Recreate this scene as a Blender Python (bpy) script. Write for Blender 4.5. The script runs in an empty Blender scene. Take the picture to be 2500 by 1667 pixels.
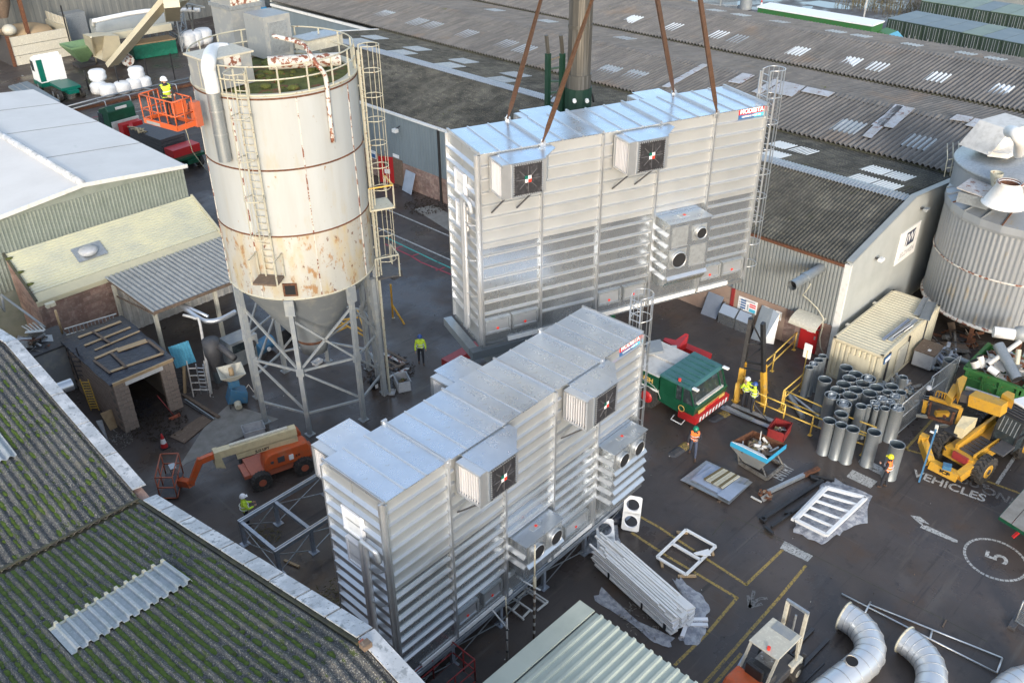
import bpy, bmesh, math, random
from mathutils import Vector, Matrix
random.seed(7)
S = bpy.context.scene
C = S.collection
PI = math.pi
# ---------------------------------------------------------------- camera
GA, PITCH, ROLL, HC, FPX = 0.7949, 0.55561, -0.006979, 26.21, 2215.62
def _g(x, y, z):
    cg, sg = math.cos(GA), math.sin(GA)
    return Vector((x*cg+y*sg, -x*sg+y*cg, z))
_cp, _sp, _cr, _sr = math.cos(PITCH), math.sin(PITCH), math.cos(ROLL), math.sin(ROLL)
FW = _g(0, _cp, -_sp)
RT = _g(_cr, _sp*_sr, _cp*_sr)
UPV = _g(-_sr, _sp*_cr, _cp*_cr)
CO = Vector((0, 0, HC))
def ray(px, py):
    return RT*((px-1250)/FPX) + FW - UPV*((py-833.5)/FPX)
def at(px, py, z=0.0):
    "point of height z seen at a photo pixel (2500 x 1667)"
    d = ray(px, py)
    return CO + d*((z-HC)/d.z)
def inpl(px, py, P, ang):
    "point on the vertical plane through P whose trace has direction ang"
    n = Vector((math.sin(ang), -math.cos(ang), 0)); d = ray(px, py)
    return CO + d*((Vector(P)-CO).dot(n)/d.dot(n))
cd = bpy.data.cameras.new('camera'); cam = bpy.data.objects.new('camera', cd); C.objects.link(cam)
m = Matrix((RT, UPV, -FW)).transposed().to_4x4(); m.translation = CO
cam.matrix_world = m
cd.sensor_width = 36; cd.lens = 36*FPX/2500; cd.clip_end = 3000; cd.clip_start = .5
S.camera = cam
# ---------------------------------------------------------------- light
SUN_EL, SUN_STR, SUN_ANG, SKY_STR, EXPO = 17, 1.0, 11, 0.15, 1.22
ld = Vector((.66, .75, 0)).normalized()*math.cos(math.radians(SUN_EL)) + Vector((0, 0, -math.sin(math.radians(SUN_EL))))
sl = bpy.data.lights.new('sun', 'SUN'); sl.energy = SUN_STR; sl.angle = math.radians(SUN_ANG); sl.color = (1, .955, .90)
so = bpy.data.objects.new('sun', sl); C.objects.link(so); so.rotation_euler = ld.to_track_quat('-Z', 'Y').to_euler(); so.location = (0, 0, 60)
W = bpy.data.worlds.new('World'); S.world = W; W.use_nodes = True
wn = W.node_tree; bgn = wn.nodes['Background']
sky = wn.nodes.new('ShaderNodeTexSky'); sky.sky_type = 'NISHITA'; sky.sun_disc = False
sky.sun_elevation = math.radians(SUN_EL); sky.sun_rotation = math.atan2(-ld.x, -ld.y)
sky.air_density = 1; sky.dust_density = 1.6; sky.ozone_density = 1
# thin high cloud over the blue: noise whitens the sky evenly all round
hs = wn.nodes.new('ShaderNodeHueSaturation'); hs.inputs['Saturation'].default_value = .95
tcw = wn.nodes.new('ShaderNodeTexCoord'); mpw = wn.nodes.new('ShaderNodeMapping'); mpw.inputs['Scale'].default_value = (1, 1, 3)
nz = wn.nodes.new('ShaderNodeTexNoise'); nz.inputs['Scale'].default_value = 2.2; nz.inputs['Detail'].default_value = 6
cr = wn.nodes.new('ShaderNodeValToRGB'); cr.color_ramp.elements[0].position = .42; cr.color_ramp.elements[1].position = .72
mx = wn.nodes.new('ShaderNodeMix'); mx.data_type = 'RGBA'; mx.inputs[7].default_value = (5.0, 5.5, 6.2, 1)
mm = wn.nodes.new('ShaderNodeMath'); mm.operation = 'MULTIPLY'; mm.inputs[1].default_value = .5
L = wn.links.new
L(tcw.outputs['Generated'], mpw.inputs[0]); L(mpw.outputs[0], nz.inputs['Vector']); L(nz.outputs[0], cr.inputs[0]); L(cr.outputs[0], mm.inputs[0])
L(sky.outputs[0], hs.inputs['Color']); L(hs.outputs[0], mx.inputs[6]); L(mm.outputs[0], mx.inputs[0]); L(mx.outputs[2], bgn.inputs['Color'])
bgn.inputs['Strength'].default_value = SKY_STR
S.render.engine = 'CYCLES'
vs = S.view_settings; vs.view_transform = 'Standard'; vs.look = 'None'; vs.gamma = 1; vs.exposure = EXPO; vs.use_curve_mapping = False
# ---------------------------------------------------------------- materials
M = {}
def mat(name, col, rough=.6, metal=0.0, var=(), bump=None, cell=None, rvar=None, alpha=None, emit=None, stripes=None, trans=None):
    m = bpy.data.materials.new(name); m.use_nodes = True; M[name] = m
    nt = m.node_tree; N = nt.nodes; Lk = nt.links.new; p = N['Principled BSDF']
    p.inputs['Roughness'].default_value = rough; p.inputs['Metallic'].default_value = metal
    tc = N.new('ShaderNodeTexCoord')
    def noise(scale, stretch=(1, 1, 1), detail=5, rgh=.6, off=0.0):
        mp = N.new('ShaderNodeMapping'); mp.inputs['Scale'].default_value = stretch; mp.inputs['Location'].default_value = (off, off*.7, off*1.3)
        n = N.new('ShaderNodeTexNoise'); n.inputs['Scale'].default_value = scale; n.inputs['Detail'].default_value = detail; n.inputs['Roughness'].default_value = rgh
        Lk(tc.outputs['Object'], mp.inputs[0]); Lk(mp.outputs[0], n.inputs['Vector']); return n.outputs['Fac']
    def ramp(src, lo, hi):
        r = N.new('ShaderNodeMapRange'); r.inputs[1].default_value = lo; r.inputs[2].default_value = hi; Lk(src, r.inputs[0]); return r.outputs[0]
    rgb = N.new('ShaderNodeRGB'); rgb.outputs[0].default_value = (*col, 1); cur = rgb.outputs[0]
    for i, v in enumerate(var):
        sc, c2, lo, hi = v[:4]; st = v[4] if len(v) > 4 else (1, 1, 1)
        f = ramp(noise(sc, st, off=3.1*i), lo, hi)
        x = N.new('ShaderNodeMix'); x.data_type = 'RGBA'; Lk(f, x.inputs[0]); Lk(cur, x.inputs[6]); x.inputs[7].default_value = (*c2, 1); cur = x.outputs[2]
    if cell:
        (sx, sy, sz), amt = cell
        mp = N.new('ShaderNodeMapping'); mp.inputs['Scale'].default_value = (sx, sy, sz); Lk(tc.outputs['Object'], mp.inputs[0])
        fl = N.new('ShaderNodeVectorMath'); fl.operation = 'FLOOR'; Lk(mp.outputs[0], fl.inputs[0])
        wn_ = N.new('ShaderNodeTexWhiteNoise'); wn_.noise_dimensions = '3D'; Lk(fl.outputs[0], wn_.inputs['Vector'])
        r = ramp(wn_.outputs['Value'], 0, 1); r.node.inputs[3].default_value = 1-amt; r.node.inputs[4].default_value = 1+amt
        x = N.new('ShaderNodeVectorMath'); x.operation = 'SCALE'; Lk(cur, x.inputs[0]); Lk(r, x.inputs['Scale']); cur = x.outputs[0]
    oi = N.new('ShaderNodeObjectInfo')
    r = ramp(oi.outputs['Random'], 0, 1); r.node.inputs[3].default_value = .94; r.node.inputs[4].default_value = 1.06
    x = N.new('ShaderNodeVectorMath'); x.operation = 'SCALE'; Lk(cur, x.inputs[0]); Lk(r, x.inputs['Scale']); cur = x.outputs[0]
    Lk(cur, p.inputs['Base Color'])
    if rvar:
        sc, lo, hi, r0, r1 = rvar; r = ramp(noise(sc, off=9), lo, hi); r.node.inputs[3].default_value = r0; r.node.inputs[4].default_value = r1; Lk(r, p.inputs['Roughness'])
    if bump:
        sc, strg, dist = bump[:3]; b = N.new('ShaderNodeBump'); b.inputs['Strength'].default_value = strg; b.inputs['Distance'].default_value = dist
        Lk(noise(sc, bump[3] if len(bump) > 3 else (1, 1, 1), off=5), b.inputs['Height']); Lk(b.outputs[0], p.inputs['Normal'])
    if alpha is not None: p.inputs['Alpha'].default_value = alpha
    if trans: p.inputs['Transmission Weight'].default_value = trans
    if emit: p.inputs['Emission Color'].default_value = (*col, 1); p.inputs['Emission Strength'].default_value = emit
    return m
G_ = (.62, .64, .65)
mat('galv', (.56, .585, .60), .26, .86, [(.5, (.50, .53, .55), .35, .7)], rvar=(1.2, .3, .7, .20, .32))
mat('galv_matt', (.50, .515, .52), .46, .60, [(.5, (.46, .48, .49), .35, .7)], rvar=(1.2, .3, .7, .40, .52))
mat('galv_roof', (.60, .65, .71), .30, .88, [(1.2, (.56, .61, .67), .4, .6), (2.5, (.46, .46, .44), .70, .76)], rvar=(2, .3, .7, .24, .36))
mat('galv_dull', (.42, .45, .47), .5, .7, [(8, (.30, .32, .34), .4, .7), (40, (.5, .52, .53), .5, .7)], bump=(20, .1, .01))
mat('galv_bright', (.62, .64, .66), .34, .78, [(2, (.56, .58, .60), .4, .7)])
mat('elbow_metal', (.62, .64, .66), .34, .55, [(.8, (.56, .58, .60), .4, .7)])
mat('steel_beam', (.40, .44, .50), .45, .6, [(5, (.30, .33, .38), .4, .7)], bump=(25, .1, .01))
mat('white_plate', (.8, .8, .82), .4)
mat('duct_metal', (.30, .33, .35), .42, .55, [(1.5, (.23, .26, .28), .4, .7, (1, 1, .3)), (20, (.36, .38, .40), .5, .75)])
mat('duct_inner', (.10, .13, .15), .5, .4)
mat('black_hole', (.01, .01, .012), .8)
mat('rubber', (.03, .029, .028), .75, 0, [(8, (.08, .07, .06), .45, .7)], bump=(30, .3, .01))
mat('crease', (.13, .13, .14), .4, .3)
mat('dark_panel', (.035, .035, .04), .4, .3, [(6, (.10, .10, .11), .5, .7)])
mat('glass_dark', (.03, .04, .045), .08, 0, [(5, (.07, .09, .1), .5, .7)])
mat('silo_paint', (.42, .445, .45), .5, 0, [(1.2, (.37, .385, .38), .35, .7, (1, 1, .15)), (2.5, (.40, .37, .29), .58, .80, (1, 1, .25)), (5, (.30, .20, .11), .68, .74, (1, 1, .6)), (6, (.14, .06, .03), .73, .77, (1, 1, .6))], bump=(2, .15, .02))
mat('silo_rust', (.45, .445, .41), .55, 0, [(1.0, (.36, .36, .33), .35, .7, (1, 1, .2)), (1.6, (.43, .36, .23), .46, .68, (1, 1, .35)), (3.2, (.32, .19, .09), .57, .66, (1, 1, .55)), (5, (.13, .055, .03), .62, .70, (1, 1, .7)), (14, (.10, .05, .03), .66, .72)], bump=(6, .3, .02))
mat('silo_grey', (.27, .29, .30), .5, .1, [(1.5, (.28, .30, .31), .4, .7, (1, 1, .3)), (6, (.20, .12, .07), .68, .76), (2, (.44, .43, .38), .5, .8)])
mat('rust', (.14, .055, .025), .85, 0, [(6, (.07, .03, .02), .4, .7), (14, (.25, .13, .07), .55, .75)], bump=(20, .4, .01))
mat('rusty_white', (.55, .54, .50), .6, 0, [(4, (.20, .07, .04), .52, .56), (9, (.35, .2, .12), .6, .7)])
mat('moss', (.07, .085, .018), .95, 0, [(3, (.12, .14, .035), .4, .7), (2, (.16, .07, .035), .55, .62)], bump=(14, 1, .08))
mat('moss_green', (.06, .10, .012), .95, 0, [(6, (.10, .15, .02), .4, .7), (3, (.05, .05, .02), .55, .7)], bump=(40, 1, .03))
mat('rail_cream', (.50, .48, .38), .6, .1, [(8, (.25, .15, .08), .58, .7)])
mat('asb_dark', (.095, .092, .078), .92, 0, [(1.2, (.045, .045, .04), .35, .65), (7, (.17, .16, .12), .52, .75, (1, .25, 1)), (22, (.34, .33, .28), .66, .74), (.7, (.055, .065, .02), .64, .74)], bump=(25, .5, .02), cell=((.55, .9, 0.01), .22))
mat('asb_grey', (.165, .155, .145), .92, 0, [(.3, (.13, .125, .118), .35, .65), (3, (.21, .19, .165), .5, .75, (.25, 1.4, 1)), (14, (.33, .32, .30), .66, .75), (.16, (.20, .15, .11), .58, .75), (.5, (.10, .11, .03), .73, .78)], bump=(20, .5, .02), cell=((.55, 3, 0.01), .13))
mat('asb_moss', (.088, .088, .086), .95, 0, [(1.3, (.048, .053, .062), .35, .65, (1, .3, 1)), (16, (.21, .20, .165), .52, .66), (5, (.055, .075, .02), .58, .64, (1, .45, 1)), (30, (.46, .45, .40), .59, .64), (26, (.03, .03, .03), .60, .66), (.7, (.17, .155, .115), .60, .75)], bump=(22, 1, .05), cell=((.9, .55, 0.01), .1))
mat('rooflight', (.30, .33, .36), .5, 0, [(3, (.22, .26, .27), .4, .7), (14, (.45, .47, .47), .55, .7)])
mat('rooflight_white', (.62, .65, .66), .4, 0, [(9, (.55, .57, .57), .62, .75)])
mat('patch_sheet', (.42, .40, .38), .5, .2, [(1.2, (.5, .5, .52), .4, .6), (3, (.22, .11, .08), .58, .62), (12, (.3, .27, .25), .5, .7)])
mat('white_roof', (.66, .63, .59), .55, 0, [(.5, (.60, .57, .53), .4, .7), (1.2, (.56, .55, .5), .68, .78)], cell=((.14, .001, .001), .01))
mat('cream_roof', (.56, .55, .40), .5, 0, [(.8, (.45, .46, .38), .4, .7), (2.5, (.35, .35, .24), .70, .78, (.4, 2, 1))])
mat('cream_flash', (.55, .51, .35), .5, 0, [(1.5, (.48, .45, .32), .4, .7)])
mat('pale_green', (.47, .51, .44), .45, 0, [(1, (.40, .44, .38), .4, .7), (20, (.3, .33, .28), .7, .75)])
mat('clad_green', (.25, .28, .25), .5, 0, [(2, (.20, .23, .2), .4, .7)])
mat('clad_bluegrey', (.19, .235, .26), .5, 0, [(1, (.16, .195, .215), .4, .7, (1, 1, .2))])
mat('clad_grey', (.27, .29, .29), .5, 0, [(1, (.23, .25, .25), .4, .7, (1, 1, .2)), (5, (.2, .19, .17), .65, .8, (1, 1, .2))])
mat('gable_paint', (.40, .42, .41), .45, 0, [(.7, (.34, .36, .35), .4, .7)])
mat('trim_white', (.70, .70, .68), .5, 0, [(4, (.55, .55, .5), .5, .75)])
mat('brick_pink', (.27, .185, .15), .85, 0, [(1.2, (.20, .12, .10), .4, .7), (6, (.34, .26, .22), .5, .7)], bump=(12, .4, .02), cell=((2.2, 2.2, 4.4), .22))
mat('render_pink', (.33, .24, .19), .85, 0, [(.9, (.25, .17, .13), .4, .7), (2, (.14, .11, .09), .62, .75)], bump=(10, .3, .02))
mat('block', (.33, .265, .215), .9, 0, [(4, (.24, .19, .155), .4, .7), (25, (.34, .29, .25), .55, .7)], bump=(30, .5, .01))
mat('mortar', (.20, .185, .165), .95)
mat('concrete', (.24, .23, .21), .9, 0, [(2, (.17, .16, .14), .4, .7)], bump=(15, .3, .02))
mat('coping', (.42, .44, .46), .6, .1, [(1.6, (.60, .61, .62), .45, .6), (4, (.26, .28, .29), .56, .64), (12, (.12, .13, .12), .62, .68), (30, (.6, .6, .6), .62, .7)], bump=(5, .3, .03))
mat('gutter_dark', (.05, .05, .04), .9, 0, [(3, (.09, .09, .05), .4, .7)])
mat('timber', (.46, .33, .19), .75, 0, [(4, (.36, .25, .14), .4, .7, (1, 6, 1))])
mat('timber_old', (.17, .12, .085), .85, 0, [(4, (.10, .075, .055), .4, .7, (1, 6, 1)), (8, (.28, .22, .17), .6, .7)])
mat('tarp_black', (.018, .02, .03), .35, 0, [(3, (.03, .035, .05), .5, .7)], bump=(4, .8, .06))
mat('tarp_green', (.012, .14, .085), .4, 0, [(2, (.02, .20, .13), .5, .7)], bump=(2, .8, .1))
mat('orange', (.55, .10, .025), .45, 0, [(5, (.42, .11, .045), .45, .7), (2, (.48, .15, .07), .55, .7), (14, (.12, .06, .04), .68, .74)])
mat('orange_fade', (.42, .12, .065), .5, 0, [(8, (.35, .1, .06), .5, .7)])
mat('cream_paint', (.58, .50, .31), .45, 0, [(4, (.48, .41, .26), .45, .7), (12, (.3, .22, .13), .68, .74)])
mat('cream_box', (.58, .53, .39), .5, 0, [(.9, (.51, .46, .34), .4, .7), (8, (.45, .35, .2), .68, .75)])
mat('cream_top', (.48, .46, .39), .55, 0, [(1, (.50, .47, .38), .4, .7), (2.2, (.22, .18, .12), .68, .73), (10, (.62, .6, .5), .5, .7)])
mat('yellow', (.58, .32, .035), .45, 0, [(5, (.48, .27, .05), .45, .7), (3, (.36, .26, .12), .6, .72), (14, (.10, .07, .04), .64, .70)])
mat('yellow_rail', (.70, .46, .09), .5, 0, [(5, (.55, .38, .12), .5, .7)])
mat('black_paint', (.02, .02, .022), .45, 0, [(5, (.04, .04, .04), .5, .7)])
mat('dark_grey', (.06, .06, .065), .6, 0, [(5, (.09, .085, .08), .5, .7)])
mat('green_dark', (.006, .062, .030), .35, 0, [(2, (.012, .085, .045), .45, .7)])
mat('green_teal', (.04, .13, .13), .4, 0, [(2, (.055, .16, .16), .45, .7)])
mat('green_boom', (.008, .035, .022), .5, 0, [(3, (.015, .05, .032), .45, .7)])
mat('green_skip', (.04, .15, .045), .55, 0, [(2, (.035, .15, .035), .4, .7), (5, (.12, .07, .03), .60, .68)], bump=(6, .4, .03))
mat('green_pale', (.16, .27, .14), .55, 0, [(3, (.12, .21, .11), .5, .7)])
mat('green_truck', (.0, .12, .085), .4)
mat('red', (.44, .02, .022), .42, 0, [(4, (.45, .02, .02), .5, .7)])
mat('red_dull', (.30, .035, .035), .5, 0, [(6, (.2, .03, .03), .5, .7)])
mat('white', (.78, .78, .77), .45, 0, [(5, (.68, .68, .66), .5, .75)])
mat('white_dirty', (.62, .60, .56), .55, 0, [(3, (.48, .46, .42), .45, .7)])
mat('plastic_film', (.72, .74, .78), .22, 0, [(4, (.42, .44, .5), .42, .6)], bump=(4, 1, .15), alpha=.6)
mat('plastic_bin', (.50, .51, .52), .45, 0, [(4, (.4, .4, .42), .5, .7)])
mat('blue', (.02, .20, .42), .45)
mat('blue_panel', (.10, .36, .50), .45, 0, [(3, (.08, .30, .45), .5, .7)])
mat('blue_machine', (.045, .15, .27), .5, 0, [(5, (.10, .17, .22), .5, .7)])
mat('sky_blue', (.04, .33, .56), .45)
mat('sheet_blue', (.40, .44, .52), .35, .5, [(1.5, (.32, .36, .44), .4, .7)])
mat('boom', (.10, .095, .085), .5, .3, [(1.0, (.08, .075, .065), .35, .65, (3, 3, .12)), (3, (.24, .23, .21), .55, .75, (5, 5, .08))])
mat('sling', (.19, .095, .05), .8, 0, [(5, (.12, .06, .035), .4, .7), (20, (.26, .15, .09), .55, .7)])
mat('hessian', (.45, .36, .22), .9)
mat('skin', (.48, .28, .2), .6)
mat('hi_yellow', (.62, .82, .05), .6, 0, [(9, (.5, .68, .08), .5, .7)])
mat('hi_orange', (.95, .22, .05), .6)
mat('reflect', (.75, .76, .76), .4)
mat('cloth_dark', (.025, .027, .035), .85)
mat('cloth_denim', (.06, .075, .12), .85)
mat('boot', (.10, .06, .04), .8)
mat('helmet_white', (.8, .8, .8), .35); mat('helmet_blue', (.03, .08, .28), .35); mat('helmet_green', (.01, .20, .12), .35); mat('helmet_yellow', (.85, .75, .02), .35)
mat('lamp_red', (.8, .05, .03), .4); mat('lamp_white', (.85, .85, .82), .3)
mat('sign_red', (.70, .02, .035), .4); mat('sign_blue', (.04, .13, .30), .4); mat('sign_cyan', (.10, .50, .70), .4)
mat('sign_white', (.80, .80, .80), .45); mat('sign_navy', (.02, .03, .07), .5); mat('sign_grey', (.4, .4, .42), .5); mat('gold', (.65, .42, .12), .5)
mat('scrap', (.25, .24, .22), .55, .5, [(4, (.12, .10, .08), .4, .7), (9, (.4, .4, .4), .55, .7)])
mat('soil', (.045, .032, .022), .95, 0, [(4, (.09, .07, .04), .5, .7), (12, (.03, .02, .015), .4, .7)], bump=(9, 1, .1))
mat('straw', (.14, .115, .06), .95); mat('warehouse_wall', (.15, .155, .145), .6, 0, [(.1, (.18, .185, .175), .4, .6, (1, 1, .2))])
mat('paint_line', (.46, .46, .44), .6, 0, [(14, (.10, .09, .085), .52, .60), (4, (.3, .3, .28), .45, .7)])
mat('paint_fresh', (.55, .55, .53), .6, 0, [(14, (.10, .09, .085), .60, .68)])
mat('paint_yellow', (.36, .25, .06), .6, 0, [(12, (.10, .085, .06), .50, .58), (4, (.28, .19, .06), .45, .7)])
mat('paint_red', (.36, .04, .06), .6, 0, [(12, (.10, .05, .05), .55, .62)]); mat('paint_teal', (.06, .38, .32), .6, 0, [(12, (.08, .1, .1), .55, .62)])
mat('paint_ghost', (.17, .165, .16), .7, 0, [(14, (.07, .065, .06), .50, .56)])
def ground_mat():
    m = bpy.data.materials.new('wet_asphalt'); m.use_nodes = True; M['ground'] = m
    nt = m.node_tree; N = nt.nodes; K = nt.links.new; p = N['Principled BSDF']; tc = N.new('ShaderNodeTexCoord')
    def nz(sc, st=(1, 1, 1), d=6, off=0):
        mp = N.new('ShaderNodeMapping'); mp.inputs['Scale'].default_value = st; mp.inputs['Location'].default_value = (off, off, 0)
        n = N.new('ShaderNodeTexNoise'); n.inputs['Scale'].default_value = sc; n.inputs['Detail'].default_value = d; n.inputs['Roughness'].default_value = .62
        K(tc.outputs['Object'], mp.inputs[0]); K(mp.outputs[0], n.inputs['Vector']); return n.outputs['Fac']
    def mr(s, a, b, c=0, d=1):
        r = N.new('ShaderNodeMapRange'); K(s, r.inputs[0])
        for i, v in enumerate((a, b, c, d)): r.inputs[i+1].default_value = v
        return r.outputs[0]
    def mix(f, a, b):
        x = N.new('ShaderNodeMix'); x.data_type = 'RGBA'; K(f, x.inputs[0])
        for i, v in ((6, a), (7, b)):
            if isinstance(v, tuple): x.inputs[i].default_value = (*v, 1)
            else: K(v, x.inputs[i])
        return x.outputs[2]
    c = mix(mr(nz(.22), .38, .62), (.056, .047, .044), (.082, .066, .057))
    c = mix(mr(nz(.5, off=7), .52, .68), c, (.074, .050, .036))
    c = mix(mr(nz(1.6, off=3), .58, .72), c, (.040, .033, .031))
    c = mix(mr(nz(.12, off=21), .56, .64), c, (.105, .090, .078))
    c = mix(mr(nz(1.2, (.15, 1.6, 1), off=31), .60, .70), c, (.092, .078, .067))
    c = mix(mr(nz(2.0, (.08, 1.4, 1), off=41), .60, .66), c, (.045, .037, .034))
    c = mix(mr(nz(2.4, (1.5, .07, 1), off=51), .62, .68), c, (.088, .074, .064))
    c = mix(mr(nz(28, d=3, off=5), .64, .70), c, (.10, .09, .075))
    K(c, p.inputs['Base Color'])
    w = mr(nz(.28, off=11), .44, .60)
    rr = N.new('ShaderNodeMapRange'); K(w, rr.inputs[0]); rr.inputs[3].default_value = .6; rr.inputs[4].default_value = .22; K(rr.outputs[0], p.inputs['Roughness'])
    p.inputs['Specular IOR Level'].default_value = .45
    b = N.new('ShaderNodeBump'); b.inputs['Distance'].default_value = .012
    K(nz(18, d=4), b.inputs['Height']); K(mr(w, 0, 1, .5, .12), b.inputs['Strength']); K(b.outputs[0], p.inputs['Normal'])
ground_mat()
# ---------------------------------------------------------------- builders
class B:
    def __init__(s): s.v = []; s.f = []; s.mi = []; s.sm = []; s.T = None
    def add(s, vs, fs, mi=0, smooth=False):
        n = len(s.v)
        for v in vs:
            v = Vector(v); s.v.append(s.T @ v if s.T else v)
        for f in fs: s.f.append([i+n for i in f]); s.mi.append(mi); s.sm.append(smooth)
        return s
    def box(s, x0, y0, z0, x1, y1, z1, mi=0):
        return s.add([(x0, y0, z0), (x1, y0, z0), (x1, y1, z0), (x0, y1, z0), (x0, y0, z1), (x1, y0, z1), (x1, y1, z1), (x0, y1, z1)],
                     [(0, 3, 2, 1), (4, 5, 6, 7), (0, 1, 5, 4), (1, 2, 6, 5), (2, 3, 7, 6), (3, 0, 4, 7)], mi)
    def quadbox(s, q, h, mi=0):
        "box on four corner points, thickness vector h"
        h = Vector(h); q = [Vector(a) for a in q]
        return s.add(q+[a+h for a in q], [(0, 3, 2, 1), (4, 5, 6, 7), (0, 1, 5, 4), (1, 2, 6, 5), (2, 3, 7, 6), (3, 0, 4, 7)], mi)
    def bar(s, a, b, w=.1, h=None, mi=0, up=(0, 0, 1)):
        a, b = Vector(a), Vector(b); h = h or w; d = (b-a)
        if d.length < 1e-6: return s
        d.normalize(); u = Vector(up)
        if abs(d.dot(u)) > .98: u = Vector((1, 0, 0))
        x = d.cross(u).normalized()*w/2; y = x.cross(d).normalized()*h/2
        return s.add([a-x-y, a+x-y, a+x+y, a-x+y, b-x-y, b+x-y, b+x+y, b-x+y], [(0, 1, 2, 3), (7, 6, 5, 4), (0, 4, 5, 1), (1, 5, 6, 2), (2, 6, 7, 3), (3, 7, 4, 0)], mi)
    def ring(s, c, ax, r, n):
        ax = Vector(ax).normalized(); u = Vector((0, 0, 1)) if abs(ax.z) < .9 else Vector((1, 0, 0))
        x = ax.cross(u).normalized(); y = ax.cross(x)
        return [Vector(c)+x*r*math.cos(2*PI*i/n)+y*r*math.sin(2*PI*i/n) for i in range(n)]
    def cyl(s, a, b, r, r2=None, n=14, cap=True, mi=0, smooth=True):
        a, b = Vector(a), Vector(b); r2 = r if r2 is None else r2
        s.add(s.ring(a, b-a, r, n)+s.ring(b, b-a, r2, n), [(i, (i+1) % n, n+(i+1) % n, n+i) for i in range(n)], mi, smooth)
        if cap: s.add(s.ring(a, b-a, r, n), [list(range(n))[::-1]], mi); s.add(s.ring(b, b-a, r2, n), [list(range(n))], mi)
        return s
    def tube(s, pts, r, n=6, mi=0, closed=False, cap=True):
        pts = [Vector(p) for p in pts]; m_ = len(pts); vs = []; rs = r if isinstance(r, (list, tuple)) else [r]*m_
        prev = None
        for i, p in enumerate(pts):
            if closed: d = pts[(i+1) % m_]-pts[i-1]
            else: d = pts[min(i+1, m_-1)]-pts[max(i-1, 0)]
            d = d.normalized() if d.length > 1e-9 else Vector((0, 0, 1))
            if prev is None:
                u = Vector((0, 0, 1)) if abs(d.z) < .9 else Vector((1, 0, 0)); x = d.cross(u).normalized()
            else:
                x = (prev-d*prev.dot(d)); x = x.normalized() if x.length > 1e-6 else d.orthogonal().normalized()
            prev = x; y = d.cross(x)
            vs += [p+x*rs[i]*math.cos(2*PI*k/n)+y*rs[i]*math.sin(2*PI*k/n) for k in range(n)]
        fs = []
        for i in range(m_ if closed else m_-1):
            j = (i+1) % m_
            fs += [(i*n+k, i*n+(k+1) % n, j*n+(k+1) % n, j*n+k) for k in range(n)]
        if not closed and cap: fs += [list(range(n))[::-1], [(m_-1)*n+k for k in range(n)]]
        return s.add(vs, fs, mi, True)
    def lathe(s, prof, n=24, c=(0, 0, 0), mi=0, smooth=True, a0=0, a1=2*PI):
        c = Vector(c); full = abs(a1-a0-2*PI) < 1e-6; m_ = n if full else n+1; vs = []
        for (r, z) in prof:
            vs += [c+Vector((r*math.cos(a0+(a1-a0)*k/n), r*math.sin(a0+(a1-a0)*k/n), z)) for k in range(m_)]
        fs = []
        for i in range(len(prof)-1):
            for k in range(n):
                k2 = (k+1) % m_; fs.append((i*m_+k, i*m_+k2, (i+1)*m_+k2, (i+1)*m_+k))
        return s.add(vs, fs, mi, smooth)
    def prism(s, poly, h, mi=0):
        "closed polygon (3D points) extruded by vector h"
        h = Vector(h); p = [Vector(a) for a in poly]; n = len(p)
        return s.add(p+[a+h for a in p], [list(range(n))[::-1], [n+i for i in range(n)]]+[(i, (i+1) % n, n+(i+1) % n, n+i) for i in range(n)], mi)
    def corr(s, p0, across, down, pitch, amp, mi=0, kind='sine', nd=1, thick=0.02, jit=0.0):
        "corrugated sheet with real thickness: ridges run along 'down'"
        p0, ac, dn = Vector(p0), Vector(across), Vector(down); n = max(1, round(ac.length/pitch)); nrm = ac.cross(dn).normalized()
        if nrm.z < -1e-3: nrm = -nrm
        if kind == 'sine': pr = [(0, 0), (.17, .86), (.33, .86), (.5, 0), (.67, -.86), (.83, -.86)]
        elif kind == 'trap': pr = [(0, -1), (.5, -1), (.62, 1), (.88, 1)]
        else: pr = [(0, 1), (.42, 1), (.5, -1), (.92, -1)]
        prof = [((i+a)/n, b*amp) for i in range(n) for a, b in pr]+[(1.0, pr[0][1]*amp)]
        vs = []
        for j in range(nd+1):
            o = 0
            for (t, hgt) in prof: vs.append(p0+ac*t+dn*(j/nd)+nrm*(hgt+(random.uniform(-jit, jit) if jit else 0)))
        m_ = len(prof); fs = [(j*m_+i, j*m_+i+1, (j+1)*m_+i+1, (j+1)*m_+i) for j in range(nd) for i in range(m_-1)]
        s.add(vs, fs, mi)
        e0 = [vs[i] for i in range(m_)]; e1 = [vs[nd*m_+i] for i in range(m_)]
        for e in (e0, e1): s.add(e+[v-nrm*thick for v in e], [(i, i+1, m_+i+1, m_+i) for i in range(m_-1)], mi)
        return s
    def ball(s, c, r, n=10, mi=0, sx=1, sy=1, sz=1):
        k = n//2; prof = [(r*math.sin(PI*i/k), -r*math.cos(PI*i/k)) for i in range(k+1)]; T0 = s.T
        c = Vector(c); vs = []
        for (rr, z) in prof: vs += [c+Vector((rr*sx*math.cos(2*PI*q/n), rr*sy*math.sin(2*PI*q/n), z*sz)) for q in range(n)]
        return s.add(vs, [(i*n+q, i*n+(q+1) % n, (i+1)*n+(q+1) % n, (i+1)*n+q) for i in range(k) for q in range(n)], mi, True)
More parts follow.
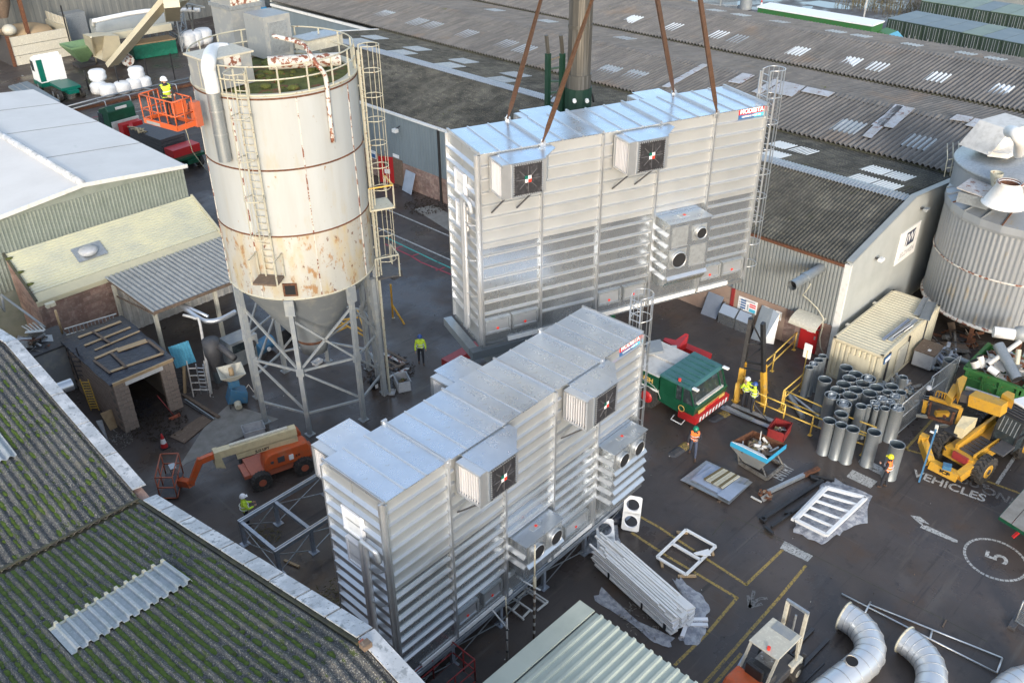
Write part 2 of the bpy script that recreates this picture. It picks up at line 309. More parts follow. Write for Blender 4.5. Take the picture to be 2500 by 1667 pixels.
    def obj(s, name, mats, parent=None, world=False, bevel=0):
        if isinstance(mats, str): mats = [mats]
        me = bpy.data.meshes.new(name)
        vs = s.v
        if world and parent is not None:
            inv = LOC[parent.name].inverted(); vs = [inv @ v for v in vs]
        me.from_pydata([tuple(v) for v in vs], [], s.f)
        for m_ in mats: me.materials.append(M[m_])
        me.polygons.foreach_set('material_index', s.mi); me.polygons.foreach_set('use_smooth', s.sm); me.update()
        if not any(s.sm): pass
        o = bpy.data.objects.new(name, me); C.objects.link(o)
        if parent is not None: o.parent = parent
        if bevel:
            bv = o.modifiers.new('bevel', 'BEVEL'); bv.width = bevel; bv.segments = 2; bv.limit_method = 'ANGLE'
        return o
LOC = {}
def thing(name, label, cat, loc=(0, 0, 0), rz=0.0, group=None):
    o = bpy.data.objects.new(name, None); C.objects.link(o); o.empty_display_size = .3
    o.location = loc; o.rotation_euler = (0, 0, rz); o['label'] = label; o['category'] = cat
    if group: o['group'] = group
    LOC[o.name] = Matrix.Translation(Vector(loc)) @ Matrix.Rotation(rz, 4, 'Z')
    return o
def tag(o, label, cat, group=None):
    o['label'] = label; o['category'] = cat
    if group: o['group'] = group
    return o
def struct(o): o['kind'] = 'structure'; return o
def inst(o, parent, loc=(0, 0, 0), rot=None):
    "another copy of a part that shares its mesh"
    c = o.copy(); C.objects.link(c); c.parent = parent; c.location = loc
    if rot: c.rotation_euler = rot
    return c
def dup(root, loc, rz=0.0, label=None, scale=None):
    r = root.copy(); C.objects.link(r); r.location = loc; r.rotation_euler = (0, 0, rz)
    if label: r['label'] = label
    if scale: r.scale = scale
    LOC[r.name] = Matrix.Translation(Vector(loc)) @ Matrix.Rotation(rz, 4, 'Z')
    for ch in list(root.children):
        c = ch.copy(); C.objects.link(c); c.parent = r
        for g in ch.children:
            d = g.copy(); C.objects.link(d); d.parent = c
    return r
def text(body, size, M4, mt, parent=None, name='lettering', ext=.004, bold=0.0, sx=1.0):
    cu = bpy.data.curves.new(name, 'FONT'); cu.body = body; cu.size = size; cu.extrude = ext; cu.align_x = 'CENTER'; cu.align_y = 'CENTER'; cu.offset = bold
    t = bpy.data.objects.new('t', cu); C.objects.link(t)
    dg = bpy.context.evaluated_depsgraph_get(); me = bpy.data.meshes.new_from_object(t.evaluated_get(dg)); C.objects.unlink(t)
    me.materials.clear(); me.materials.append(M[mt]); me.transform(M4 @ Matrix.Diagonal((sx, 1, 1, 1)))
    o = bpy.data.objects.new(name, me); C.objects.link(o)
    if parent is not None: o.parent = parent
    return o
def frame(o, x, y):
    "4x4 with origin o, text right = x, text up = y"
    x = Vector(x).normalized(); y = Vector(y).normalized(); z = x.cross(y).normalized(); y = z.cross(x)
    mm_ = Matrix((x, y, z)).transposed().to_4x4(); mm_.translation = Vector(o); return mm_
# ================================================================ SETTING
g = B(); g.add([(-120, -60, 0), (420, -60, 0), (420, 420, 0), (-120, 420, 0)], [(0, 1, 2, 3)])
struct(g.obj('ground', 'ground'))
def paint(name, pts_list, mt, w=.1, z=.004, px=True, kind='structure'):
    b = B()
    for pts in pts_list:
        P = [at(*p, z) if px else Vector((p[0], p[1], z)) for p in pts]
        for a, c in zip(P[:-1], P[1:]):
            d = (c-a).normalized(); n = Vector((-d.y, d.x, 0))*w/2
            b.add([a-n-d*w*.3, c-n+d*w*.3, c+n+d*w*.3, a+n-d*w*.3], [(0, 1, 2, 3)])
    o = b.obj(name, mt); o['kind'] = kind; return o
def ppoly(name, polys, mt, z=.004):
    b = B()
    for p in polys: b.add([at(*q, z) for q in p], [list(range(len(p)))[::-1]])
    o = b.obj(name, mt); o['kind'] = 'structure'; return o
q7 = lambda x, y: (1350+x*.32978, 1150+y*.32978)
q8 = lambda x, y: (1850+x*.32978, 1150+y*.32978)
q4 = lambda x, y: (1950+x*.3188, 800+y*.3188)
q3 = lambda x, y: (1500+x*.338, 720+y*.338)
paint('yellow_road_marking', [[q7(*p) for p in l] for l in [[(655, 340), (780, 410), (1050, 590), (1430, 838), (1700, 580)], [(585, 455), (850, 630), (1045, 745), (1362, 935), (1145, 1195), (905, 1430)], [(1870, 700), (1680, 930), (1120, 1568)], [(1390, 1350), (1200, 1568)]]]
      + [[q4(*p) for p in l] for l in [[(1395, 1155), (1690, 1265)], [(1035, 690), (820, 930), (980, 975)]]], 'paint_yellow', .12)
paint('white_bay_marking', [[q4(1725, 880), q4(1520, 1190)]], 'paint_line', .14)
b = B()
for q in [[(2030-1850, 0)]]: pass
ppoly('worn_white_block_marking', [[q7(1715, 515), q7(1925, 625), q7(1885, 668), q7(1680, 570)], [q3(1720, 1260), q3(1900, 1345), q3(1850, 1395), q3(1675, 1310)],
      [q3(1790, 1165), q3(1985, 1270), q3(1940, 1310), q3(1760, 1205)], [q4(470, 1015), q4(640, 1110), q4(625, 1125), q4(460, 1040)]], 'paint_line')
paint('white_road_line', [[(905, 477+25), (1110, 577)][0:0] or [(860+.1658*470, 380+.1658*775), (860+.1658*1455, 380+.1658*1195), (1200, 625)], [(860+.1658*275, 380+.1658*1020), (860+.1658*350, 380+.1658*1050), (860+.1658*1480, 380+.1658*1550), (1200, 680)]], 'paint_line', .13)
paint('teal_road_line', [[(860+.1658*500, 380+.1658*1205), (860+.1658*1260, 380+.1658*1568), (1180, 690)]], 'paint_teal', .12)
rl = [(860+.1658*480, 380+.1658*1300), (860+.1658*860, 380+.1658*1475), (860+.1658*1010, 380+.1658*1568), (1150, 690)]
paint('red_road_line', [rl, [(860+.1658*640, 380+.1658*1370), (860+.1658*740, 380+.1658*1330)], [(860+.1658*870, 380+.1658*1480), (860+.1658*990, 380+.1658*1440)], [(1065, 660), (1085, 653)]], 'paint_red', .12)
z1_ = lambda x, y: (x*.3546, y*.3546)
paint('far_white_road_line', [[z1_(660, 842), z1_(1020, 750), z1_(1200, 715)], [z1_(770, 888), z1_(930, 855)], [z1_(150, 1260/1568*0+520), z1_(160, 525)]], 'paint_line', .16)
paint('far_red_road_line', [[z1_(640, 810), z1_(860, 765)], [z1_(860, 665), z1_(1340, 560)]], 'paint_red', .15)
# painted words and arrows on the yard
def ground_text(s, px, py, size, px2, py2, mt, name, sx=1):
    a, b_ = at(px, py, .005), at(px2, py2, .005); x = (b_-a).normalized(); y = Vector((-x.y, x.x, 0))
    o = text(s, size, frame((a+b_)/2, x, y), mt, None, name, ext=.001, bold=.015, sx=sx); o['kind'] = 'structure'
p1 = q4(905, 1120); p2 = q4(1400, 1300)
ground_text('VEHICLES', *p1, .72, *p2, 'paint_line', 'yard_lettering', .98)
ground_text('ONLY', *q4(1480, 1265), .7, *q4(1680, 1350), 'paint_ghost', 'yard_lettering')
ground_text('OUT', *q4(1235, 1165), .6, *q4(1430, 1225), 'paint_ghost', 'yard_lettering')
# ENTRY runs the other way round (read from the far side of the skip)
ground_text('ENTRY', *q3(1160, 1340), .75, *q3(1280, 1225), 'paint_line', 'yard_lettering', .5)
# circled five
c5 = at(*q8(1760, 650), .005); r5 = (at(*q8(1530, 590), .005)-c5).length; b = B()
for k in range(40):
    a0, a1 = 2*PI*k/40+.01, 2*PI*(k+1)/40-.012
    for ri in (1,): b.add([c5+Vector((math.cos(a)*r, math.sin(a)*r, 0)) for a, r in ((a0, r5-.055), (a0, r5+.055), (a1, r5+.055), (a1, r5-.055))], [(0, 1, 2, 3)])
o = b.obj('speed_circle_marking', 'paint_line'); o['kind'] = 'structure'
ground_text('5', *q8(1765, 690), 1.15, *q8(1790, 590), 'paint_line', 'yard_lettering')
ppoly('white_arrow_marking', [[q8(1130, 325), q8(1200, 335), q8(1275, 395), q8(1215, 375), q8(1230, 410), q8(1165, 360)], [q8(1215, 400), q8(1250, 400), q8(1480, 510), q8(1480, 528), q8(1450, 522), q8(1200, 415)]], 'paint_line')
v4 = lambda x, y: (1780+x*.19584, 1360+y*.19584)
paint('faded_arrow_marking', [[v4(310, 420), v4(265, 600)], [v4(240, 480), v4(255, 620), v4(400, 580)], [v4(290, 575), v4(380, 510), v4(465, 510)]], 'paint_ghost', .13)
paint('tar_joint', [[q8(0, 440), q8(410, 620), q8(1100, 960), q8(1440, 1125), q8(1700, 1260)], [q7(1280, 350), q7(1180, 470)], [q7(1330, 330), q7(1690, 500)], [(1600, 780), (1660, 745)]], 'gutter_dark', .03)
# concrete aprons
ppoly('concrete_apron', [[(455, 1130), (680, 1022), (560, 985), (500, 1040), (430, 1150)], [(1010, 510), (1130, 585), (1135, 545), (1060, 500)]], 'concrete', .003)
# distant yards and puddles beyond the works
ppoly('far_puddle', [[(1948, 8), (2000, 2), (2040, 8), (2080, 18), (2075, 24), (2020, 20), (1965, 10)], [(2085, 14), (2120, 4), (2160, 12), (2160, 20), (2110, 22)], [(1765, 8), (1810, 3), (1815, 12), (1770, 16)], [(1958, 16), (1985, 16), (1980, 26), (1962, 25)], [(1865, 0), (1890, 0), (1888, 4), (1868, 3)]], 'glass_dark', .006)
# ================================================================ FACTORY (three linked bays)
V0, V1, V2 = 16.06, 70.5, 88.8
fac = thing('factory_building', 'long grey three-bay factory with corrugated cement roofs and white rooflights', 'factory', (40.4, V0, 0))
PR = [(40.5, 5.62), (47.0, 7.05), (54.3, 6.12), (61.7, 7.05), (69.1, 6.15), (76.8, 7.15), (84.6, 6.1)]
def roofpt(px, py, k):
    (u0, z0), (u1, z1) = PR[k], PR[k+1]; n = Vector((-(z1-z0), 0, u1-u0)); d = ray(px, py); t = (Vector((u0, 0, z0))-CO).dot(n)/d.dot(n); return CO+d*t
def slab(name, k, va, vb, pitch, amp, mt, crown=.0):
    (u0, z0), (u1, z1) = PR[k], PR[k+1]
    e_ = .26 if k in (2, 4) else 0
    b = B(); b.corr((u0-.12 if k % 2 == 0 else u0, va, z0+e_), (0, vb-va, 0), (u1-u0+(.12 if k % 2 == 0 else 0), 0, z1-z0-e_), pitch, amp, nd=5, thick=.03, jit=.004)
    return b.obj(name, mt, fac, world=True)
slab('roof', 0, V0+.1, V1, .2, .05, 'asb_dark'); slab('roof', 1, V0+.1, V1, .2, .05, 'asb_dark')
slab('roof', 2, -8, V2, .34, .085, 'asb_grey'); slab('roof', 3, -8, V2, .34, .085, 'asb_grey')
slab('roof', 4, -8, V2+1, .34, .085, 'asb_grey'); slab('roof', 5, -8, V2+1, .34, .085, 'asb_grey')
for k, (va, vb) in ((1, (V0+.15, V1)), (3, (-8, V2)), (5, (-8, V2))):       # ridge cappings
    u, z = PR[k]; b = B(); b.corr((u-.45, va, z+.0), (0, vb-va, 0), (.45, 0, .09), .2 if k == 1 else .34, .04, thick=.03); b.corr((u, va, z+.09), (0, vb-va, 0), (.45, 0, -.07), .2 if k == 1 else .34, .04, thick=.03)
    b.obj('ridge_capping', 'asb_grey' if k > 1 else 'galv_dull', fac, world=True, )
for k, (va, vb) in ((2, (V0, V1)), (4, (-8, V2))):
    u, z = PR[k]; B().box(u-.02, va, z-.3, u+.3, vb, z+.12).obj('valley_gutter', 'gutter_dark', fac, world=True)
B().box(54.15, V1, 5.75, 54.29, V2, 6.0).obj('eaves_fascia', 'trim_white', fac, world=True)
# walls
B().box(40.45, V0+.3, 0, 40.8, V1, 5.55).obj('wall', 'clad_bluegrey', fac, world=True)
B().box(54.32, V1, 0, 54.6, V2, 5.95).obj('wall', 'clad_bluegrey', fac, world=True)
B().prism([(40.4, V0, 0), (54.3, V0, 0), (54.3, V0, 6.3), (47, V0, 7.18), (40.4, V0, 5.75)], (0, .22, 0)).obj('gable_wall', 'gable_paint', fac, world=True)
B().box(54.3, -8, 0, 84, -7.7, 6.0).obj('wall', 'clad_grey', fac, world=True)
B().prism([(54.3, -8, 6), (61.7, -8, 7.2), (69.1, -8, 6.2), (76.8, -8, 7.3), (84.6, -8, 6.1)], (0, .2, 0)).obj('gable_wall', 'gable_paint', fac, world=True)
B().box(84.2, -8, 0, 84.5, V2, 6).obj('wall', 'clad_grey', fac, world=True)
B().box(54.3, V2-.3, 0, 84, V2, 6.05).obj('wall', 'clad_grey', fac, world=True)
B().box(40.5, V1-.2, 0, 54.3, V1, 5.7).obj('wall', 'clad_bluegrey', fac, world=True)
b = B(); b.quadbox([(40.38, V0-.06, 5.72), (40.38, V0+.28, 5.72), (47, V0+.28, 7.2), (47, V0-.06, 7.2)], (0, 0, .09)); b.quadbox([(47, V0-.06, 7.2), (47, V0+.28, 7.2), (54.3, V0+.28, 6.32), (54.3, V0-.06, 6.32)], (0, 0, .09))
b.obj('verge_trim', 'clad_grey', fac, world=True)
b = B(); b.quadbox([(54.3, V2-.1, 6.15), (54.3, V2+.15, 6.15), (61.7, V2+.15, 7.12), (61.7, V2-.1, 7.12)], (0, 0, .1)); b.quadbox([(46.9, V1-.1, 7.05), (46.9, V1+.15, 7.05), (54.2, V1+.15, 6.1), (54.2, V1-.1, 6.1)], (0, 0, .12)); b.quadbox([(40.5, V1-.1, 5.65), (40.5, V1+.15, 5.65), (46.9, V1+.15, 7.05), (46.9, V1-.1, 7.05)], (0, 0, .12))
b.obj('verge_trim', 'trim_white', fac, world=True)
b = B(); b.corr((40.38, V0+.02, 2.02), (0, 6.3, 0), (0, 0, 3.52), .19, .035, kind='wide', thick=.02); b.obj('corrugated_cladding', 'clad_grey', fac, world=True)
b = B(); b.corr((40.38, 33, 1.9), (0, V1-33, 0), (0, 0, 3.6), .3, .012, kind='trap', thick=.02); b.obj('corrugated_cladding', 'clad_bluegrey', fac, world=True)
B().box(40.36, V0-.02, .1, 40.46, V0+.02, 5.6).box(40.33, V0-.03, .1, 40.5, V0+.3, 5.6).obj('corner_trim', 'trim_white', fac, world=True)
B().box(40.36, V0+.35, 0, 40.5, 19.0, 2.0).obj('brick_wall_base', 'brick_pink', fac, world=True)
B().box(40.34, 19.0, 0, 40.5, 33, 2.01).obj('rendered_wall_base', 'render_pink', fac, world=True)
B().box(40.36, 33, 0, 40.5, V1, 1.9).obj('brick_wall_base', 'brick_pink', fac, world=True)
B().box(40.3, V0+.3, 5.42, 40.46, 22.4, 5.56).obj('rust_flashing', 'rust', fac, world=True)
b = B().box(40.2, 30, 5.44, 40.46, V1, 5.6); b.obj('eaves_gutter', 'trim_white', fac, world=True)
B().cyl((40.28, 46.6, 0), (40.28, 46.6, 5.5), .09).obj('downpipe', 'black_paint', fac, world=True)
B().box(40.27, 22.15, 0, 40.36, 22.35, 2.02).obj('wall_post', 'red_dull', fac, world=True)
B().box(52.9, 75.5, 3.2, 54.3, 78.5, 5.0).obj('wall_duct', 'clad_grey', fac, world=True)
# rooflights
def light_panel(c, k, wv, lu, mt, pitch, amp, name='rooflight'):
    (u0, z0), (u1, z1) = PR[k], PR[k+1]; sl = (z1-z0)/(u1-u0); c = Vector(c); c.z = z0+(c.x-u0)*sl+(.26*(1-(c.x-u0)/(u1-u0)) if k in (2, 4) else 0)
    b = B(); nn = Vector((-sl, 0, 1)).normalized()
    b.corr(c+Vector((-lu/2, -wv/2, -sl*lu/2))+nn*.03, (0, wv, 0), (lu, 0, sl*lu), pitch, (.05 if pitch < .3 else .085)*.98, thick=.015)
    return b.obj(name, mt, fac, world=True)
z3 = lambda x, y: (900+x*.2976, y*.2976); z4 = lambda x, y: (1500+x*.4252, y*.4252)
for v in (66.9, 61.1, 55.3, 49.4):
    light_panel((50.9, v, 0), 1, 2.0, 1.7, 'rooflight', .2, .036); light_panel((48.5, v-1, 0), 1, 2.0, 1.7, 'rooflight', .2, .036)
for c in [(50.9, 26.2), (50.9, 24.7), (48.3, 25.2), (50.9, 20.0), (50.9, 18.6), (48.2, 19.6), (48.2, 18.2)]: light_panel((*c, 0), 1, 1.35, 1.7, 'rooflight_white', .2, .036)
for c in [(1340, 745), (1735, 835)]: light_panel(roofpt(*z4(*c), 2), 2, 1.7, 1.9, 'rooflight', .34, .06)
for c in [(120, 135), (395, 200), (515, 230), (800, 300), (1120, 385), (1270, 425), (1960, 600), (2170, 640)]: light_panel(roofpt(*z3(*c), 2), 2, 1.7, 1.8, 'rooflight', .34, .06)
for c in [(2095, 320), (1460, 180), (1370, 0), (1030, 90)]: light_panel(roofpt(*z3(*c), 3), 3, 1.7, 1.6, 'rooflight', .34, .06)
for c in [(100, 125), (330, 170), (590, 215), (700, 240), (1050, 310), (1350, 370), (1500, 400), (1850, 460), (2210, 530)]: light_panel(roofpt(*z4(*c), 4), 4, 1.4, 1.9, 'rooflight_white' if c[0] > 1000 or c[0] < 700 else 'rooflight', .34, .06)
for c in [(580, 65), (720, 90), (945, 130), (1265, 185), (1410, 210), (1700, 260), (2010, 310), (2180, 340)]: light_panel(roofpt(*z4(*c), 5), 5, 1.6, 1.7, 'rooflight', .34, .06)
# patched sheets near the ridge of the middle bay
def patch(pts, k, mt='patch_sheet'):
    q = [roofpt(*p, k) for p in pts]; b = B(); b.quadbox([a+Vector((0, 0, .13+.26*(1-(a.x-PR[k][0])/(PR[k+1][0]-PR[k][0])))) for a in q], (0, 0, .03)); b.obj('patch_sheet', mt, fac, world=True)
for pts in [[z4(650, 487), z4(735, 432), z4(805, 445), z4(722, 500)], [z4(785, 548), z4(920, 465), z4(955, 478), z4(830, 562)], [z4(870, 545), z4(965, 478), z4(1095, 508), z4(1015, 575)], [z4(1070, 540), z4(1105, 512), z4(1262, 545), z4(1225, 572)],
            [z4(270, 525), z4(505, 378), z4(540, 385), z4(310, 530)], [z4(1418, 812), z4(1610, 612), z4(1660, 620), z4(1470, 825)], [z4(1470, 740), z4(1620, 618), z4(1722, 635), z4(1595, 760)],
            [z4(1920, 700), z4(1965, 668), z4(2060, 685), z4(2030, 715)], [z4(2010, 735), z4(2070, 690), z4(2175, 718), z4(2125, 760)]]: patch(pts, 2)
patch([(2398, 343), (2430, 312), (2452, 315), (2418, 352)], 2, 'rooflight_white')
# gable sign board and lights
gs = thing('gable_sign', 'white square sign with black crest emblem on the grey gable wall', 'sign', (47.4, V0-.03, 4.4))
B().box(46.15, V0-.05, 3.46, 48.62, V0-.003, 5.36).obj('sign_board', 'white', gs, world=True)
b = B().box(46.95, V0-.06, 4.3, 48.05, V0-.051, 5.15); b.obj('emblem', 'sign_navy', gs, world=True)
gf = frame((0, 0, 0), (1, 0, 0), (0, 0, 1))
for s_, x_, z_, sz, mt in [('JW', 47.5, 4.72, .8, 'sign_white'), ('JELDWEN', 47.45, 3.88, .42, 'sign_grey')]:
    f_ = frame((x_-47.4, -.032 if sz > .5 else -.022, z_-4.4), (1, 0, 0), (0, 0, 1)); text(s_, sz, f_, mt, gs, 'lettering', ext=.003, bold=.01)
for (u, z, lab) in [(48.1, 6.25, 'floodlight near the gable peak above the white sign'), (43.26, 5.0, 'small bulkhead lamp low on the gable wall')]:
    t = thing('wall_lamp', lab, 'lamp', (u, V0-.02, z)); B().box(u-.05, V0-.25, z-.05, u+.05, V0, z+.05).obj('bracket', 'dark_grey', t, world=True)
    B().box(u-.2, V0-.45, z-.08, u+.2, V0-.2, z+.08).obj('lamp_head', 'galv_dull' if z > 6 else 'white', t, world=True, bevel=.03)
t = thing('wall_lamp', 'floodlight on the blue-grey wall beside the ladder tower', 'lamp', (40.3, 50.9, 4.6)); B().bar((40.4, 50.9, 4.7), (40.0, 50.9, 4.6), .06).obj('bracket', 'dark_grey', t, world=True); B().box(39.75, 50.7, 4.35, 40.05, 51.1, 4.6).obj('lamp_head', 'white', t, world=True)
# extract pipe stub with hanging cable
t = thing('extract_pipe', 'grey round pipe stub sticking out of the corrugated wall', 'pipe', (40.38, 17.54, 4.95))
B().cyl((40.4, 17.54, 4.97), (37.4, 17.54, 5.1), .24, n=20, cap=False).cyl((37.4, 17.54, 5.1), (40.4, 17.54, 4.97), .215, n=20, cap=False).obj('pipe_body', 'duct_metal', t, world=True)
B().cyl((38.85, 17.54, 5.04), (38.55, 17.54, 5.05), .27, n=20).obj('collar', 'duct_metal', t, world=True)
B().ring and B().cyl((37.7, 17.54, 5.09), (37.75, 17.54, 5.09), .21, n=20).obj('dark_mouth_disc', 'black_hole', t, world=True)  # black disc stands in for the shade inside the open pipe
kz = lambda x, y: (1700+x*.1722, 690+y*.1722)
pts = [inpl(*kz(x, y), (40.0, 17, 0), PI/2) for x, y in [(1620, 20), (1570, 100), (1510, 175), (1600, 250), (1720, 370), (1800, 500), (1790, 620), (1750, 780), (1760, 920), (1800, 1000)]]
tag(B().tube(pts, .035, 5).obj('hanging_cable', 'rail_cream'), 'pale cable hanging down the corrugated wall past the red door', 'cable')
# red doors
t = thing('red_door', 'closed red steel door under a curved canopy on the pink wall', 'door', (40.3, 17.5, 0))
B().box(40.27, 16.98, .05, 40.35, 17.98, 2.0).obj('door_leaf', 'red', t, world=True); B().box(40.24, 17.08, .9, 40.27, 17.16, 1.1).obj('handle', 'galv_bright', t, world=True); B().box(40.255, 17.3, 1.25, 40.27, 17.62, 1.55).obj('notice', 'sign_white', t, world=True)
B().box(40.255, 17.35, 1.6, 40.27, 17.65, 1.75).obj('notice', 'sign_grey', t, world=True)
t = thing('door_canopy', 'small curved mossy canopy over the closed red door', 'canopy', (40.3, 17.5, 2.0)); b = B()
for i in range(6):
    a0, a1 = i*.26, (i+1)*.26; P = lambda a, y: (40.34-1.0*math.sin(a), y, 1.95+.42*math.cos(a)-.1)
    b.quadbox([P(a0, 16.75), P(a0, 18.3), P(a1, 18.3), P(a1, 16.75)], (0, 0, .05))
b.obj('canopy_shell', 'cream_top', t, world=True); B().bar((40.35, 16.8, 1.6), (39.4, 16.8, 2.0), .04).bar((40.35, 18.25, 1.6), (39.4, 18.25, 2.0), .04).obj('bracket', 'dark_grey', t, world=True)
t = thing('red_door', 'open red door with a small window on the blue-grey side wall', 'door', (40.3, 52.4, 0))
dp = [inpl(860+x*.1658, 380+y*.1658, (40.1, 52, 0), math.radians(100)) for x, y in [(490, 140), (640, 100)]]
B().box(40.3, 50.9, 0, 40.37, 51.95, 2.05).obj('doorway', 'timber_old', t, world=True)
B().quadbox([(40.35, 51.95, 0), (39.75, 53.0, 0), (39.8, 53.03, 0), (40.4, 51.98, 0)], (0, 0, 2.05)).obj('door_leaf', 'red', t, world=True)
B().quadbox([(40.13, 52.26, 1.3), (39.95, 52.58, 1.3), (39.94, 52.57, 1.3), (40.12, 52.25, 1.3)], (0, 0, .45)).obj('vision_panel', 'glass_dark', t, world=True)
B().quadbox([(40.15, 52.22, .75), (39.93, 52.6, .75), (39.92, 52.59, .75), (40.14, 52.21, .75)], (0, 0, .35)).obj('notice', 'sign_white', t, world=True)
# signs on the wall
def wall_sign(lab, v0, v1, z0, z1, mt, extra=()):
    t = thing('wall_sign', lab, 'sign', (40.3, (v0+v1)/2, z0)); B().box(40.29, v0, z0, 40.33, v1, z1).obj('sign_board', mt, t, world=True)
    for (a, b_, c, d, m2) in extra: B().box(40.28, v1-(v1-v0)*b_, z0+(z1-z0)*c, 40.289, v1-(v1-v0)*a, z0+(z1-z0)*d).obj('sign_panel', m2, t, world=True)
    return t
wall_sign('large white safety notice board with blue, red and white panels', 20.69, 21.86, .95, 1.72, 'sign_white', [(.14, .42, .14+.2*i, .27+.2*i, 'sign_blue') for i in range(4)]+[(.06, .11, .15+.2*i, .25+.2*i, 'sign_grey') for i in range(4)]+[(.62, .95, .62, .72, 'sign_red'), (.62, .95, .45, .55, 'sign_red'), (.62, .95, .08, .33, 'sign_cyan'), (.5, .57, .15, .6, 'sign_grey'), (.35, .9, .82, .93, 'sign_grey')])
wall_sign('white notice left of the dark board on the pink wall', 19.96, 20.28, 1.22, 1.7, 'sign_white', [(.2, .8, .2, .8, 'sign_grey')])
wall_sign('dark board between two white notices on the pink wall', 19.58, 19.93, 1.2, 1.6, 'sign_navy')
wall_sign('white notice with yellow picture right of the dark board', 19.19, 19.54, 1.2, 1.7, 'sign_white', [(.2, .8, .15, .7, 'gold')])
wall_sign('small white sign plate over the open red door', 51.2, 51.9, 2.15, 2.4, 'sign_white')
wall_sign('blue and white sign seen through the ladder tower', 54.0, 54.7, 1.4, 2.0, 'sign_white', [(.2, .9, .1, .6, 'sign_blue')])
# cladding sheets and duct casings leaning on the wall
t = tag(B().quadbox([(39.85, 22.85, 0), (39.8, 23.85, 0), (40.3, 23.8, 1.25), (40.33, 22.8, 1.25)], (.03, 0, .01)).obj('leaning_sheet', 'sheet_blue'), 'bluish flat metal sheet leaning on the pink wall, furthest left of the row', 'metal sheet')
def casing(lab, v0, v1, h, d):
    t = thing('duct_casing', lab, 'duct casing', (40.0, (v0+v1)/2, 0)); b = B(); b.prism([(39.75-d, v0, 0), (40.3, v0, 0), (40.3, v0, h), (40.0, v0, h), (39.75-d, v0, h*.62)], (0, .02, 0)); b.prism([(39.75-d, v1, 0), (40.3, v1, 0), (40.3, v1, h), (40.0, v1, h), (39.75-d, v1, h*.62)], (0, .02, 0)); b.obj('end_plate', 'galv_dull', t, world=True)
    B().box(39.74-d, v0, 0, 39.76-d, v1, h*.6).obj('front_plate', 'galv', t, world=True); B().quadbox([(39.75-d, v0, h*.6), (39.75-d, v1, h*.6), (40.02, v1, h), (40.02, v0, h)], (0, 0, .02)).obj('top_plate', 'galv_bright', t, world=True)
casing('open galvanised duct casing beside the bluish sheet', 21.6, 22.6, 1.05, .1); casing('second galvanised duct casing, between the first casing and the black trestle', 20.75, 21.5, 1.05, .1)
t = thing('bent_sheet', 'tall bent galvanised sheet leaning on the wall behind the black trestle', 'metal sheet', (39.6, 19.8, 0))
B().quadbox([(39.4, 20.3, 0), (39.5, 19.6, 0), (40.3, 19.7, 1.7), (40.3, 20.4, 1.7)], (.02, .02, 0)).obj('left_leaf', 'duct_metal', t, world=True); B().quadbox([(39.5, 19.6, 0), (39.75, 19.1, 0), (40.3, 19.3, 1.6), (40.3, 19.7, 1.7)], (.02, .02, 0)).obj('right_leaf', 'galv_bright', t, world=True)
tag(B().quadbox([(39.75, 50.45, .05), (39.6, 49.2, .05), (40.2, 49.3, 1.5), (40.3, 50.5, 1.5)], (.04, 0, 0)).obj('metal_sheet', 'sheet_blue', bevel=.02), 'grey framed panel leaning on the brick wall by the open red door', 'panel')
# ================================================================ MOSSY ROOF (foreground left)
mb = thing('mossy_building', 'old building with mossy corrugated roof bays and pale stone coping', 'building', (8, 26, 0))
UX = 8.0; MP = [(44.0, 5.4), (36.71, 6.65), (26.0, 5.0), (13.1, 8.41), (4.0, 6.6)]
def mslab(k, rows, mt='asb_moss'):
    (va, za), (vb, zb) = MP[k], MP[k+1]
    if k == 2: za += (zb-za)/(vb-va)*-.34; va -= .34
    b = B(); b.corr((-9, va, za), (UX+9, 0, 0), (0, vb-va, zb-za), .29, .055, nd=rows, thick=.04, jit=.012); return b.obj('roof', mt, mb, world=True)
mslab(0, 8); mslab(1, 14); mslab(2, 16); mslab(3, 8)
B().box(-9, 25.5, 4.72, UX+.3, 26.25, 4.9).obj('valley_gutter', 'gutter_dark', mb, world=True)
b = B(); b.quadbox([(-9, 26.0, 5.02), (UX, 26.0, 5.02), (UX, 26.14, 5.0), (-9, 26.14, 5.0)], (0, 0, .05)); b.obj('gutter_lip', 'gutter_dark', mb, world=True)
def cope(p, q_, name, n):
    (va, za), (vb, zb) = p, q_
    for i in range(n):
        a, c = i/n, (i+1)/n-.006
        v_a, z_a = va+(vb-va)*a, za+(zb-za)*a; v_b, z_b = va+(vb-va)*c, za+(zb-za)*c; e = random.uniform(-.006, .006)
        B().quadbox([(UX-.02, v_a, z_a+.12+e), (UX+.46, v_a, z_a+.06+e), (UX+.46, v_b, z_b+.06+e), (UX-.02, v_b, z_b+.12+e)], (0, 0, .05)).obj('coping', 'coping', mb, world=True)
cope(MP[0], MP[1], 'coping', 3); cope(MP[1], (26.35, 5.06), 'coping', 5); cope((25.6, 5.1), MP[3], 'coping', 9); cope(MP[3], MP[4], 'coping', 4)
B().prism([(UX+.05, 44, 0), (UX+.05, 44, 5.3), (UX+.05, 36.71, 6.55), (UX+.05, 26, 4.9), (UX+.05, 13.1, 8.3), (UX+.05, 4, 6.5), (UX+.05, 4, 0)], (.3, 0, 0)).obj('wall', 'brick_pink', mb, world=True)
B().prism([(UX-.1, 26, 4.9), (UX+.03, 26, 4.9), (UX+.03, 13.1, 8.35), (UX-.1, 13.1, 8.35)], (0, 0, .12)).obj('verge_fillet', 'gutter_dark', mb, world=True)
def msheet(a, c, k, cover, mt, rows):
    "translucent sheets lapped side by side: (u,v) lower corner, one every cover"
    pass
sl = (MP[3][1]-MP[2][1])/(MP[3][0]-MP[2][0])
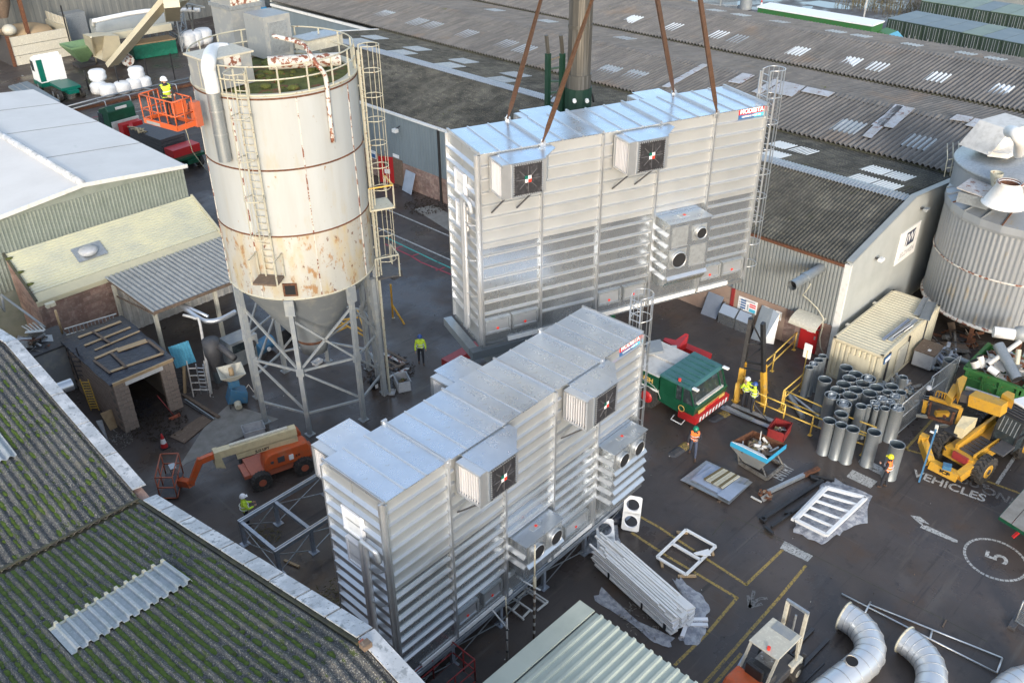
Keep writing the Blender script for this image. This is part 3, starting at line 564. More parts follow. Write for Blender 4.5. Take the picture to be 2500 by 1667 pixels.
zr = lambda v: MP[2][1]+(v-MP[2][0])*sl
for i in range(3):
    u0 = 3.24+i*1.16; b = B(); b.corr((u0, 21.18+.03*i, zr(21.18)+.10), (1.18, 0, 0), (0, -1.75, -1.75*sl), .29, .05, kind='trap', thick=.03); ts = b.obj('translucent_sheet', 'rooflight', mb, world=True); b = B(); b.corr((u0, 21.22+.03*i, zr(21.22)+.115), (1.18, 0, 0), (0, -.14, -.14*sl), .29, .055, kind='trap', thick=.03); b.obj('sheet_lap', 'rail_cream', mb, world=True)
sl1 = (MP[2][1]-MP[1][1])/(MP[2][0]-MP[1][0]); zq = lambda v: MP[1][1]+(v-MP[1][0])*sl1
pa = at(25, 1090, 6.0); b = B(); b.corr((pa.x-1.7, pa.y+1.6, zq(pa.y+1.6)+.1), (1.75, 0, 0), (0, -1.9, -1.9*sl1), .29, .058, thick=.03); b.obj('translucent_sheet', 'rooflight', mb, world=True)
# raised moss clumps sitting in the troughs of the mossy roof
random.seed(77)
def moss_field(k, n, dens):
    (va, za), (vb, zb) = MP[k], MP[k+1]; b = B(); sl_ = (zb-za)/(vb-va); nn = Vector((0, -sl_, 1)).normalized(); made = 0
    hot = [(random.uniform(0, 1), random.uniform(.05, .95), random.uniform(.06, .2)) for _ in range(dens)]
    while made < n:
        h_ = random.choice(hot); fu, fv = random.gauss(h_[0], h_[2]), random.gauss(h_[1], h_[2]*.7)
        if not (0 < fu < 1 and .02 < fv < .98): made += 1; continue
        N_ = round((UX+9)/.29); i = int(fu*N_); u = -9+(i+.74)*(UX+9)/N_; v = va+(vb-va)*fv; z = za+(zb-za)*fv
        if u > UX-.1: made += 1; continue
        r = random.uniform(.05, .12); p = Vector((u+random.uniform(-.03, .03), v, z))+nn*-.03; L_ = random.uniform(1.0, 2.4)
        vs = []; m_ = 7
        for q in range(m_): a = 2*PI*q/m_; e = random.uniform(.7, 1.2); vs.append(p+Vector((r*e*math.cos(a), r*L_*e*math.sin(a), sl_*r*L_*e*math.sin(a))))
        vs.append(p+nn*random.uniform(.035, .08)+Vector((random.uniform(-.01, .01), random.uniform(-.03, .03), 0)))
        b.add(vs, [(q, (q+1) % m_, m_) for q in range(m_)], 0, True); made += 1
    o = b.obj('moss_clumps', 'moss_green', mb, world=True); o['kind'] = 'stuff'
moss_field(2, 9000, 34); moss_field(1, 2600, 18)
pc = at(*(500+1480*.266, 1250+1235*.266), 8.5); t = thing('roof_lamp', 'small boxed lamp sitting on the stone coping at the peak', 'lamp', pc)
B().box(-.12, -.1, 0, .12, .1, .15).obj('lamp_box', 'timber_old', t); B().box(-.06, .1, 0, .06, .2, .1).obj('lamp_bracket', 'orange_fade', t)
# ================================================================ LEFT BUILDINGS
wb = thing('white_roof_building', 'building with low white sheeted gable roof and green-grey ribbed walls', 'building', (17, 49.2, 0))
v0, v1 = 49.2, 71.2; R_, Lf = (22.7, 7.0), (11.0, 6.9); rd = (16.8, 7.56)
B().quadbox([(22.8, v0-.25, 6.97), (22.8, v1, 6.97), (rd[0], v1, rd[1]), (rd[0], v0-.25, rd[1])], (0, 0, .12)).obj('roof', 'white_roof', wb, world=True)
B().quadbox([(rd[0], v0-.25, rd[1]), (rd[0], v1, rd[1]), (8.5, v1, 6.72), (8.5, v0-.25, 6.72)], (0, 0, .12)).obj('roof', 'white_roof', wb, world=True)
b = B(); b.tube([(rd[0], v0-.28, rd[1]+.16), (rd[0], v1, rd[1]+.16)], .2, 8); b.obj('ridge_capping', 'coping', wb, world=True)
B().quadbox([(22.85, v0-.32, 6.93), (22.85, v0-.2, 6.93), (rd[0], v0-.2, rd[1]-.04), (rd[0], v0-.32, rd[1]-.04)], (0, 0, .22)).quadbox([(rd[0], v0-.32, rd[1]-.04), (rd[0], v0-.2, rd[1]-.04), (8.5, v0-.2, 6.68), (8.5, v0-.32, 6.68)], (0, 0, .22)).obj('verge_trim', 'trim_white', wb, world=True)
for v in (54.5, 60.5, 66.3): B().quadbox([(22.8, v, 7.093), (22.8, v+.05, 7.093), (rd[0], v+.05, rd[1]+.123), (rd[0], v, rd[1]+.123)], (0, 0, .012)).obj('sheet_lap', 'concrete', wb, world=True)
b = B(); b.corr((8.6, v0, 3.0), (14.1, 0, 0), (0, 0, 3.9), .2, .025, kind='trap', thick=.02); b.obj('ribbed_cladding', 'clad_green', wb, world=True)
B().box(8.6, v0+.1, 0, 22.6, v1-.2, 6.7).obj('wall', 'clad_green', wb, world=True)
B().prism([(8.6, v0+.05, 6.6), (22.6, v0+.05, 6.6), (22.6, v0+.05, 6.95), (rd[0], v0+.05, 7.5), (8.6, v0+.05, 6.7)], (0, .2, 0)).obj('gable_wall', 'clad_green', wb, world=True)
b = B()
for q_ in [(70, 412), (88, 408), (85, 420)]: 
    p = at(*q_, 7.3); b.quadbox([p, p+Vector((.5, 0, -.03)), p+Vector((.5, .22, -.03)), p+Vector((0, .22, 0))], (0, 0, .06))
b.obj('moss_clump', 'moss', wb, world=True)
cb = thing('cream_roof_building', 'low building with pale cream ribbed roof and pinkish block walls', 'building', (17, 46.2, 0))
cu0, cu1 = 12.0, 22.85
b = B(); b.corr((cu0, 46.5, 3.62), (0, 2.6, 2.1*.62+.2), (cu1-cu0, 0, 0), .19, .03, kind='trap', thick=.02); b.obj('roof', 'cream_roof', cb, world=True)
b = B(); b.quadbox([(cu0-.03, 45.95, 3.42), (cu1, 45.95, 3.42), (cu1, 46.5, 3.66), (cu0-.03, 46.5, 3.66)], (0, 0, .03)); b.quadbox([(cu0-.03, 45.93, 3.2), (cu1, 45.93, 3.2), (cu1, 45.96, 3.2), (cu0-.03, 45.96, 3.2)], (0, 0, .25)); b.obj('eaves_flashing', 'cream_flash', cb, world=True)
B().box(cu0+.1, 46.1, 0, cu1-.1, 49.1, 3.45).obj('wall', 'brick_pink', cb, world=True)
B().prism([(cu0+.02, 46.0, 0), (cu0+.02, 46.0, 3.4), (cu0+.02, 49.1, 4.9), (cu0+.02, 49.1, 0)], (.15, 0, 0)).obj('gable_wall', 'brick_pink', cb, world=True)
B().quadbox([(cu0-.05, 46.0, 3.46), (cu0+.08, 46.0, 3.46), (cu0+.08, 49.15, 5.1), (cu0-.05, 49.15, 5.1)], (0, 0, .1)).obj('verge_trim', 'gutter_dark', cb, world=True)
B().quadbox([(cu1-.08, 46.0, 3.46), (cu1+.05, 46.0, 3.46), (cu1+.05, 49.15, 5.1), (cu1-.08, 49.15, 5.1)], (0, 0, .1)).obj('verge_trim', 'cream_flash', cb, world=True)
zc = lambda v: 3.62+(v-46.5)*.578
t = thing('roof_dome', 'pale round rooflight dome on the cream roof', 'rooflight', (15.75, 47.75, zc(47.75)))
B().quadbox([(-.75, -.42, -.2), (.85, -.42, -.2), (.85, .42, .28), (-.75, .42, .28)], (0, 0, .04)).obj('flashing_plate', 'galv_dull', t)
B().lathe([(.0, .34), (.25, .33), (.42, .28), (.5, .2), (.5, .1), (.44, 0)], 20).obj('dome', 'plastic_bin', t)
for (x, y) in [(10, 460), (75, 505), (120, 535), (165, 560), (430, 265), (700, 180)]:
    px, py = x*.4145, 450+y*.4145; p = at(px, py, 4.3); p.z = zc(p.y)+.05
    b = B(); b.ball((0, 0, 0), .2, 8, sx=random.uniform(1, 1.6), sy=.5, sz=.35); o = b.obj('moss_clump', 'moss', cb); o.location = p-Vector((17, 46.2, 0))
for (xa, ya, xb, yb) in [(945, 95, 1060, 55)]:
    a, c = at(xa*.4145, 450+ya*.4145, 4.6), at(xb*.4145, 450+yb*.4145, 4.6); a.z = zc(a.y)+.05; c.z = zc(c.y)+.05
    B().bar(a, c, .09).obj('loose_pipe', 'timber_old', cb, world=True)
# lean-to canopy
mat('lean_to_sheet', (.36, .37, .36), .6, .2, [(2, (.27, .28, .28), .4, .7), (6, (.15, .15, .14), .62, .7), (5, (.5, .5, .5), .66, .72)])
lt = thing('corrugated_canopy', 'open-sided lean-to with grey corrugated roof beside the cream building', 'canopy', (19, 43.3, 0))
P = [(15.6, 45.9, 3.55), (22.6, 45.9, 3.55), (22.6, 40.8, 3.32), (15.75, 40.8, 3.32)]
b = B(); b.corr(P[0], Vector(P[1])-Vector(P[0]), Vector(P[3])-Vector(P[0]), .27, .06, nd=4, thick=.02, jit=.004); b.obj('roof', 'lean_to_sheet', lt, world=True)
B().bar(P[3], P[2], .08, .16).obj('eaves_beam', 'timber_old', lt, world=True); B().bar((15.7, 45.8, 3.42), (15.8, 40.9, 3.2), .08, .14).bar((15.75, 45.8, 2.5), (15.8, 41, 3.15), .06).obj('side_beam', 'timber_old', lt, world=True)
for (u, v) in [(15.85, 41.0), (19.2, 40.95), (22.4, 41.0), (15.75, 45.4)]: inst0 = B().box(u-.09, v-.09, 0, u+.09, v+.09, 3.22).obj('post', 'cream_top', lt, world=True)
b = B(); b.corr((16.0, 45.7, .0), (6.6, 0, 0), (0, 0, 3.3), .5, .02, kind='trap'); b.obj('back_lining', 'white_dirty', lt, world=True)
# ================================================================ BLOCK SHED
sh = thing('block_shed', 'small concrete-block shed with battened black tarpaulin roof and open doorway', 'shed', (13.1, 37.0, 0))
su0, su1, sv0, sv1, shh = 11.65, 14.6, 37.0, 42.3, 2.85
B().box(su0, sv0+.2, 0, su0+.2, sv1, shh-.1).box(su1-.2, sv0+.2, 0, su1, sv1, shh-.1).box(su0, sv1-.2, 0, su1, sv1, shh-.1).obj('wall', 'mortar', sh, world=True)
bm_ = B().box(-.215, -.1, -.1, .215, .1, .1).obj('block', 'block', sh); bm_.location = (0, -500, 0)
base_me = bm_.data; bpy.data.objects.remove(bm_)
def block(u, v, z, rz=0, sc=1.0):
    o = bpy.data.objects.new('block', base_me); C.objects.link(o); o.parent = sh; o.location = (u-13.1+random.uniform(-.006, .006), v-37+random.uniform(-.006, .006), z); o.rotation_euler = (0, 0, rz); o.scale = (sc, 1, 1)
B().box(su0+.02, sv0+.03, 0, su0+.66, sv0+.2, shh-.12).obj('pier_core', 'mortar', sh, world=True); B().box(su1-.66, sv0+.03, 0, su1-.02, sv0+.2, shh-.12).obj('pier_core', 'mortar', sh, world=True)
nrow = 12
for r in range(nrow):
    z = .115+r*.225
    for (ua, ub) in ((su0, su0+.68), (su1-.68, su1)):
        if r % 2: block(ua+.215, sv0+.1, z); block(ua+.565, sv0+.1, z, 0, .5)
        else: block(ua+.11, sv0+.1, z, 0, .5); block(ua+.455, sv0+.1, z)
    for i in range(11):
        off = .22 if r % 2 else 0
        block(su0-.012+.1, sv0+.45+i*.44+off, z, PI/2)
B().box(su0+.55, sv0-.04, shh-.38, su1-.55, sv0+.16, shh-.16).obj('lintel', 'trim_white', sh, world=True)
B().box(su0-.02, sv0-.06, shh-.15, su1+.02, sv0+.02, shh-.0).obj('fascia_board', 'timber', sh, world=True)
rz_ = lambda v: shh+.02+(v-sv0)*.03
b = B(); n = 10
vs_ = []; 
for i in range(n+1):
    for j in range(n+1):
        u = su0-.15+(su1-su0+.3)*i/n; v = sv0-.05+(sv1-sv0+.25)*j/n; e = 0 if 0 < i < n and 0 < j < n else -.12
        vs_.append((u, v, rz_(v)+.03+e*random.uniform(.4, 1.4)+random.uniform(-.02, .02)))
b.add(vs_, [(i*(n+1)+j, (i+1)*(n+1)+j, (i+1)*(n+1)+j+1, i*(n+1)+j+1) for i in range(n) for j in range(n)], 0, True)
b.box(su0-.1, sv0, shh-.12, su1+.1, sv1+.1, shh-.02); b.obj('tarpaulin_roof', 'tarp_black', sh, world=True)
sp = lambda x, y: at(x*.4145, 450+y*.4145, shh+.1)
for k, (a, c, w, mt) in enumerate([((465, 915), (715, 820), .16, 'timber'), ((500, 960), (770, 852), .14, 'timber'), ((560, 985), (825, 872), .10, 'timber'), ((560, 1032), (700, 972), .16, 'timber'), ((690, 985), (865, 925), .36, 'timber'), ((650, 1105), (960, 995), .16, 'timber'), ((550, 880), (650, 945), .12, 'timber_old'), ((655, 1000), (745, 1082), .12, 'timber_old'), ((870, 925), (965, 995), .13, 'timber_old'), ((555, 1045), (650, 1115), .13, 'timber_old')]):
    A, D = sp(*a), sp(*c); zz = .035 if mt == 'timber_old' else 0; A.z = rz_(A.y)+.07+zz; D.z = rz_(D.y)+.07+zz
    B().bar(A, D, w, .035).obj('roof_batten', mt, sh, world=True)
# ================================================================ PALE SHED (bottom)
ps = thing('pale_shed', 'shed roof of pale green ribbed sheets at the bottom edge', 'shed', (13, 10, 0))
pu0, pu1, pv1, ph = 4.0, 16.21, 12.84, 3.5
b = B(); b.corr((pu0, pv1-.62, ph+.02), (0, -9.5, 0), (pu1-pu0, 0, 0.0), .33, .045, kind='trap', thick=.02); b.obj('roof', 'pale_green', ps, world=True)
B().box(pu0, pv1-.6, ph+.04, pu1-.05, pv1+.02, ph+.1).box(pu0, pv1, ph-.2, pu1-.05, pv1+.03, ph+.08).obj('verge_trim', 'pale_green', ps, world=True)
B().box(pu0+.1, 3.5, 0, pu1-.12, pv1-.1, ph-.1).obj('wall', 'clad_grey', ps, world=True)
B().box(pu1-.06, 3.4, ph-.14, pu1+.04, pv1-.62, ph-.06).obj('gutter', 'black_paint', ps, world=True)
for v in range(0, 28): pass
# ================================================================ TALL SILO
SX, SY, SR, SZ1, SZ2 = 19.87, 32.91, 3.27, 7.28, 16.1
SD = lambda d, r, z: Vector((SX+r*math.cos(math.radians(d)), SY+r*math.sin(math.radians(d)), z))
si = thing('silo', 'tall rust-streaked off-white steel silo on eight braced legs', 'silo', (SX, SY, 0))
for za_, zb_, mt_ in ((SZ1, 10.25, 'silo_rust'), (10.25, 13.1, 'silo_paint'), (13.1, SZ2, 'silo_paint')): B().lathe([(SR, za_), (SR, zb_)], 64, (SX, SY, 0)).obj('shell_course', mt_, si, world=True)
B().lathe([(0, SZ2+.05), (SR-.1, SZ2-.12)], 48, (SX, SY, 0)).obj('top_deck', 'moss', si, world=True)
B().lathe([(SR-.3, SZ2-.08), (SR+.06, SZ2-.05), (SR+.06, SZ2+.02), (SR+.02, SZ2+.03), (SR-.28, SZ2-.02)], 64, (SX, SY, 0)).obj('top_rim', 'rail_cream', si, world=True)
B().lathe([(SR, SZ1), (SR*.95, SZ1-.12), (.78, 3.55), (.74, 3.45), (.62, 2.75), (.0, 2.72)], 48, (SX, SY, 0)).obj('hopper_cone', 'silo_grey', si, world=True)
B().lathe([(.80, 3.6), (.84, 3.5), (.76, 3.42)], 32, (SX, SY, 0)).obj('cone_flange', 'rust', si, world=True)
for z in (13.1, 10.25, SZ1+.02, SZ2-.16): B().lathe([(SR, z-.04), (SR+.03, z-.025), (SR+.03, z+.025), (SR, z+.035)], 64, (SX, SY, 0)).obj('hoop', 'rust' if z > 7.5 else 'rail_cream', si, world=True)
for d in range(-155, 205, 45): B().bar(SD(d, SR+.01, SZ1+.1), SD(d, SR+.0, SZ2-.2), .05, .03, up=(math.cos(math.radians(d)), math.sin(math.radians(d)), 0)).obj('seam_strip', 'rusty_white', si, world=True)
h = SD(-132.5, SR, 7.8); tv = Vector((math.sin(math.radians(132.5)), math.cos(math.radians(132.5)), 0)); tv = Vector((-math.sin(math.radians(-132.5)), math.cos(math.radians(-132.5)), 0)); nv = Vector((math.cos(math.radians(-132.5)), math.sin(math.radians(-132.5)), 0))
b = B().quadbox([h-tv*.3-Vector((0, 0, .3)), h+tv*.3-Vector((0, 0, .3)), h+tv*.3+Vector((0, 0, .3)), h-tv*.3+Vector((0, 0, .3))], nv*.07); b.obj('hatch_frame', 'rust', si, world=True)
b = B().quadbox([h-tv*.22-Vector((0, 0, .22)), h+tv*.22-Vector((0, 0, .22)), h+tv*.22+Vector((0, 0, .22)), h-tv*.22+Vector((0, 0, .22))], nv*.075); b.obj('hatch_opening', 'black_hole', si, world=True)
LA = [180-2, 135+1, 90, 48, 3, -41, -86, -135]
LR = 3.1
for d in LA:
    top, ft = SD(d, SR-.02, SZ1-.15), SD(d, LR+.06, 0)
    B().bar(ft, top, .2, .2, up=(math.cos(math.radians(d)), math.sin(math.radians(d)), 0)).obj('leg', 'silo_grey', si, world=True)
    B().box(-.2, -.2, 0, .2, .2, .04).obj('base_plate', 'silo_grey', si).location = (ft.x-SX, ft.y-SY, 0)
    B().bar(SD(d, SR+.03, SZ1-.75), SD(d, SR+.03, SZ1+.02), .42, .18, up=(math.cos(math.radians(d)), math.sin(math.radians(d)), 0)).obj('leg_bracket', 'silo_grey', si, world=True)
    B().bar(SD(d, LR+.09, 3.35), SD(d, LR+.09, 3.75), .34, .24, up=(math.cos(math.radians(d)), math.sin(math.radians(d)), 0)).obj('gusset', 'silo_grey', si, world=True)
for i, d in enumerate(LA):
    e = LA[(i+1) % 8]
    for za, zb in ((1.2, 1.2), (3.55, 3.55), (3.5, 6.2), (1.3, 3.5)):
        B().bar(SD(d, LR+.06, za), SD(e, LR+.06, zb), .09, .09).obj('brace', 'silo_grey', si, world=True)
    if i % 2 == 0: B().bar(SD(d, LR+.06, 6.2), SD(e, LR+.06, 3.6), .09, .09).obj('brace', 'silo_grey', si, world=True)
# guard rail round the deck
for z in (SZ2+.55, SZ2+1.05): B().tube([SD(a, SR-.02, z) for a in range(0, 360, 8)], .03, 6, closed=True).obj('guard_rail', 'rail_cream', si, world=True)
for a in range(0, 360, 20): B().bar(SD(a, SR-.02, SZ2-.1), SD(a, SR-.02, SZ2+1.05), .05).obj('guard_post', 'rail_cream', si, world=True)
# ladder with hoops on the shell + small lower landing
def ladder(parent, base, top, tang, out, w=.42, cage=True, r=.36, mt='rail_cream', cz=None, rung=.3, hoops=1.2, world=True, step='rung', nb=5):
    base, top, tang, out = Vector(base), Vector(top), Vector(tang).normalized(), Vector(out).normalized(); ax = (top-base); Lh = ax.length; ax.normalize()
    for s_ in (-1, 1): B().bar(base+tang*w/2*s_, top+tang*w/2*s_, .05, .05).obj('stile', mt, parent, world=world)
    n = int(Lh/rung); b = B()
    for i in range(1, n+1): b.bar(base-tang*w/2+ax*i*rung, base+tang*w/2+ax*i*rung, .03)
    o = b.obj('rungs', mt, parent, world=world); o['kind'] = 'stuff'
    if cage:
        z0 = cz if cz is not None else 2.2; k = max(1, int((Lh-z0)/hoops))
        arc = lambda a: tang*r*math.sin(a)+out*(r*.75+r*math.cos(a)*-1+r*.25)
        for i in range(k+1):
            c = base+ax*(z0+i*(Lh-z0)/k); pts = [c-tang*w/2]+[c+out*(r+.05)+(tang*math.cos(a)*r+out*math.sin(a)*r) for a in [PI+.35-(PI+.7)*j/10 for j in range(11)]]+[c+tang*w/2]
            B().tube(pts, .022, 4).obj('cage_hoop', mt, parent, world=world)
        for j in range(nb):
            a = PI-PI*j/(nb-1); o_ = out*(r+.05)+(tang*math.cos(a)*r+out*math.sin(a)*r)
            B().bar(base+ax*z0+o_, top+o_, .03, .012).obj('cage_bar', mt, parent, world=world)
d = -144; rad = Vector((math.cos(math.radians(d)), math.sin(math.radians(d)), 0)); tg = Vector((-rad.y, rad.x, 0))
sl_ = thing('silo_ladder', 'caged access ladder fixed to the front of the tall rusty silo', 'ladder', SD(d, SR+.15, 8.5))
ladder(sl_, SD(d, SR+.18, 8.5), SD(d, SR+.12, SZ2+1.0), tg, rad, .45, True, .38, 'rail_cream', 2.0, .3, 1.45)
c = SD(d, SR+.5, 8.45); B().quadbox([c-tg*.55-rad*.42, c+tg*.55-rad*.42, c+tg*.55+rad*.42, c-tg*.55+rad*.42], (0, 0, .07)).obj('landing', 'timber_old', sl_, world=True)
for s_ in (-1, 1):
    for k in (0, 1): B().bar(c+tg*.55*s_+rad*(.42-.84*k), c+tg*.55*s_+rad*(.42-.84*k)+Vector((0, 0, 1.1)), .05).obj('landing_post', 'rail_cream', sl_, world=True)
    B().bar(c+tg*.55*s_-rad*.42+Vector((0, 0, 1.1)), c+tg*.55*s_+rad*.42+Vector((0, 0, 1.1)), .05).obj('landing_rail', 'rail_cream', sl_, world=True)
# ladder tower
tw = thing('ladder_tower', 'tall free-standing caged ladder tower beside the rusty silo', 'ladder tower', (22.6, 30.8, 0))
out = Vector((1, -.4, 0)).normalized(); tn = Vector((.4, 1, 0)).normalized()
for (u, v) in [(22.35, 30.55), (22.6, 31.2)]: B().bar((u, v, 0), (u, v, 16.9), .09).obj('mast', 'rail_cream', tw, world=True)
for (u, v) in [(22.1, 30.64), (22.67, 31.82)]: B().bar((u, v, 0), (u-.1, v, 6.6), .22).obj('column', 'silo_grey', tw, world=True)
Pb = Vector((22.62, 30.75, 6.6)); 
for z0, z1 in ((6.6, 9.9), (10.1, 17.0)): ladder(tw, (22.6, 30.75, z0), (22.6, 30.75, z1), tn, out, .42, True, .38, 'rail_cream', .7, .3, 1.0, nb=4)
for z in (6.55, 9.95):
    c = Vector((22.8, 30.75, z)); B().quadbox([c-tn*.6-out*.5, c+tn*.6-out*.5, c+tn*.6+out*.6, c-tn*.6+out*.6], (0, 0, .08)).obj('landing', 'dark_grey' if z < 7 else 'rail_cream', tw, world=True)
    q_ = [c-tn*.6-out*.5, c-tn*.6+out*.6, c+tn*.6+out*.6]
    for i, p in enumerate(q_): B().bar(p, p+Vector((0, 0, 1.1)), .05).obj('landing_post', 'rail_cream', tw, world=True)
    for a, e in zip(q_[:-1], q_[1:]): B().bar(a+Vector((0, 0, 1.1)), e+Vector((0, 0, 1.1)), .05).obj('landing_rail', 'rail_cream' if z < 7 else 'yellow_rail', tw, world=True)
B().bar((22.1, 30.64, 5.8), (22.9, 30.3, 6.5), .07).bar((22.7, 31.8, 5.8), (23.1, 31.2, 6.5), .07)
for z in (8, 10.5, 13, 15.4): B().bar((22.4, 30.8, z), SD(-38, SR, z), .06).obj('tie_bar', 'rail_cream', tw, world=True)
# machinery on the deck
Zt = SZ2
def onz(px, py, z): return at(px, py, z)
m1 = thing('hopper_head', 'tall grey sheet-metal elevator head with a rusty front on the silo deck', 'machine', SD(140, 2.2, Zt))
P0 = at(575, 108, Zt+.3)
b = B(); b.box(P0.x, P0.y, Zt, P0.x+1.5, P0.y+1.6, Zt+1.7); b.obj('lower_casing', 'silo_grey', m1, world=True)
B().box(P0.x-.05, P0.y-.05, Zt+1.7, P0.x+1.6, P0.y+1.7, Zt+1.85).obj('flange', 'galv_dull', m1, world=True)
B().prism([(P0.x, P0.y+1.6, Zt+1.85), (P0.x, P0.y-.02, Zt+1.85), (P0.x, P0.y-.02, Zt+2.5), (P0.x, P0.y+.6, Zt+3.1), (P0.x, P0.y+1.6, Zt+3.6)], (1.5, 0, 0)).obj('head_casing', 'silo_grey', m1, world=True)
B().box(P0.x+.05, P0.y-.05, Zt+1.88, P0.x+1.45, P0.y-.025, Zt+2.45).obj('rusty_plate', 'rusty_white', m1, world=True)
m2 = thing('filter_casing', 'low grey sheet-metal filter casing with mossy top on the silo deck', 'machine', (0, 0, Zt))
P1 = at(602, 200, Zt+.1)
B().box(P1.x-1.5, P1.y+.05, Zt, P1.x+.4, P1.y+1.5, Zt+1.15).obj('casing', 'silo_grey', m2, world=True)
B().box(P1.x-1.6, P1.y-.02, Zt+1.15, P1.x+.5, P1.y+1.6, Zt+1.22).obj('lid', 'cream_top', m2, world=True); B().box(P1.x-.8, P1.y-.0, Zt+.75, P1.x-.1, P1.y+.04, Zt+1.15).obj('rusty_door', 'rusty_white', m2, world=True)
m3 = thing('motor_casing', 'tall pale box casing at the centre of the silo deck', 'machine', (0, 0, Zt))
P2 = at(660, 142, Zt+.1)
B().box(P2.x-.1, P2.y, Zt, P2.x+1.2, P2.y+1.5, Zt+1.75).obj('casing', 'silo_grey', m3, world=True); B().box(P2.x+.1, P2.y-.02, Zt+.2, P2.x+1.0, P2.y, Zt+1.5).obj('door_panel', 'galv_dull', m3, world=True)
pt = [at(700, 133, Zt+.5), at(760, 128, Zt+.5), at(800, 150, Zt+.45), at(830, 146, Zt+.3)]
P3 = at(655, 155, Zt+.4); P4 = at(832, 145, Zt+.4)
t = thing('rusty_pipe', 'thick rusty white pipe lying across the silo deck', 'pipe', P3); B().cyl(P3, P4, .27, n=18).obj('pipe_body', 'rusty_white', t, world=True); B().cyl(P4, P4+(P4-P3).normalized()*.01, .22, n=18).obj('dark_mouth_disc', 'black_hole', t, world=True)  # black disc on the capped end paints in the pipe's dark inside
t = thing('deck_box', 'low flat grey box on the far side of the silo deck', 'box', at(760, 125, Zt+.3)); b = B(); b.box(-.2, -.1, 0, 1.6, .9, .45); b.obj('box_body', 'cream_top', t); B().box(-.25, -.15, .45, 1.65, .95, .5).obj('lid', 'galv_dull', t)
z2_ = lambda x, y: (450+x*.3546, y*.3546)
t = thing('curved_pipe', 'thin flaking curved pipe bending over the silo edge and down its side', 'pipe', SD(-88, SR, Zt))
pts = [at(*z2_(610, 250), Zt+1.6), at(*z2_(760, 285), Zt+1.5), at(*z2_(830, 320), Zt+1.4), at(*z2_(900, 430), Zt+1.0), SD(-89, SR+.15, Zt+.5), SD(-88, SR+.12, Zt-.2), SD(-88, SR+.1, 15.0), SD(-87.7, SR+.1, 13.9)]
def smooth(P, n=4):
    out_ = []
    P = [Vector(p) for p in P]
    for i in range(len(P)-1):
        p0, p1, p2, p3 = P[max(i-1, 0)], P[i], P[i+1], P[min(i+2, len(P)-1)]
        for k in range(n):
            t_ = k/n; out_.append(.5*((2*p1)+(-p0+p2)*t_+(2*p0-5*p1+4*p2-p3)*t_*t_+(-p0+3*p1-3*p2+p3)*t_**3))
    return out_+[P[-1]]
B().tube(smooth(pts), .09, 8).obj('pipe_body', 'rusty_white', t, world=True)
t = thing('white_downpipe', 'fat white and galvanised pipe elbow running down the silo shell', 'pipe', SD(-163, SR+.3, Zt))
top = SD(-163, SR+.28, Zt+.55); pts = [at(*z2_(300, 345), Zt+1.0), at(*z2_(200, 350), Zt+1.1), SD(-165, SR+.1, Zt+1.2), SD(-163.5, SR+.28, Zt+.9), top, SD(-163, SR+.28, Zt+.1)]
B().tube(smooth(pts, 6), .27, 14).obj('elbow', 'white', t, world=True)
B().cyl(SD(-163, SR+.28, Zt+.1), SD(-162.7, SR+.3, 12.6+.9), .255, n=18).obj('pipe_body', 'duct_metal', t, world=True)
for z in (14.6, 15.5): B().lathe([(.27, -.03), (.275, 0), (.27, .03)], 18, SD(-163, SR+.28, z)).obj('pipe_band', 'galv_dull', t, world=True)
b = B()
for k in range(60):
    a, r = random.uniform(0, 360), random.uniform(.2, SR-.3); b.ball(SD(a, r, Zt+.02), random.uniform(.08, .28), 6, sz=.45)
o = b.obj('moss_clumps', 'moss'); o['kind'] = 'stuff'; tag(o, 'green and rusty moss clumps growing over the silo deck', 'moss')
# ================================================================ RIGHT-HAND SILOS
r2 = thing('corrugated_silo', 'squat corrugated metal silo with ribbed conical roof and white cowl', 'silo', (50.43, 11.42, 0))
cx, cy, R, z1, z2q = 50.43, 11.42, 4.03, 1.5, 7.0
b = B(); n = 96; prof = []
vs_ = []
for k in range(n*4):
    a = 2*PI*k/(n*4); rr = R+(.025 if k % 4 in (0, 1) else -.015); vs_.append((cx+rr*math.cos(a), cy+rr*math.sin(a)))
N4 = n*4
b.add([(x, y, z1) for x, y in vs_]+[(x, y, z2q) for x, y in vs_], [(i, (i+1) % N4, N4+(i+1) % N4, N4+i) for i in range(N4)]); b.obj('shell', 'clad_grey', r2, world=True)
M['shell2'] = mat('silo_zinc', (.36, .38, .40), .45, .35, [(.8, (.28, .30, .32), .35, .7, (1, 1, .2)), (2.2, (.40, .33, .22), .60, .74, (1, 1, .25)), (4, (.26, .15, .09), .68, .76, (1, 1, .4))])
r2.children[0].data.materials[0] = M['silo_zinc']
B().lathe([(R+.08, z2q-.25), (R+.12, z2q-.1), (R+.1, z2q+.25), (1.0, z2q+1.25), (.9, z2q+1.27)], 24, (cx, cy, 0), smooth=False).obj('conical_roof', 'silo_zinc', r2, world=True)
for k in range(24):
    a = 2*PI*k/24; B().bar((cx+(R+.1)*math.cos(a), cy+(R+.1)*math.sin(a), z2q+.28), (cx+1.0*math.cos(a), cy+1.0*math.sin(a), z2q+1.3), .05, .06).obj('roof_rib', 'galv_dull' if k % 3 else 'rust', r2, world=True)
B().lathe([(R+.06, 4.25), (R+.1, 4.3), (R+.06, 4.35)], 64, (cx, cy, 0)).obj('hoop', 'rusty_white', r2, world=True)
B().lathe([(R+.02, 1.35), (R+.12, 1.4), (R+.12, 1.52), (R, 1.55), (R-.5, 1.5)], 64, (cx, cy, 0)).obj('base_ring', 'rusty_white', r2, world=True)
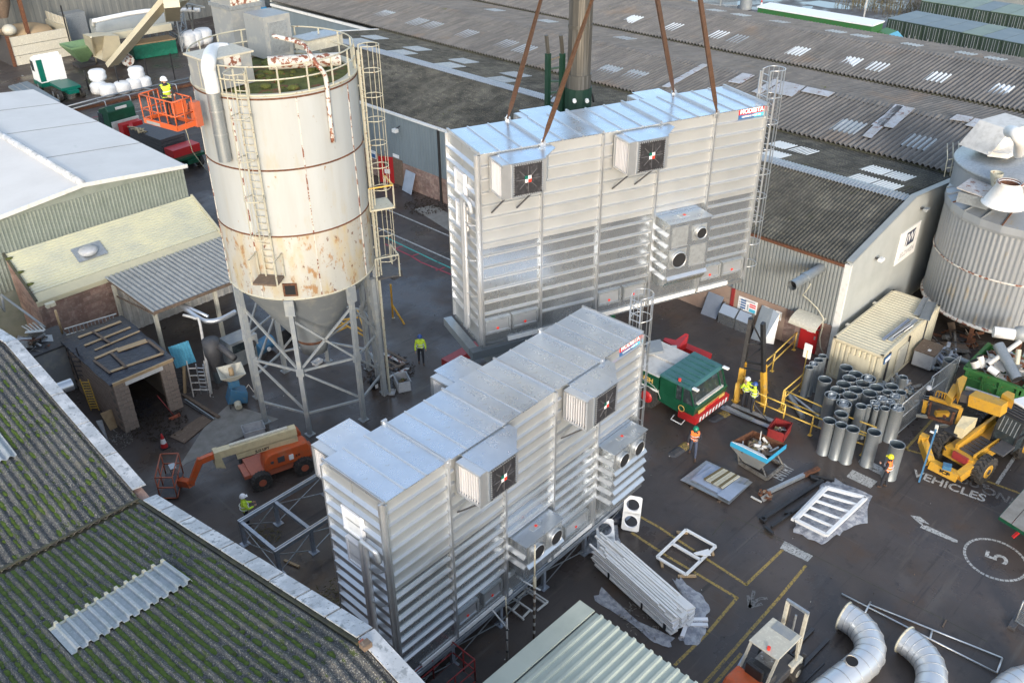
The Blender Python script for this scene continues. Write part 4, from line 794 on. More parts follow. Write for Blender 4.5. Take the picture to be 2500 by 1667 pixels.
for k in range(10):
    a = 2*PI*k/10; B().bar((cx+3.8*math.cos(a), cy+3.8*math.sin(a), 0), (cx+3.8*math.cos(a), cy+3.8*math.sin(a), 1.5), .18).obj('leg', 'rust', r2, world=True)
def cowl(cxy, z, rb, rt, hh, lab, par=None):
    t = thing('roof_cowl', lab, 'vent cowl', (*cxy, z)); B().lathe([(rb+.1, -.08), (rb+.1, 0), (rb, .05), (rb*.96, .15), (rt, hh), (rt+.06, hh+.05), (rt, hh+.12), (rt-.08, hh+.02)], 32, (0, 0, 0)).obj('cowl_body', 'white', t)
    B().lathe([(rt-.04, hh+.1), (rt-.1, hh-.1), (0, hh-.15)], 24).obj('cowl_throat', 'rust', t); B().lathe([(rt+.02, hh+.05), (rt+.07, hh+.1), (rt, hh+.14)], 24).obj('cowl_rim', 'rusty_white', t); return t
pc = at(2452, 492, z2q+1.3); cowl((pc.x, pc.y), z2q+1.25, .95, .55, .95, 'white conical cowl on the nearer corrugated silo')
pz = at(2400, 470, z2q+1.0)
t = thing('roof_hatch', 'grey weathered hatch box on the roof of the corrugated silo', 'hatch', (pz.x-.6, pz.y, z2q+.7)); B().box(-.8, -.75, 0, .8, .75, .55).obj('hatch_box', 'galv_dull', t); B().quadbox([(-.9, -.85, .56), (.9, -.85, .56), (.9, .85, .72), (-.9, .85, .72)], (0, 0, .06)).obj('hatch_lid', 'patch_sheet', t)
r3 = thing('flat_top_silo', 'second silo with smooth flat steel top behind the corrugated silo', 'silo', (57.5, 13.0, 0))
pd = at(2455, 395, 9.0)
pd = at(2357, 412, 8.7)+Vector((RT.x, RT.y, 0)).normalized()*3.3+Vector((.5, .5, 0))-Vector((1.2, .3, 0))
B().lathe([(3.2, .5), (3.2, 8.6)], 48, (pd.x+1.2, pd.y+.3, 0)).obj('shell', 'silo_zinc', r3, world=True)
B().lathe([(3.3, 8.55), (3.35, 8.62), (3.3, 8.75), (0.0, 9.0)], 48, (pd.x+1.2, pd.y+.3, 0)).obj('flat_top', 'galv_dull', r3, world=True)
pe = at(2472, 345, 9.1); cowl((pe.x+.2, pe.y), 9.05, 1.15, .65, .85, 'white conical cowl on the flat-topped silo behind')
t = thing('vent_funnel', 'small pale funnel beside the nearer white cowl', 'vent', at(2423, 462, z2q+1.2)); B().lathe([(.05, 0), (.12, .2), (.3, .75), (.32, .9)], 16).obj('funnel_body', 'rail_cream', t)
t = thing('white_pipe_elbow', 'white pipe elbow coming down onto the flat-topped silo', 'pipe', pe)
B().tube(smooth([at(2464, 322, 11), at(2466, 320, 11.6), at(2478, 325, 11.9), at(2490, 345, 11.5), at(2488, 375, 10)], 4), .28, 12).obj('pipe_body', 'white', t, world=True)
w1, w2 = at(2412, 372, 9.2), at(2499, 372, 9.2)
t = thing('roof_housing', 'big white sheet-metal housing at the right edge above the silos', 'housing', w2)
B().prism([at(2410, 382, 9.2), at(2460, 388, 9.2), at(2520, 360, 9.2), at(2520, 330, 9.4), at(2470, 340, 9.4)], (0, 0, .25)).obj('base_tray', 'white_dirty', t, world=True)
PH = at(2414, 380, 9.3); B().prism([PH, inpl(2466, 386, PH, -.3), inpl(2530, 396, PH, -.3), inpl(2530, 300, PH, -.3), inpl(2468, 318, PH, -.3)], (.6, 1.8, 0)).obj('casing', 'white_dirty', t, world=True)
t = thing('silo_roof_railing', 'light wire guard cage at the left edge of the silo tops', 'railing', at(2310, 430, 7.2))
for k in range(5):
    a = at(2305+k*14, 432-k*2, 7.4); B().tube([a, a+Vector((.1, .1, 1.0)), a+Vector((1.0, .6, 1.5))], .03, 5).obj('hoop', 'rail_cream', t, world=True)
for z in (.5, 1.0): B().tube([at(2305, 432, 7.4)+Vector((0, 0, z)), at(2361, 424, 7.4)+Vector((.1, 0, z))], .03, 5).obj('rail', 'rail_cream', t, world=True)
# ================================================================ CREAM CONTAINER
cl0 = _g(16.128, 38.728, 0); CL, CW, CH = 6.85, 2.6, 2.3
ct = thing('site_container', 'cream corrugated site container with metal trims lying on its roof', 'container', (cl0.x, cl0.y-CW, 0), 0.006)
B().box(.06, .06, .1, CL-.06, CW-.06, CH-.06).obj('body', 'cream_box', ct)
b = B(); b.corr((.1, .1, CH-.04), (CL-.2, 0, 0), (0, CW-.2, 0), .27, .022, kind='trap', thick=.02); b.obj('roof', 'cream_box', ct)
b = B(); b.corr((.035, .1, .2), (0, CW-.2, 0), (0, 0, CH-.38), .27, .03, kind='trap', thick=.02); b.obj('end_panel', 'cream_box', ct)
b = B(); b.corr((3.4, .035, .2), (3.3, 0, 0), (0, 0, CH-.38), .27, .02, kind='trap', thick=.02); b.obj('side_panel', 'cream_box', ct)
B().box(.01, .55, .9, .06, 1.65, 1.75).obj('window_shutter', 'cream_box', ct)
for (x, y) in ((0, 0), (CL-.15, 0), (0, CW-.15), (CL-.15, CW-.15)): B().box(x, y, 0, x+.15, y+.15, CH).obj('corner_post', 'cream_box', ct)
for (a, c) in (((0, 0, CH-.12), (CL, .1, CH)), ((0, CW-.1, CH-.12), (CL, CW, CH)), ((0, .1, CH-.12), (.1, CW-.1, CH)), ((CL-.1, .1, CH-.12), (CL, CW-.1, CH)), ((0, 0, .02), (CL, .1, .18)), ((0, .1, .02), (.1, CW-.1, .18))): B().box(*a, *c).obj('frame_rail', 'cream_box', ct)
B().box(.9, -.02, .25, 1.0, .05, 2.1).obj('door_edge', 'dark_grey', ct); B().box(2.1, -.03, .3, 3.2, .04, 1.7).obj('window_shutter', 'cream_top', ct); B().box(3.2, -.035, .3, 3.3, .03, 2.0).obj('shutter_gap', 'black_paint', ct); B().box(5.4, -.02, .2, 5.44, .04, 2.1).obj('door_edge', 'dark_grey', ct)
B().box(.25, -.045, 1.72, .95, -.0, 2.05).obj('name_plate', 'sign_blue', ct); B().box(.3, -.05, 1.78, .9, -.045, 2.0).obj('name_plate', 'sign_white', ct)
for x in (1.6, 4.7): B().box(x, CW, CH-.1, x+.2, CW+.15, CH).obj('roof_lug', 'cream_top', ct)
tw_ = lambda x, y: (1980+x*.17857, 680+y*.17857)
for i, (a, c, w, lab, mt) in enumerate([((1580, 260), (1440, 500), .28, 'grey channel trim at the far end of the container roof', 'galv_dull'), ((1650, 320), (1550, 560), .5, 'flat grey sheet overhanging the container roof edge', 'duct_metal'), ((1350, 560), (990, 840), .14, 'long thin blue-grey trim, left of the pair on the container roof', 'sheet_blue'), ((1450, 560), (1080, 850), .2, 'shiny long metal trim along the container roof edge', 'galv_bright'), ((1380, 640), (1130, 810), .12, 'short white trim nearest the container roof edge', 'white')]):
    A, D = at(*tw_(*a), CH+.05), at(*tw_(*c), CH+.05); t = thing('metal_trim', lab, 'metal trim', (A+D)/2)
    B().bar(A, D, w, .03).obj('web', mt, t, world=True); d_ = (D-A).normalized(); n_ = Vector((-d_.y, d_.x, 0))*w/2
    for s_ in (-1, 1): B().bar(A+n_*s_+Vector((0, 0, .03)), D+n_*s_+Vector((0, 0, .03)), .02, .07).obj('flange', mt, t, world=True)
# ================================================================ FILTER UNITS
UL, UW, UH, BY = 12.44, 2.68, 7.68, 2.488
RIBZ = [7.19]+[6.7-.49*k for k in range(13)]
_shared = {}
def shared(key, make, mats):
    if key not in _shared:
        o = make().obj(key, mats); _shared[key] = (o.data, key); bpy.data.objects.remove(o)
    return _shared[key][0]
def put(name, key, make, mats, parent, loc=(0, 0, 0), rz=0, sc=(1, 1, 1)):
    me = shared(key, make, mats); o = bpy.data.objects.new(name, me); C.objects.link(o); o.parent = parent; o.location = loc; o.rotation_euler = (0, 0, rz); o.scale = sc; return o
def rib_mesh(L_):
    return lambda: B().prism([(0, 0, .055), (0, -.085, .02), (0, -.09, -.02), (0, -.08, -.03), (0, 0, -.03)], (L_, 0, 0))
def fan(t, x0, side=1):
    "discharge box: side 1 on the front wall (y<0), side -1 on the back wall"
    y = -1.2 if side == 1 else UW; z0, z1 = 6.36, 7.58; T = Matrix.Translation((x0, y, 0)); loc = (x0-.04, y, 0); Wd = 1.2
    bd = B().box(0, 0, z0, Wd, 1.2, z1).obj('fan_box', 'galv_roof', t); bd.location = loc
    def sub(b_, n, mt): o = b_.obj(n, mt, bd); return o
    sub(B().box(-.06, -.04, z1, Wd+.06, 1.2, z1+.03), 'fan_roof', 'galv_roof')
    b_ = B().box(-.36, .02, z0-.02, -.3, 1.06, z0+.04).box(-.36, .02, z1-.08, -.3, 1.06, z1-.02).box(-.36, .02, z0, -.3, .08, z1-.04).box(-.36, 1.0, z0, -.3, 1.06, z1-.04).box(-.34, .04, z1-.04, .0, 1.04, z1).box(-.34, .04, z0, 0, .06, z1-.04).box(-.34, 1.02, z0, 0, 1.04, z1-.04).box(-.34, .04, z0-.02, 0, 1.04, z0)
    sub(b_, 'hood_frame', 'galv_bright')
    for k in range(9): put('louvre_fin', 'louvre_fin', lambda: B().quadbox([(0, 0, 0), (.22, .07, 0), (.22, .085, 0), (0, .015, 0)], (0, 0, z1-z0-.08)), 'white_plate', bd, (-.33, .1+k*.103, z0+.03))
    if side == 1:
        sub(B().box(.06, -.025, z0+.05, Wd-.06, 0, z1-.05), 'burst_panel', 'dark_panel')
        b_ = B()
        for k in range(8):
            a = k*PI/4; b_.bar((.6+.12*math.cos(a), -.035, 6.97+.12*math.sin(a)), (.6+.46*math.cos(a), -.03, 6.97+.46*math.sin(a)), .03, .02)
        o = sub(b_, 'crease_lines', 'crease'); o['kind'] = 'stuff'
        b_ = B()
        for k in range(14):
            for (xx, zz) in ((.06+k*.083, z0+.06), (.06+k*.083, z1-.06)): b_.box(xx-.02, -.045, zz-.02, xx+.02, -.02, zz+.02)
            for (xx, zz) in ((.06, z0+.06+k*.083), (Wd-.06, z0+.06+k*.083)): b_.box(xx-.02, -.045, zz-.02, xx+.02, -.02, zz+.02)
        o = sub(b_, 'panel_bolts', 'galv_bright'); o['kind'] = 'stuff'
        for (xx, zz, mt) in ((.47, 6.98, 'green_truck'), (.59, 6.98, 'sign_white'), (.47, 6.86, 'sign_white'), (.59, 6.86, 'lamp_red')): sub(B().box(xx, -.055, zz, xx+.12, -.05, zz+.12), 'sticker', mt)
        sub(B().box(Wd, .05, z0, Wd+.14, 1.16, z1), 'duct_flange', 'galv_bright')
        sub(B().prism([(Wd+.14, .2, z1-.01), (2.0, 1.15, z1-.01), (Wd+.14, 1.15, z1-.01)], (0, 0, -1.15)), 'duct_taper', 'galv_roof')
        sub(B().quadbox([(Wd+.06, .05, z1), (2.05, .75, z1), (2.05, 1.19, z1), (Wd+.06, 1.19, z1)], (0, 0, .02)), 'taper_roof', 'galv_roof')
        for xx in (-.15, .85): sub(B().bar((xx, .15, z0), (xx-.1, 1.18, z0-.95), .045), 'fan_brace', 'dark_grey')
    return bd
def collar(t, x, y, z, r, depth=.16):
    o = B().box(x-r-.08, y-.03, z-r-.08, x+r+.08, y, z+r+.08).obj('collar_plate', 'galv_dull', t)
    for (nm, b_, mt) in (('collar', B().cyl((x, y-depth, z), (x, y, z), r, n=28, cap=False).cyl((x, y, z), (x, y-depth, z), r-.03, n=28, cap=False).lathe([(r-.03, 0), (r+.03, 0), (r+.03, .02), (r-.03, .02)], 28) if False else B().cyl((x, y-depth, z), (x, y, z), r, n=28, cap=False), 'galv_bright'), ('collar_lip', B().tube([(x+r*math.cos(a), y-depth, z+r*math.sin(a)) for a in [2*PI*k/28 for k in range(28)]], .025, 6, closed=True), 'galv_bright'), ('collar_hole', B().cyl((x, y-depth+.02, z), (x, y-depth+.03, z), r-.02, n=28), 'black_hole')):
        b_.obj(nm, mt, o)
def unit(label, origin, rz, fans, backfans, hi):
    t = thing('filter_unit', label, 'dust filter', origin, rz, 'galvanised filter units')
    # wall sheets bay by bay
    for k in range(5):
        put('front_panel', 'front_panel', lambda: B().box(0, 0, 0, BY-.01, .04, 4.0), 'galv', t, (k*BY+.005, 0, 0)); put('front_panel', 'front_panel_upper', lambda: B().box(0, 0, 4.01, BY-.01, .04, UH-.03), 'galv_matt', t, (k*BY+.005, 0, 0))
        put('back_panel', 'back_panel', lambda: B().box(0, 0, 0, BY-.01, .04, UH-.03), 'galv', t, (k*BY+.005, UW-.04, 0))
    for k in range(2):
        put('end_panel', 'end_panel', lambda: B().box(0, 0, 0, .04, UW/2-.03, UH-.03), 'galv_matt', t, (.0, .02+k*UW/2, 0)); put('end_panel', 'end_panel', None, None, t, (UL-.04, .02+k*UW/2, 0))
    # roof panels with folded seams
    for k in range(15):
        w = UL/15
        put('roof_panel', 'roof_panel', lambda: B().box(0, -.07, 0, w-.006, UW+.07, .025), 'galv_roof', t, (k*w+.003, 0, UH-.03+random.uniform(0, .004)))
        if k % 3: put('roof_seam', 'roof_seam', lambda: B().box(-.025, -.07, .025, .025, UW+.07, .065), 'galv_bright', t, (k*w, 0, UH-.03))
        else: put('roof_joint', 'roof_joint', lambda: B().box(-.035, -.09, .02, -.008, UW+.09, .11).box(.008, -.09, .02, .035, UW+.09, .11), 'galv_bright', t, (k*w if k else .04, 0, UH-.03))
    put('roof_joint', 'roof_joint', None, None, t, (UL-.04, 0, UH-.03))
    # posts
    for k in range(6):
        x = min(max(k*BY, .04), UL-.04)
        put('corner_post' if k in (0, 5) else 'bay_post', 'bay_post', lambda: B().box(-.045, -.14, -.02, -.006, 0, UH-.05).box(.006, -.14, -.02, .045, 0, UH-.05), 'galv_bright', t, (x, 0, 0))
    for y in (0.02, UW-.02): put('corner_post', 'corner_post', lambda: B().box(-.1, -.04, -.02, 0, .04, UH-.05), 'galv_bright', t, (0, y, 0))
    # ribs
    for i, z in enumerate(RIBZ):
        for k in range(5):
            x0, x1 = k*BY+.06, (k+1)*BY-.06
            for f in fans:
                if 6.2 < z < 7.4 and x0 < f+1.0 and x1 > f+.0:
                    if f-x0 > .6: x1 = f-.4
                    else: x0 = f+1.0+(.35+ (7.5-z)*.45)
            for (a, c, za, zb) in hi['boxes']:
                if za-.1 < z < zb+.1 and x0 < c and x1 > a:
                    if a-x0 > .3: x1 = a
                    elif x1-c > .3: x0 = c
                    else: x0 = x1
            if z < 1.1 and any(a < (x0+x1)/2 < c for a, c in hi['lowgaps']): continue
            if x1-x0 < .15: continue
            put('rib', 'rib', rib_mesh(1.0), 'galv_bright', t, (x0, 0, z), 0, (x1-x0, 1, 1))
        # end ribs stand square to the end wall
        if z > .4: put('end_rib', 'end_rib', lambda: B().prism([(0, .0, .07), (-.12, .0, .0), (-.125, 0, -.035), (-.11, 0, -.04), (0, 0, -.03)], (0, UW-.08, 0)), 'galv_bright', t, (0, .04, z))
    for f in fans: fan(t, f, 1)
    for f in backfans: fan(t, f, -1)
    # relief panels near the foot
    for (a, c) in hi['panels']:
        fr = B().box(a, -.10, .42, c, -.0, .50).box(a, -.10, .97, c, 0, 1.05).box(a, -.10, .5, a+.07, 0, .97).box(c-.07, -.10, .5, c, 0, .97).obj('relief_frame', 'galv_dull', t)
        B().quadbox([(a+.08, -.06, .5), (c-.08, -.06, .5), (c-.08, -.02, .97), (a+.08, -.02, .97)], (0, .01, 0)).obj('relief_sheet', 'galv_bright', fr)
        B().cyl(((a+c)/2, -.075, .6), ((a+c)/2, -.06, .6), .055, n=10).obj('warning_sticker', 'lamp_red', fr)
    # inspection doors and twin pipes on the end wall
    for (z0, z1) in ((5.75, 6.6), (4.45, 5.35)):
        d = B().box(-.12, .95, z0, -.02, 1.75, z1).obj('inspection_door', 'white', t); B().box(-.16, .92, z1-.03, -.02, 1.8, z1+.03).box(-.16, .92, z0-.04, -.02, 1.8, z0+.02).box(-.15, 1.72, z0, -.02, 1.79, z1).box(-.15, .9, z0, -.02, .97, z1).obj('door_frame', 'white_plate', d)
    for k in range(2):
        r = .085; yo = .82-.2*k; top = 5.9-.0*k
        pts = [(-.22, .12+.02*k, top-.45+.0), (-.26, .16, top-.1), (-.28, .3-.03*k, top), (-.28, yo-.12, top), (-.28, yo, top-.15), (-.28, yo, 5.0), (-.28, yo, 2.5), (-.28, yo, .75), (-.26, yo+.12, .5), (-.2, yo+.3, .3)]
        B().tube(smooth(pts, 3), r, 10).obj('cable_duct', 'elbow_metal', t)
    for z in (1.1, 2.1, 3.6, 5.0): B().bar((-.3, .2, z), (-.02, .04, z), .03).bar((-.3, .2, z), (-.3, .9, z), .03).obj('duct_bracket', 'galv_bright', t)
    # lifting lugs
    for x in (BY, 4*BY):
        for y in (-.1, UW+.1): B().box(x-.1, y-.04, UH-.15, x+.1, y+.04, UH+.12).cyl((x, y-.06, UH), (x, y+.06, UH), .05).obj('lifting_lug', 'galv_bright', t)
    # base channel and bright plates
    B().box(-.02, -.02, -.2, UL, .12, -.01).obj('base_channel', 'galv', t); B().box(-.02, UW-.1, -.2, UL, UW, -.01).obj('base_channel', 'galv', t); B().box(-.02, .12, -.2, .1, UW-.1, -.01).obj('base_channel', 'galv', t)
    for (a, c) in hi['plates']: B().box(a, -.07, -.1, c, -.02, .07).obj('bright_plate', 'white', t)
    # maker's sign
    sg = B().box(11.1, -.03, 7.42, 12.3, -.0, 7.66).obj('sign_plate', 'sign_red', t); sg2 = B().box(11.1, -.03, 7.25, 12.3, -.0, 7.42).obj('sign_plate', 'sign_blue', t)
    B().box(11.85, -.034, 7.26, 12.29, -.029, 7.41).obj('sign_plate', 'sign_cyan', sg2)
    text('MODESTA', .25, frame((11.7, -.032, 7.54), (1, 0, 0), (0, 0, 1)), 'sign_white', sg, 'lettering', bold=.012, sx=.98); text('CLEANING YOUR AIR', .095, frame((11.7, -.036, 7.335), (1, 0, 0), (0, 0, 1)), 'sign_white', sg2, 'lettering', bold=.003)
    # discharge boxes
    for bx in hi['outlets']:
        a, c, z0, z1, yy = bx['a'], bx['c'], bx['z0'], bx['z1'], -bx['d']
        if bx.get('curve'):
            prof = [(a, -.02, z1), (a, yy, z1), (a, yy, z0+.35), (a, yy*.8, z0+.1), (a, yy*.4, z0), (a, -.02, z0-.05)]
        else: prof = [(a, -.02, z1), (a, yy, z1), (a, yy, z0), (a, yy+.0, z0), (a, -.02, z0-.3)]
        ob = B().prism(prof, (c-a, 0, 0)).obj('outlet_box', 'galv', t)
        B().box(a-.04, yy-.04, z1, c+.06, -.01, z1+.03).obj('outlet_lid', 'galv_roof', ob); B().box((a+c)/2-.25, yy*.6, z1+.03, (a+c)/2+.15, yy*.3, z1+.05).obj('lid_hatch', 'galv_bright', ob); B().box((a+c)/2-.02, yy*.5, z1+.05, (a+c)/2+.08, yy*.38, z1+.06).obj('warning_sticker', 'lamp_red', ob)
        z = z1-.45
        while z > z0+.1:
            B().prism([(a, 0, z+.06), (a-.02, 0, z+.05), (a-.13, 0, z-.05), (a-.13, 0, z-.08), (a, 0, z-.05)], (0, yy, 0)).obj('outlet_rib', 'galv_bright', ob)
            if z < bx.get('ribtop', 99): B().prism([(a, yy, z+.06), (a, yy-.02, z+.05), (a, yy-.12, z-.05), (a, yy-.12, z-.08), (a, yy, z-.05)], (c-a, 0, 0)).obj('outlet_rib', 'galv_bright', ob)
            z -= .47
        for (x, z, r) in bx['holes']: collar(t, x, yy, z, r)
        for (xa, xb, za, zb) in bx.get('grilles', []):
            g_ = B().box(xa, yy-.03, za, xb, yy-.0, zb).obj('grille', 'galv_dull', ob); B().box(xa-.04, yy-.04, za-.04, xb+.04, yy-.031, za).box(xa-.04, yy-.04, zb, xb+.04, yy-.031, zb+.04).obj('grille_frame', 'galv_bright', g_)
    # caged ladder on the far end
    lx = UL+.12; return t
lowhi = dict(boxes=[(5.25, 7.15, 1.0, 2.65), (10.1, 12.1, .8, 3.78)], lowgaps=[(2.5, 4.9), (7.5, 9.9)], panels=[(2.56, 3.56), (3.8, 4.75), (7.6, 8.0), (8.2, 9.6)], plates=[(.9, 2.44), (2.54, 4.9), (5.02, 5.3), (7.3, 9.9)],
    outlets=[dict(a=5.25, c=7.15, z0=1.2, z1=2.65, d=.78, holes=[(5.72, 2.2, .3), (6.68, 2.2, .3)], ribtop=1.9), dict(a=10.1, c=12.1, z0=1.0, z1=3.78, d=.78, holes=[(10.55, 3.33, .3), (11.5, 3.33, .3)], ribtop=3.0)])
uphi = dict(boxes=[(7.7, 9.63, .9, 3.83)], lowgaps=[(0, 2.45), (5.1, 7.4), (10, 12.4)], panels=[(.12, 1.2), (1.27, 2.4), (5.1, 6.16), (6.28, 7.36), (10.1, 11.1), (11.2, 12.3)], plates=[(1.1, 2.44), (2.54, 4.9), (5.02, 7.4), (7.52, 9.9), (10.0, 11.6)],
    outlets=[dict(a=7.7, c=9.63, z0=.95, z1=3.83, d=.92, curve=True, holes=[(9.12, 3.27, .24), (8.15, 2.3, .33)], grilles=[(7.82, 8.55, 2.85, 3.68), (8.75, 9.5, 1.85, 2.72)], ribtop=1.8)])
LO, LOR = Vector((11.144, 16.114, 1.292)), .82337-GA
UP_, UPR = Vector((20.443, 21.689, 7.598)), .44322-GA
lower = unit('large galvanised filter unit standing on its steel legs in the foreground', LO, LOR, [3.15, 8.2], [.75, 5.75], lowhi)
upper = unit('large galvanised filter unit hanging from the crane by four brown slings', UP_, UPR, [.8, 5.8], [3.6, 8.75], uphi)
def local(base, rz, p): return base + Matrix.Rotation(rz, 3, 'Z') @ Vector(p)
for (base, rz, lab, zb) in ((LO, LOR, 'caged access ladder on the right end of the standing filter unit', .9), (UP_, UPR, 'caged access ladder on the right end of the hanging filter unit', .3)):
    t = thing('unit_ladder', lab, 'ladder', local(base, rz, (UL+.15, .45, zb)), rz, 'ladders on the filter units')
    ladder(t, (0, 0, 0), (0, 0, UH+1.2-zb), (0, 1, 0), (1, 0, 0), .45, True, .38, 'galv_bright', .1, .28, .95, world=False, nb=7)
    for z in (.6, 2.5, 4.4, 6.2): B().bar((0, -.2, z), (-.14, -.2, z), .04).bar((0, .2, z), (-.14, .2, z), .04).obj('wall_tie', 'galv_bright', t)
    if base is UP_:
        for s_ in (-1, 1): B().bar((-.05, s_*.5-.2, 2.3), (-.05, s_*.5-.2, UH+1.1-zb), .05).obj('guard_post', 'galv_bright', t)
        b = B()
        for k in range(12): b.bar((-.05, -.7, 2.4+k*.45), (-.05, .3, 2.65+k*.45), .02); b.bar((-.05, .3, 2.4+k*.45), (-.05, -.7, 2.65+k*.45), .02)
        o = b.obj('lattice', 'galv_bright', t); o['kind'] = 'stuff'
# ---------------------------------------------------------------- steel stands
def stand(label, base, rz, xs, y0, y1, h, cross):
    t = thing('steel_stand', label, 'steel frame', base, rz, 'steel stands for the filter units'); w = .15
    for y in (y0, y1):
        B().box(xs[0]-.08, y-.08, h-.18, xs[-1]+.08, y+.08, h-.03).obj('long_beam', 'steel_beam', t)
        B().box(xs[0]-.08, y-.08, h-.03, xs[-1]+.08, y-.05, h).box(xs[0]-.08, y+.05, h-.03, xs[-1]+.08, y+.08, h).obj('beam_flange', 'galv_bright', t)
    for x in cross: B().box(x-.07, y0+.08, h-.17, x+.07, y1-.08, h-.035).obj('cross_beam', 'steel_beam', t)
    for x in xs:
        for y in (y0, y1):
            lg = B().box(x-.07, y-.07, .03, x+.07, y+.07, h-.18).obj('leg', 'steel_beam', t); B().box(x-.17, y-.17, 0, x+.17, y+.17, .03).obj('foot_plate', 'steel_beam', lg)
    for i, (a, c) in enumerate(zip(xs[:-1], xs[1:])):
        for y in (y0, y1):
            B().bar((a, y, .1), (c, y, h-.25), .03).obj('brace_rod', 'galv_dull', t); B().bar((a, y, h-.25), (c, y, .1), .03).obj('brace_rod', 'galv_dull', t)
    B().bar((xs[0], y0, .1), (xs[0], y1, h-.25), .03).obj('brace_rod', 'galv_dull', t); B().bar((xs[0], y1, .1), (xs[0], y0, h-.25), .03).obj('brace_rod', 'galv_dull', t)
    return t
b0 = Vector((LO.x, LO.y, 0))
stand('galvanised steel stand carrying the foreground filter unit', b0, LOR, [.1, 2.3, 4.72, 7.1, 9.55, 12.3], .0, 2.6, 1.09, [.1, 2.3, 4.72, 7.1, 9.55, 12.3])
stand('empty galvanised steel stand behind the foreground filter unit', b0, LOR, [.75, 2.35, 4.8, 7.2, 9.6, 12.4], 8.0, 10.42, 1.292, [.75, 2.35, 4.8, 7.2, 9.6, 12.4])
# dark transport base under the hanging unit
t = thing('transport_beam', 'dark grey steel transport beam under the left end of the hanging filter unit', 'steel beam', local(UP_, UPR, (0, 0, -.5)), UPR)
B().box(-.45, -.12, -.05, 2.2, .25, .29).obj('front_beam', 'dark_grey', t); B().box(-.45, .25, -.05, -.1, UW+.2, .29).obj('side_beam', 'dark_grey', t); B().box(.35, -.1, -.65, 1.35, .9, -.05).obj('support_foot', 'dark_grey', t)
for o in t.children: o.data.materials[0] = mat('beam_grey_'+o.name, (.13, .15, .165), .5, .2) if o.name.startswith('front') else M['duct_metal']
# slings
for (x, y, tx, ty, lab) in [(BY, UW+.1, 1391, -250, 'far left'), (BY, -.1, 1533, -250, 'near left'), (4*BY, UW+.1, 1560.5, -250, 'far right'), (4*BY, -.1, 1672.5, -250, 'near right')]:
    p = local(UP_, UPR, (x, y, UH+.05)); q = at(tx, ty, 24.5); t = thing('lifting_sling', 'brown webbing lifting sling on the %s corner of the hanging filter unit' % lab, 'sling', p, 0, 'slings holding the filter unit')
    d_ = (q-p).normalized(); b = B(); n = 24; vs_ = []
    for i in range(n+1):
        a = .5+i*.06; c_ = p+(q-p)*(i/n); x_ = d_.cross(Vector((math.cos(a), math.sin(a), 0))).normalized(); y_ = d_.cross(x_)
        w2_ = .02+min(1, i/3)*.055; vs_ += [c_+x_*w2_+y_*.025, c_-x_*w2_+y_*.025, c_-x_*w2_-y_*.025, c_+x_*w2_-y_*.025]
    b.add(vs_, [(i*4+k, i*4+(k+1) % 4, i*4+4+(k+1) % 4, i*4+4+k) for i in range(n) for k in range(4)]); b.obj('webbing', 'sling', t, world=True)
    B().tube([p+Vector((-.05, 0, -.1)), p+Vector((-.06, 0, .1)), p+Vector((0, 0, .16)), p+Vector((.06, 0, .1)), p+Vector((.05, 0, -.1))], .022, 6).obj('shackle', 'galv_bright', t, world=True)
# ================================================================ MOBILE CRANE
cu0_, cu1_, cv0 = 30.3, 33.0, 17.85
cr_ = thing('mobile_crane', 'green and red mobile crane carrier with tall grey telescopic boom', 'crane', (31.65, 24, 0))
def cp(b_, n, mt, par=None): return b_.obj(n, mt, par or cr_, world=(par is None))
cp(B().box(cu0_+.15, 18.4, .75, cu1_-.15, 31, 1.25), 'chassis', 'green_dark')
cp(B().box(cu0_+.02, 20.0, 1.25, cu0_+1.4, 22.6, 2.0), 'engine_cover', 'green_dark'); cp(B().box(cu0_+.0, 20.0, 2.0, cu0_+1.35, 22.6, 2.04), 'cover_lid', 'white_dirty'); cp(B().box(cu0_-.0, 20.0, 1.15, cu0_+.05, 22.6, 1.25), 'side_trim', 'white')
cp(B().box(cu0_+1.35, 20.0, 1.25, cu1_-.1, 22.0, 2.12), 'tool_locker', 'white_dirty')
# cab
ch = 2.25
cp(B().prism([(cu0_, cv0+.1, .55), (cu0_, cv0-.02, 1.25), (cu0_, cv0+.02, 1.3), (cu0_, 19.9, 1.3), (cu0_, 19.9, .75)], (cu1_-cu0_, 0, 0)), 'cab_body', 'green_dark')
cp(B().prism([(cu0_+.04, cv0+.12, 1.3), (cu0_+.04, cv0+.42, 2.12), (cu0_+.04, 19.0, 2.12), (cu0_+.04, 19.0, 1.3)], (cu1_-cu0_-.08, 0, 0)), 'cab_glass', 'glass_dark')
cp(B().box(cu0_+.01, 19.0, 1.3, cu1_-.01, 19.9, 2.15), 'cab_rear', 'green_dark')
cp(B().prism([(cu0_-.03, cv0+.32, 2.12), (cu0_-.03, cv0+.45, 2.22), (cu0_-.03, 19.9, 2.28), (cu0_-.03, 19.95, 2.15)], (cu1_-cu0_+.06, 0, 0)), 'cab_roof', 'green_teal')
for k in range(6): cp(B().box(cu0_+.2+k*.42, cv0+.55, 2.235, cu0_+.24+k*.42, 19.8, 2.30), 'roof_rib', 'green_teal')
for u in (cu0_+.02, (cu0_+cu1_)/2+.9, cu1_-.06): cp(B().bar((u+.02, cv0+.08, 1.28), (u+.02, cv0+.4, 2.15), .05), 'screen_pillar', 'green_dark')
for v in (18.6, 19.0): cp(B().bar((cu0_+.02, v, 1.28), (cu0_+.02, v+.02, 2.15), .06), 'door_pillar', 'green_dark')
cp(B().box(cu0_+.3, cv0+.03, 1.31, cu1_-.3, cv0+.3, 1.4), 'dashboard_rail', 'white_dirty')
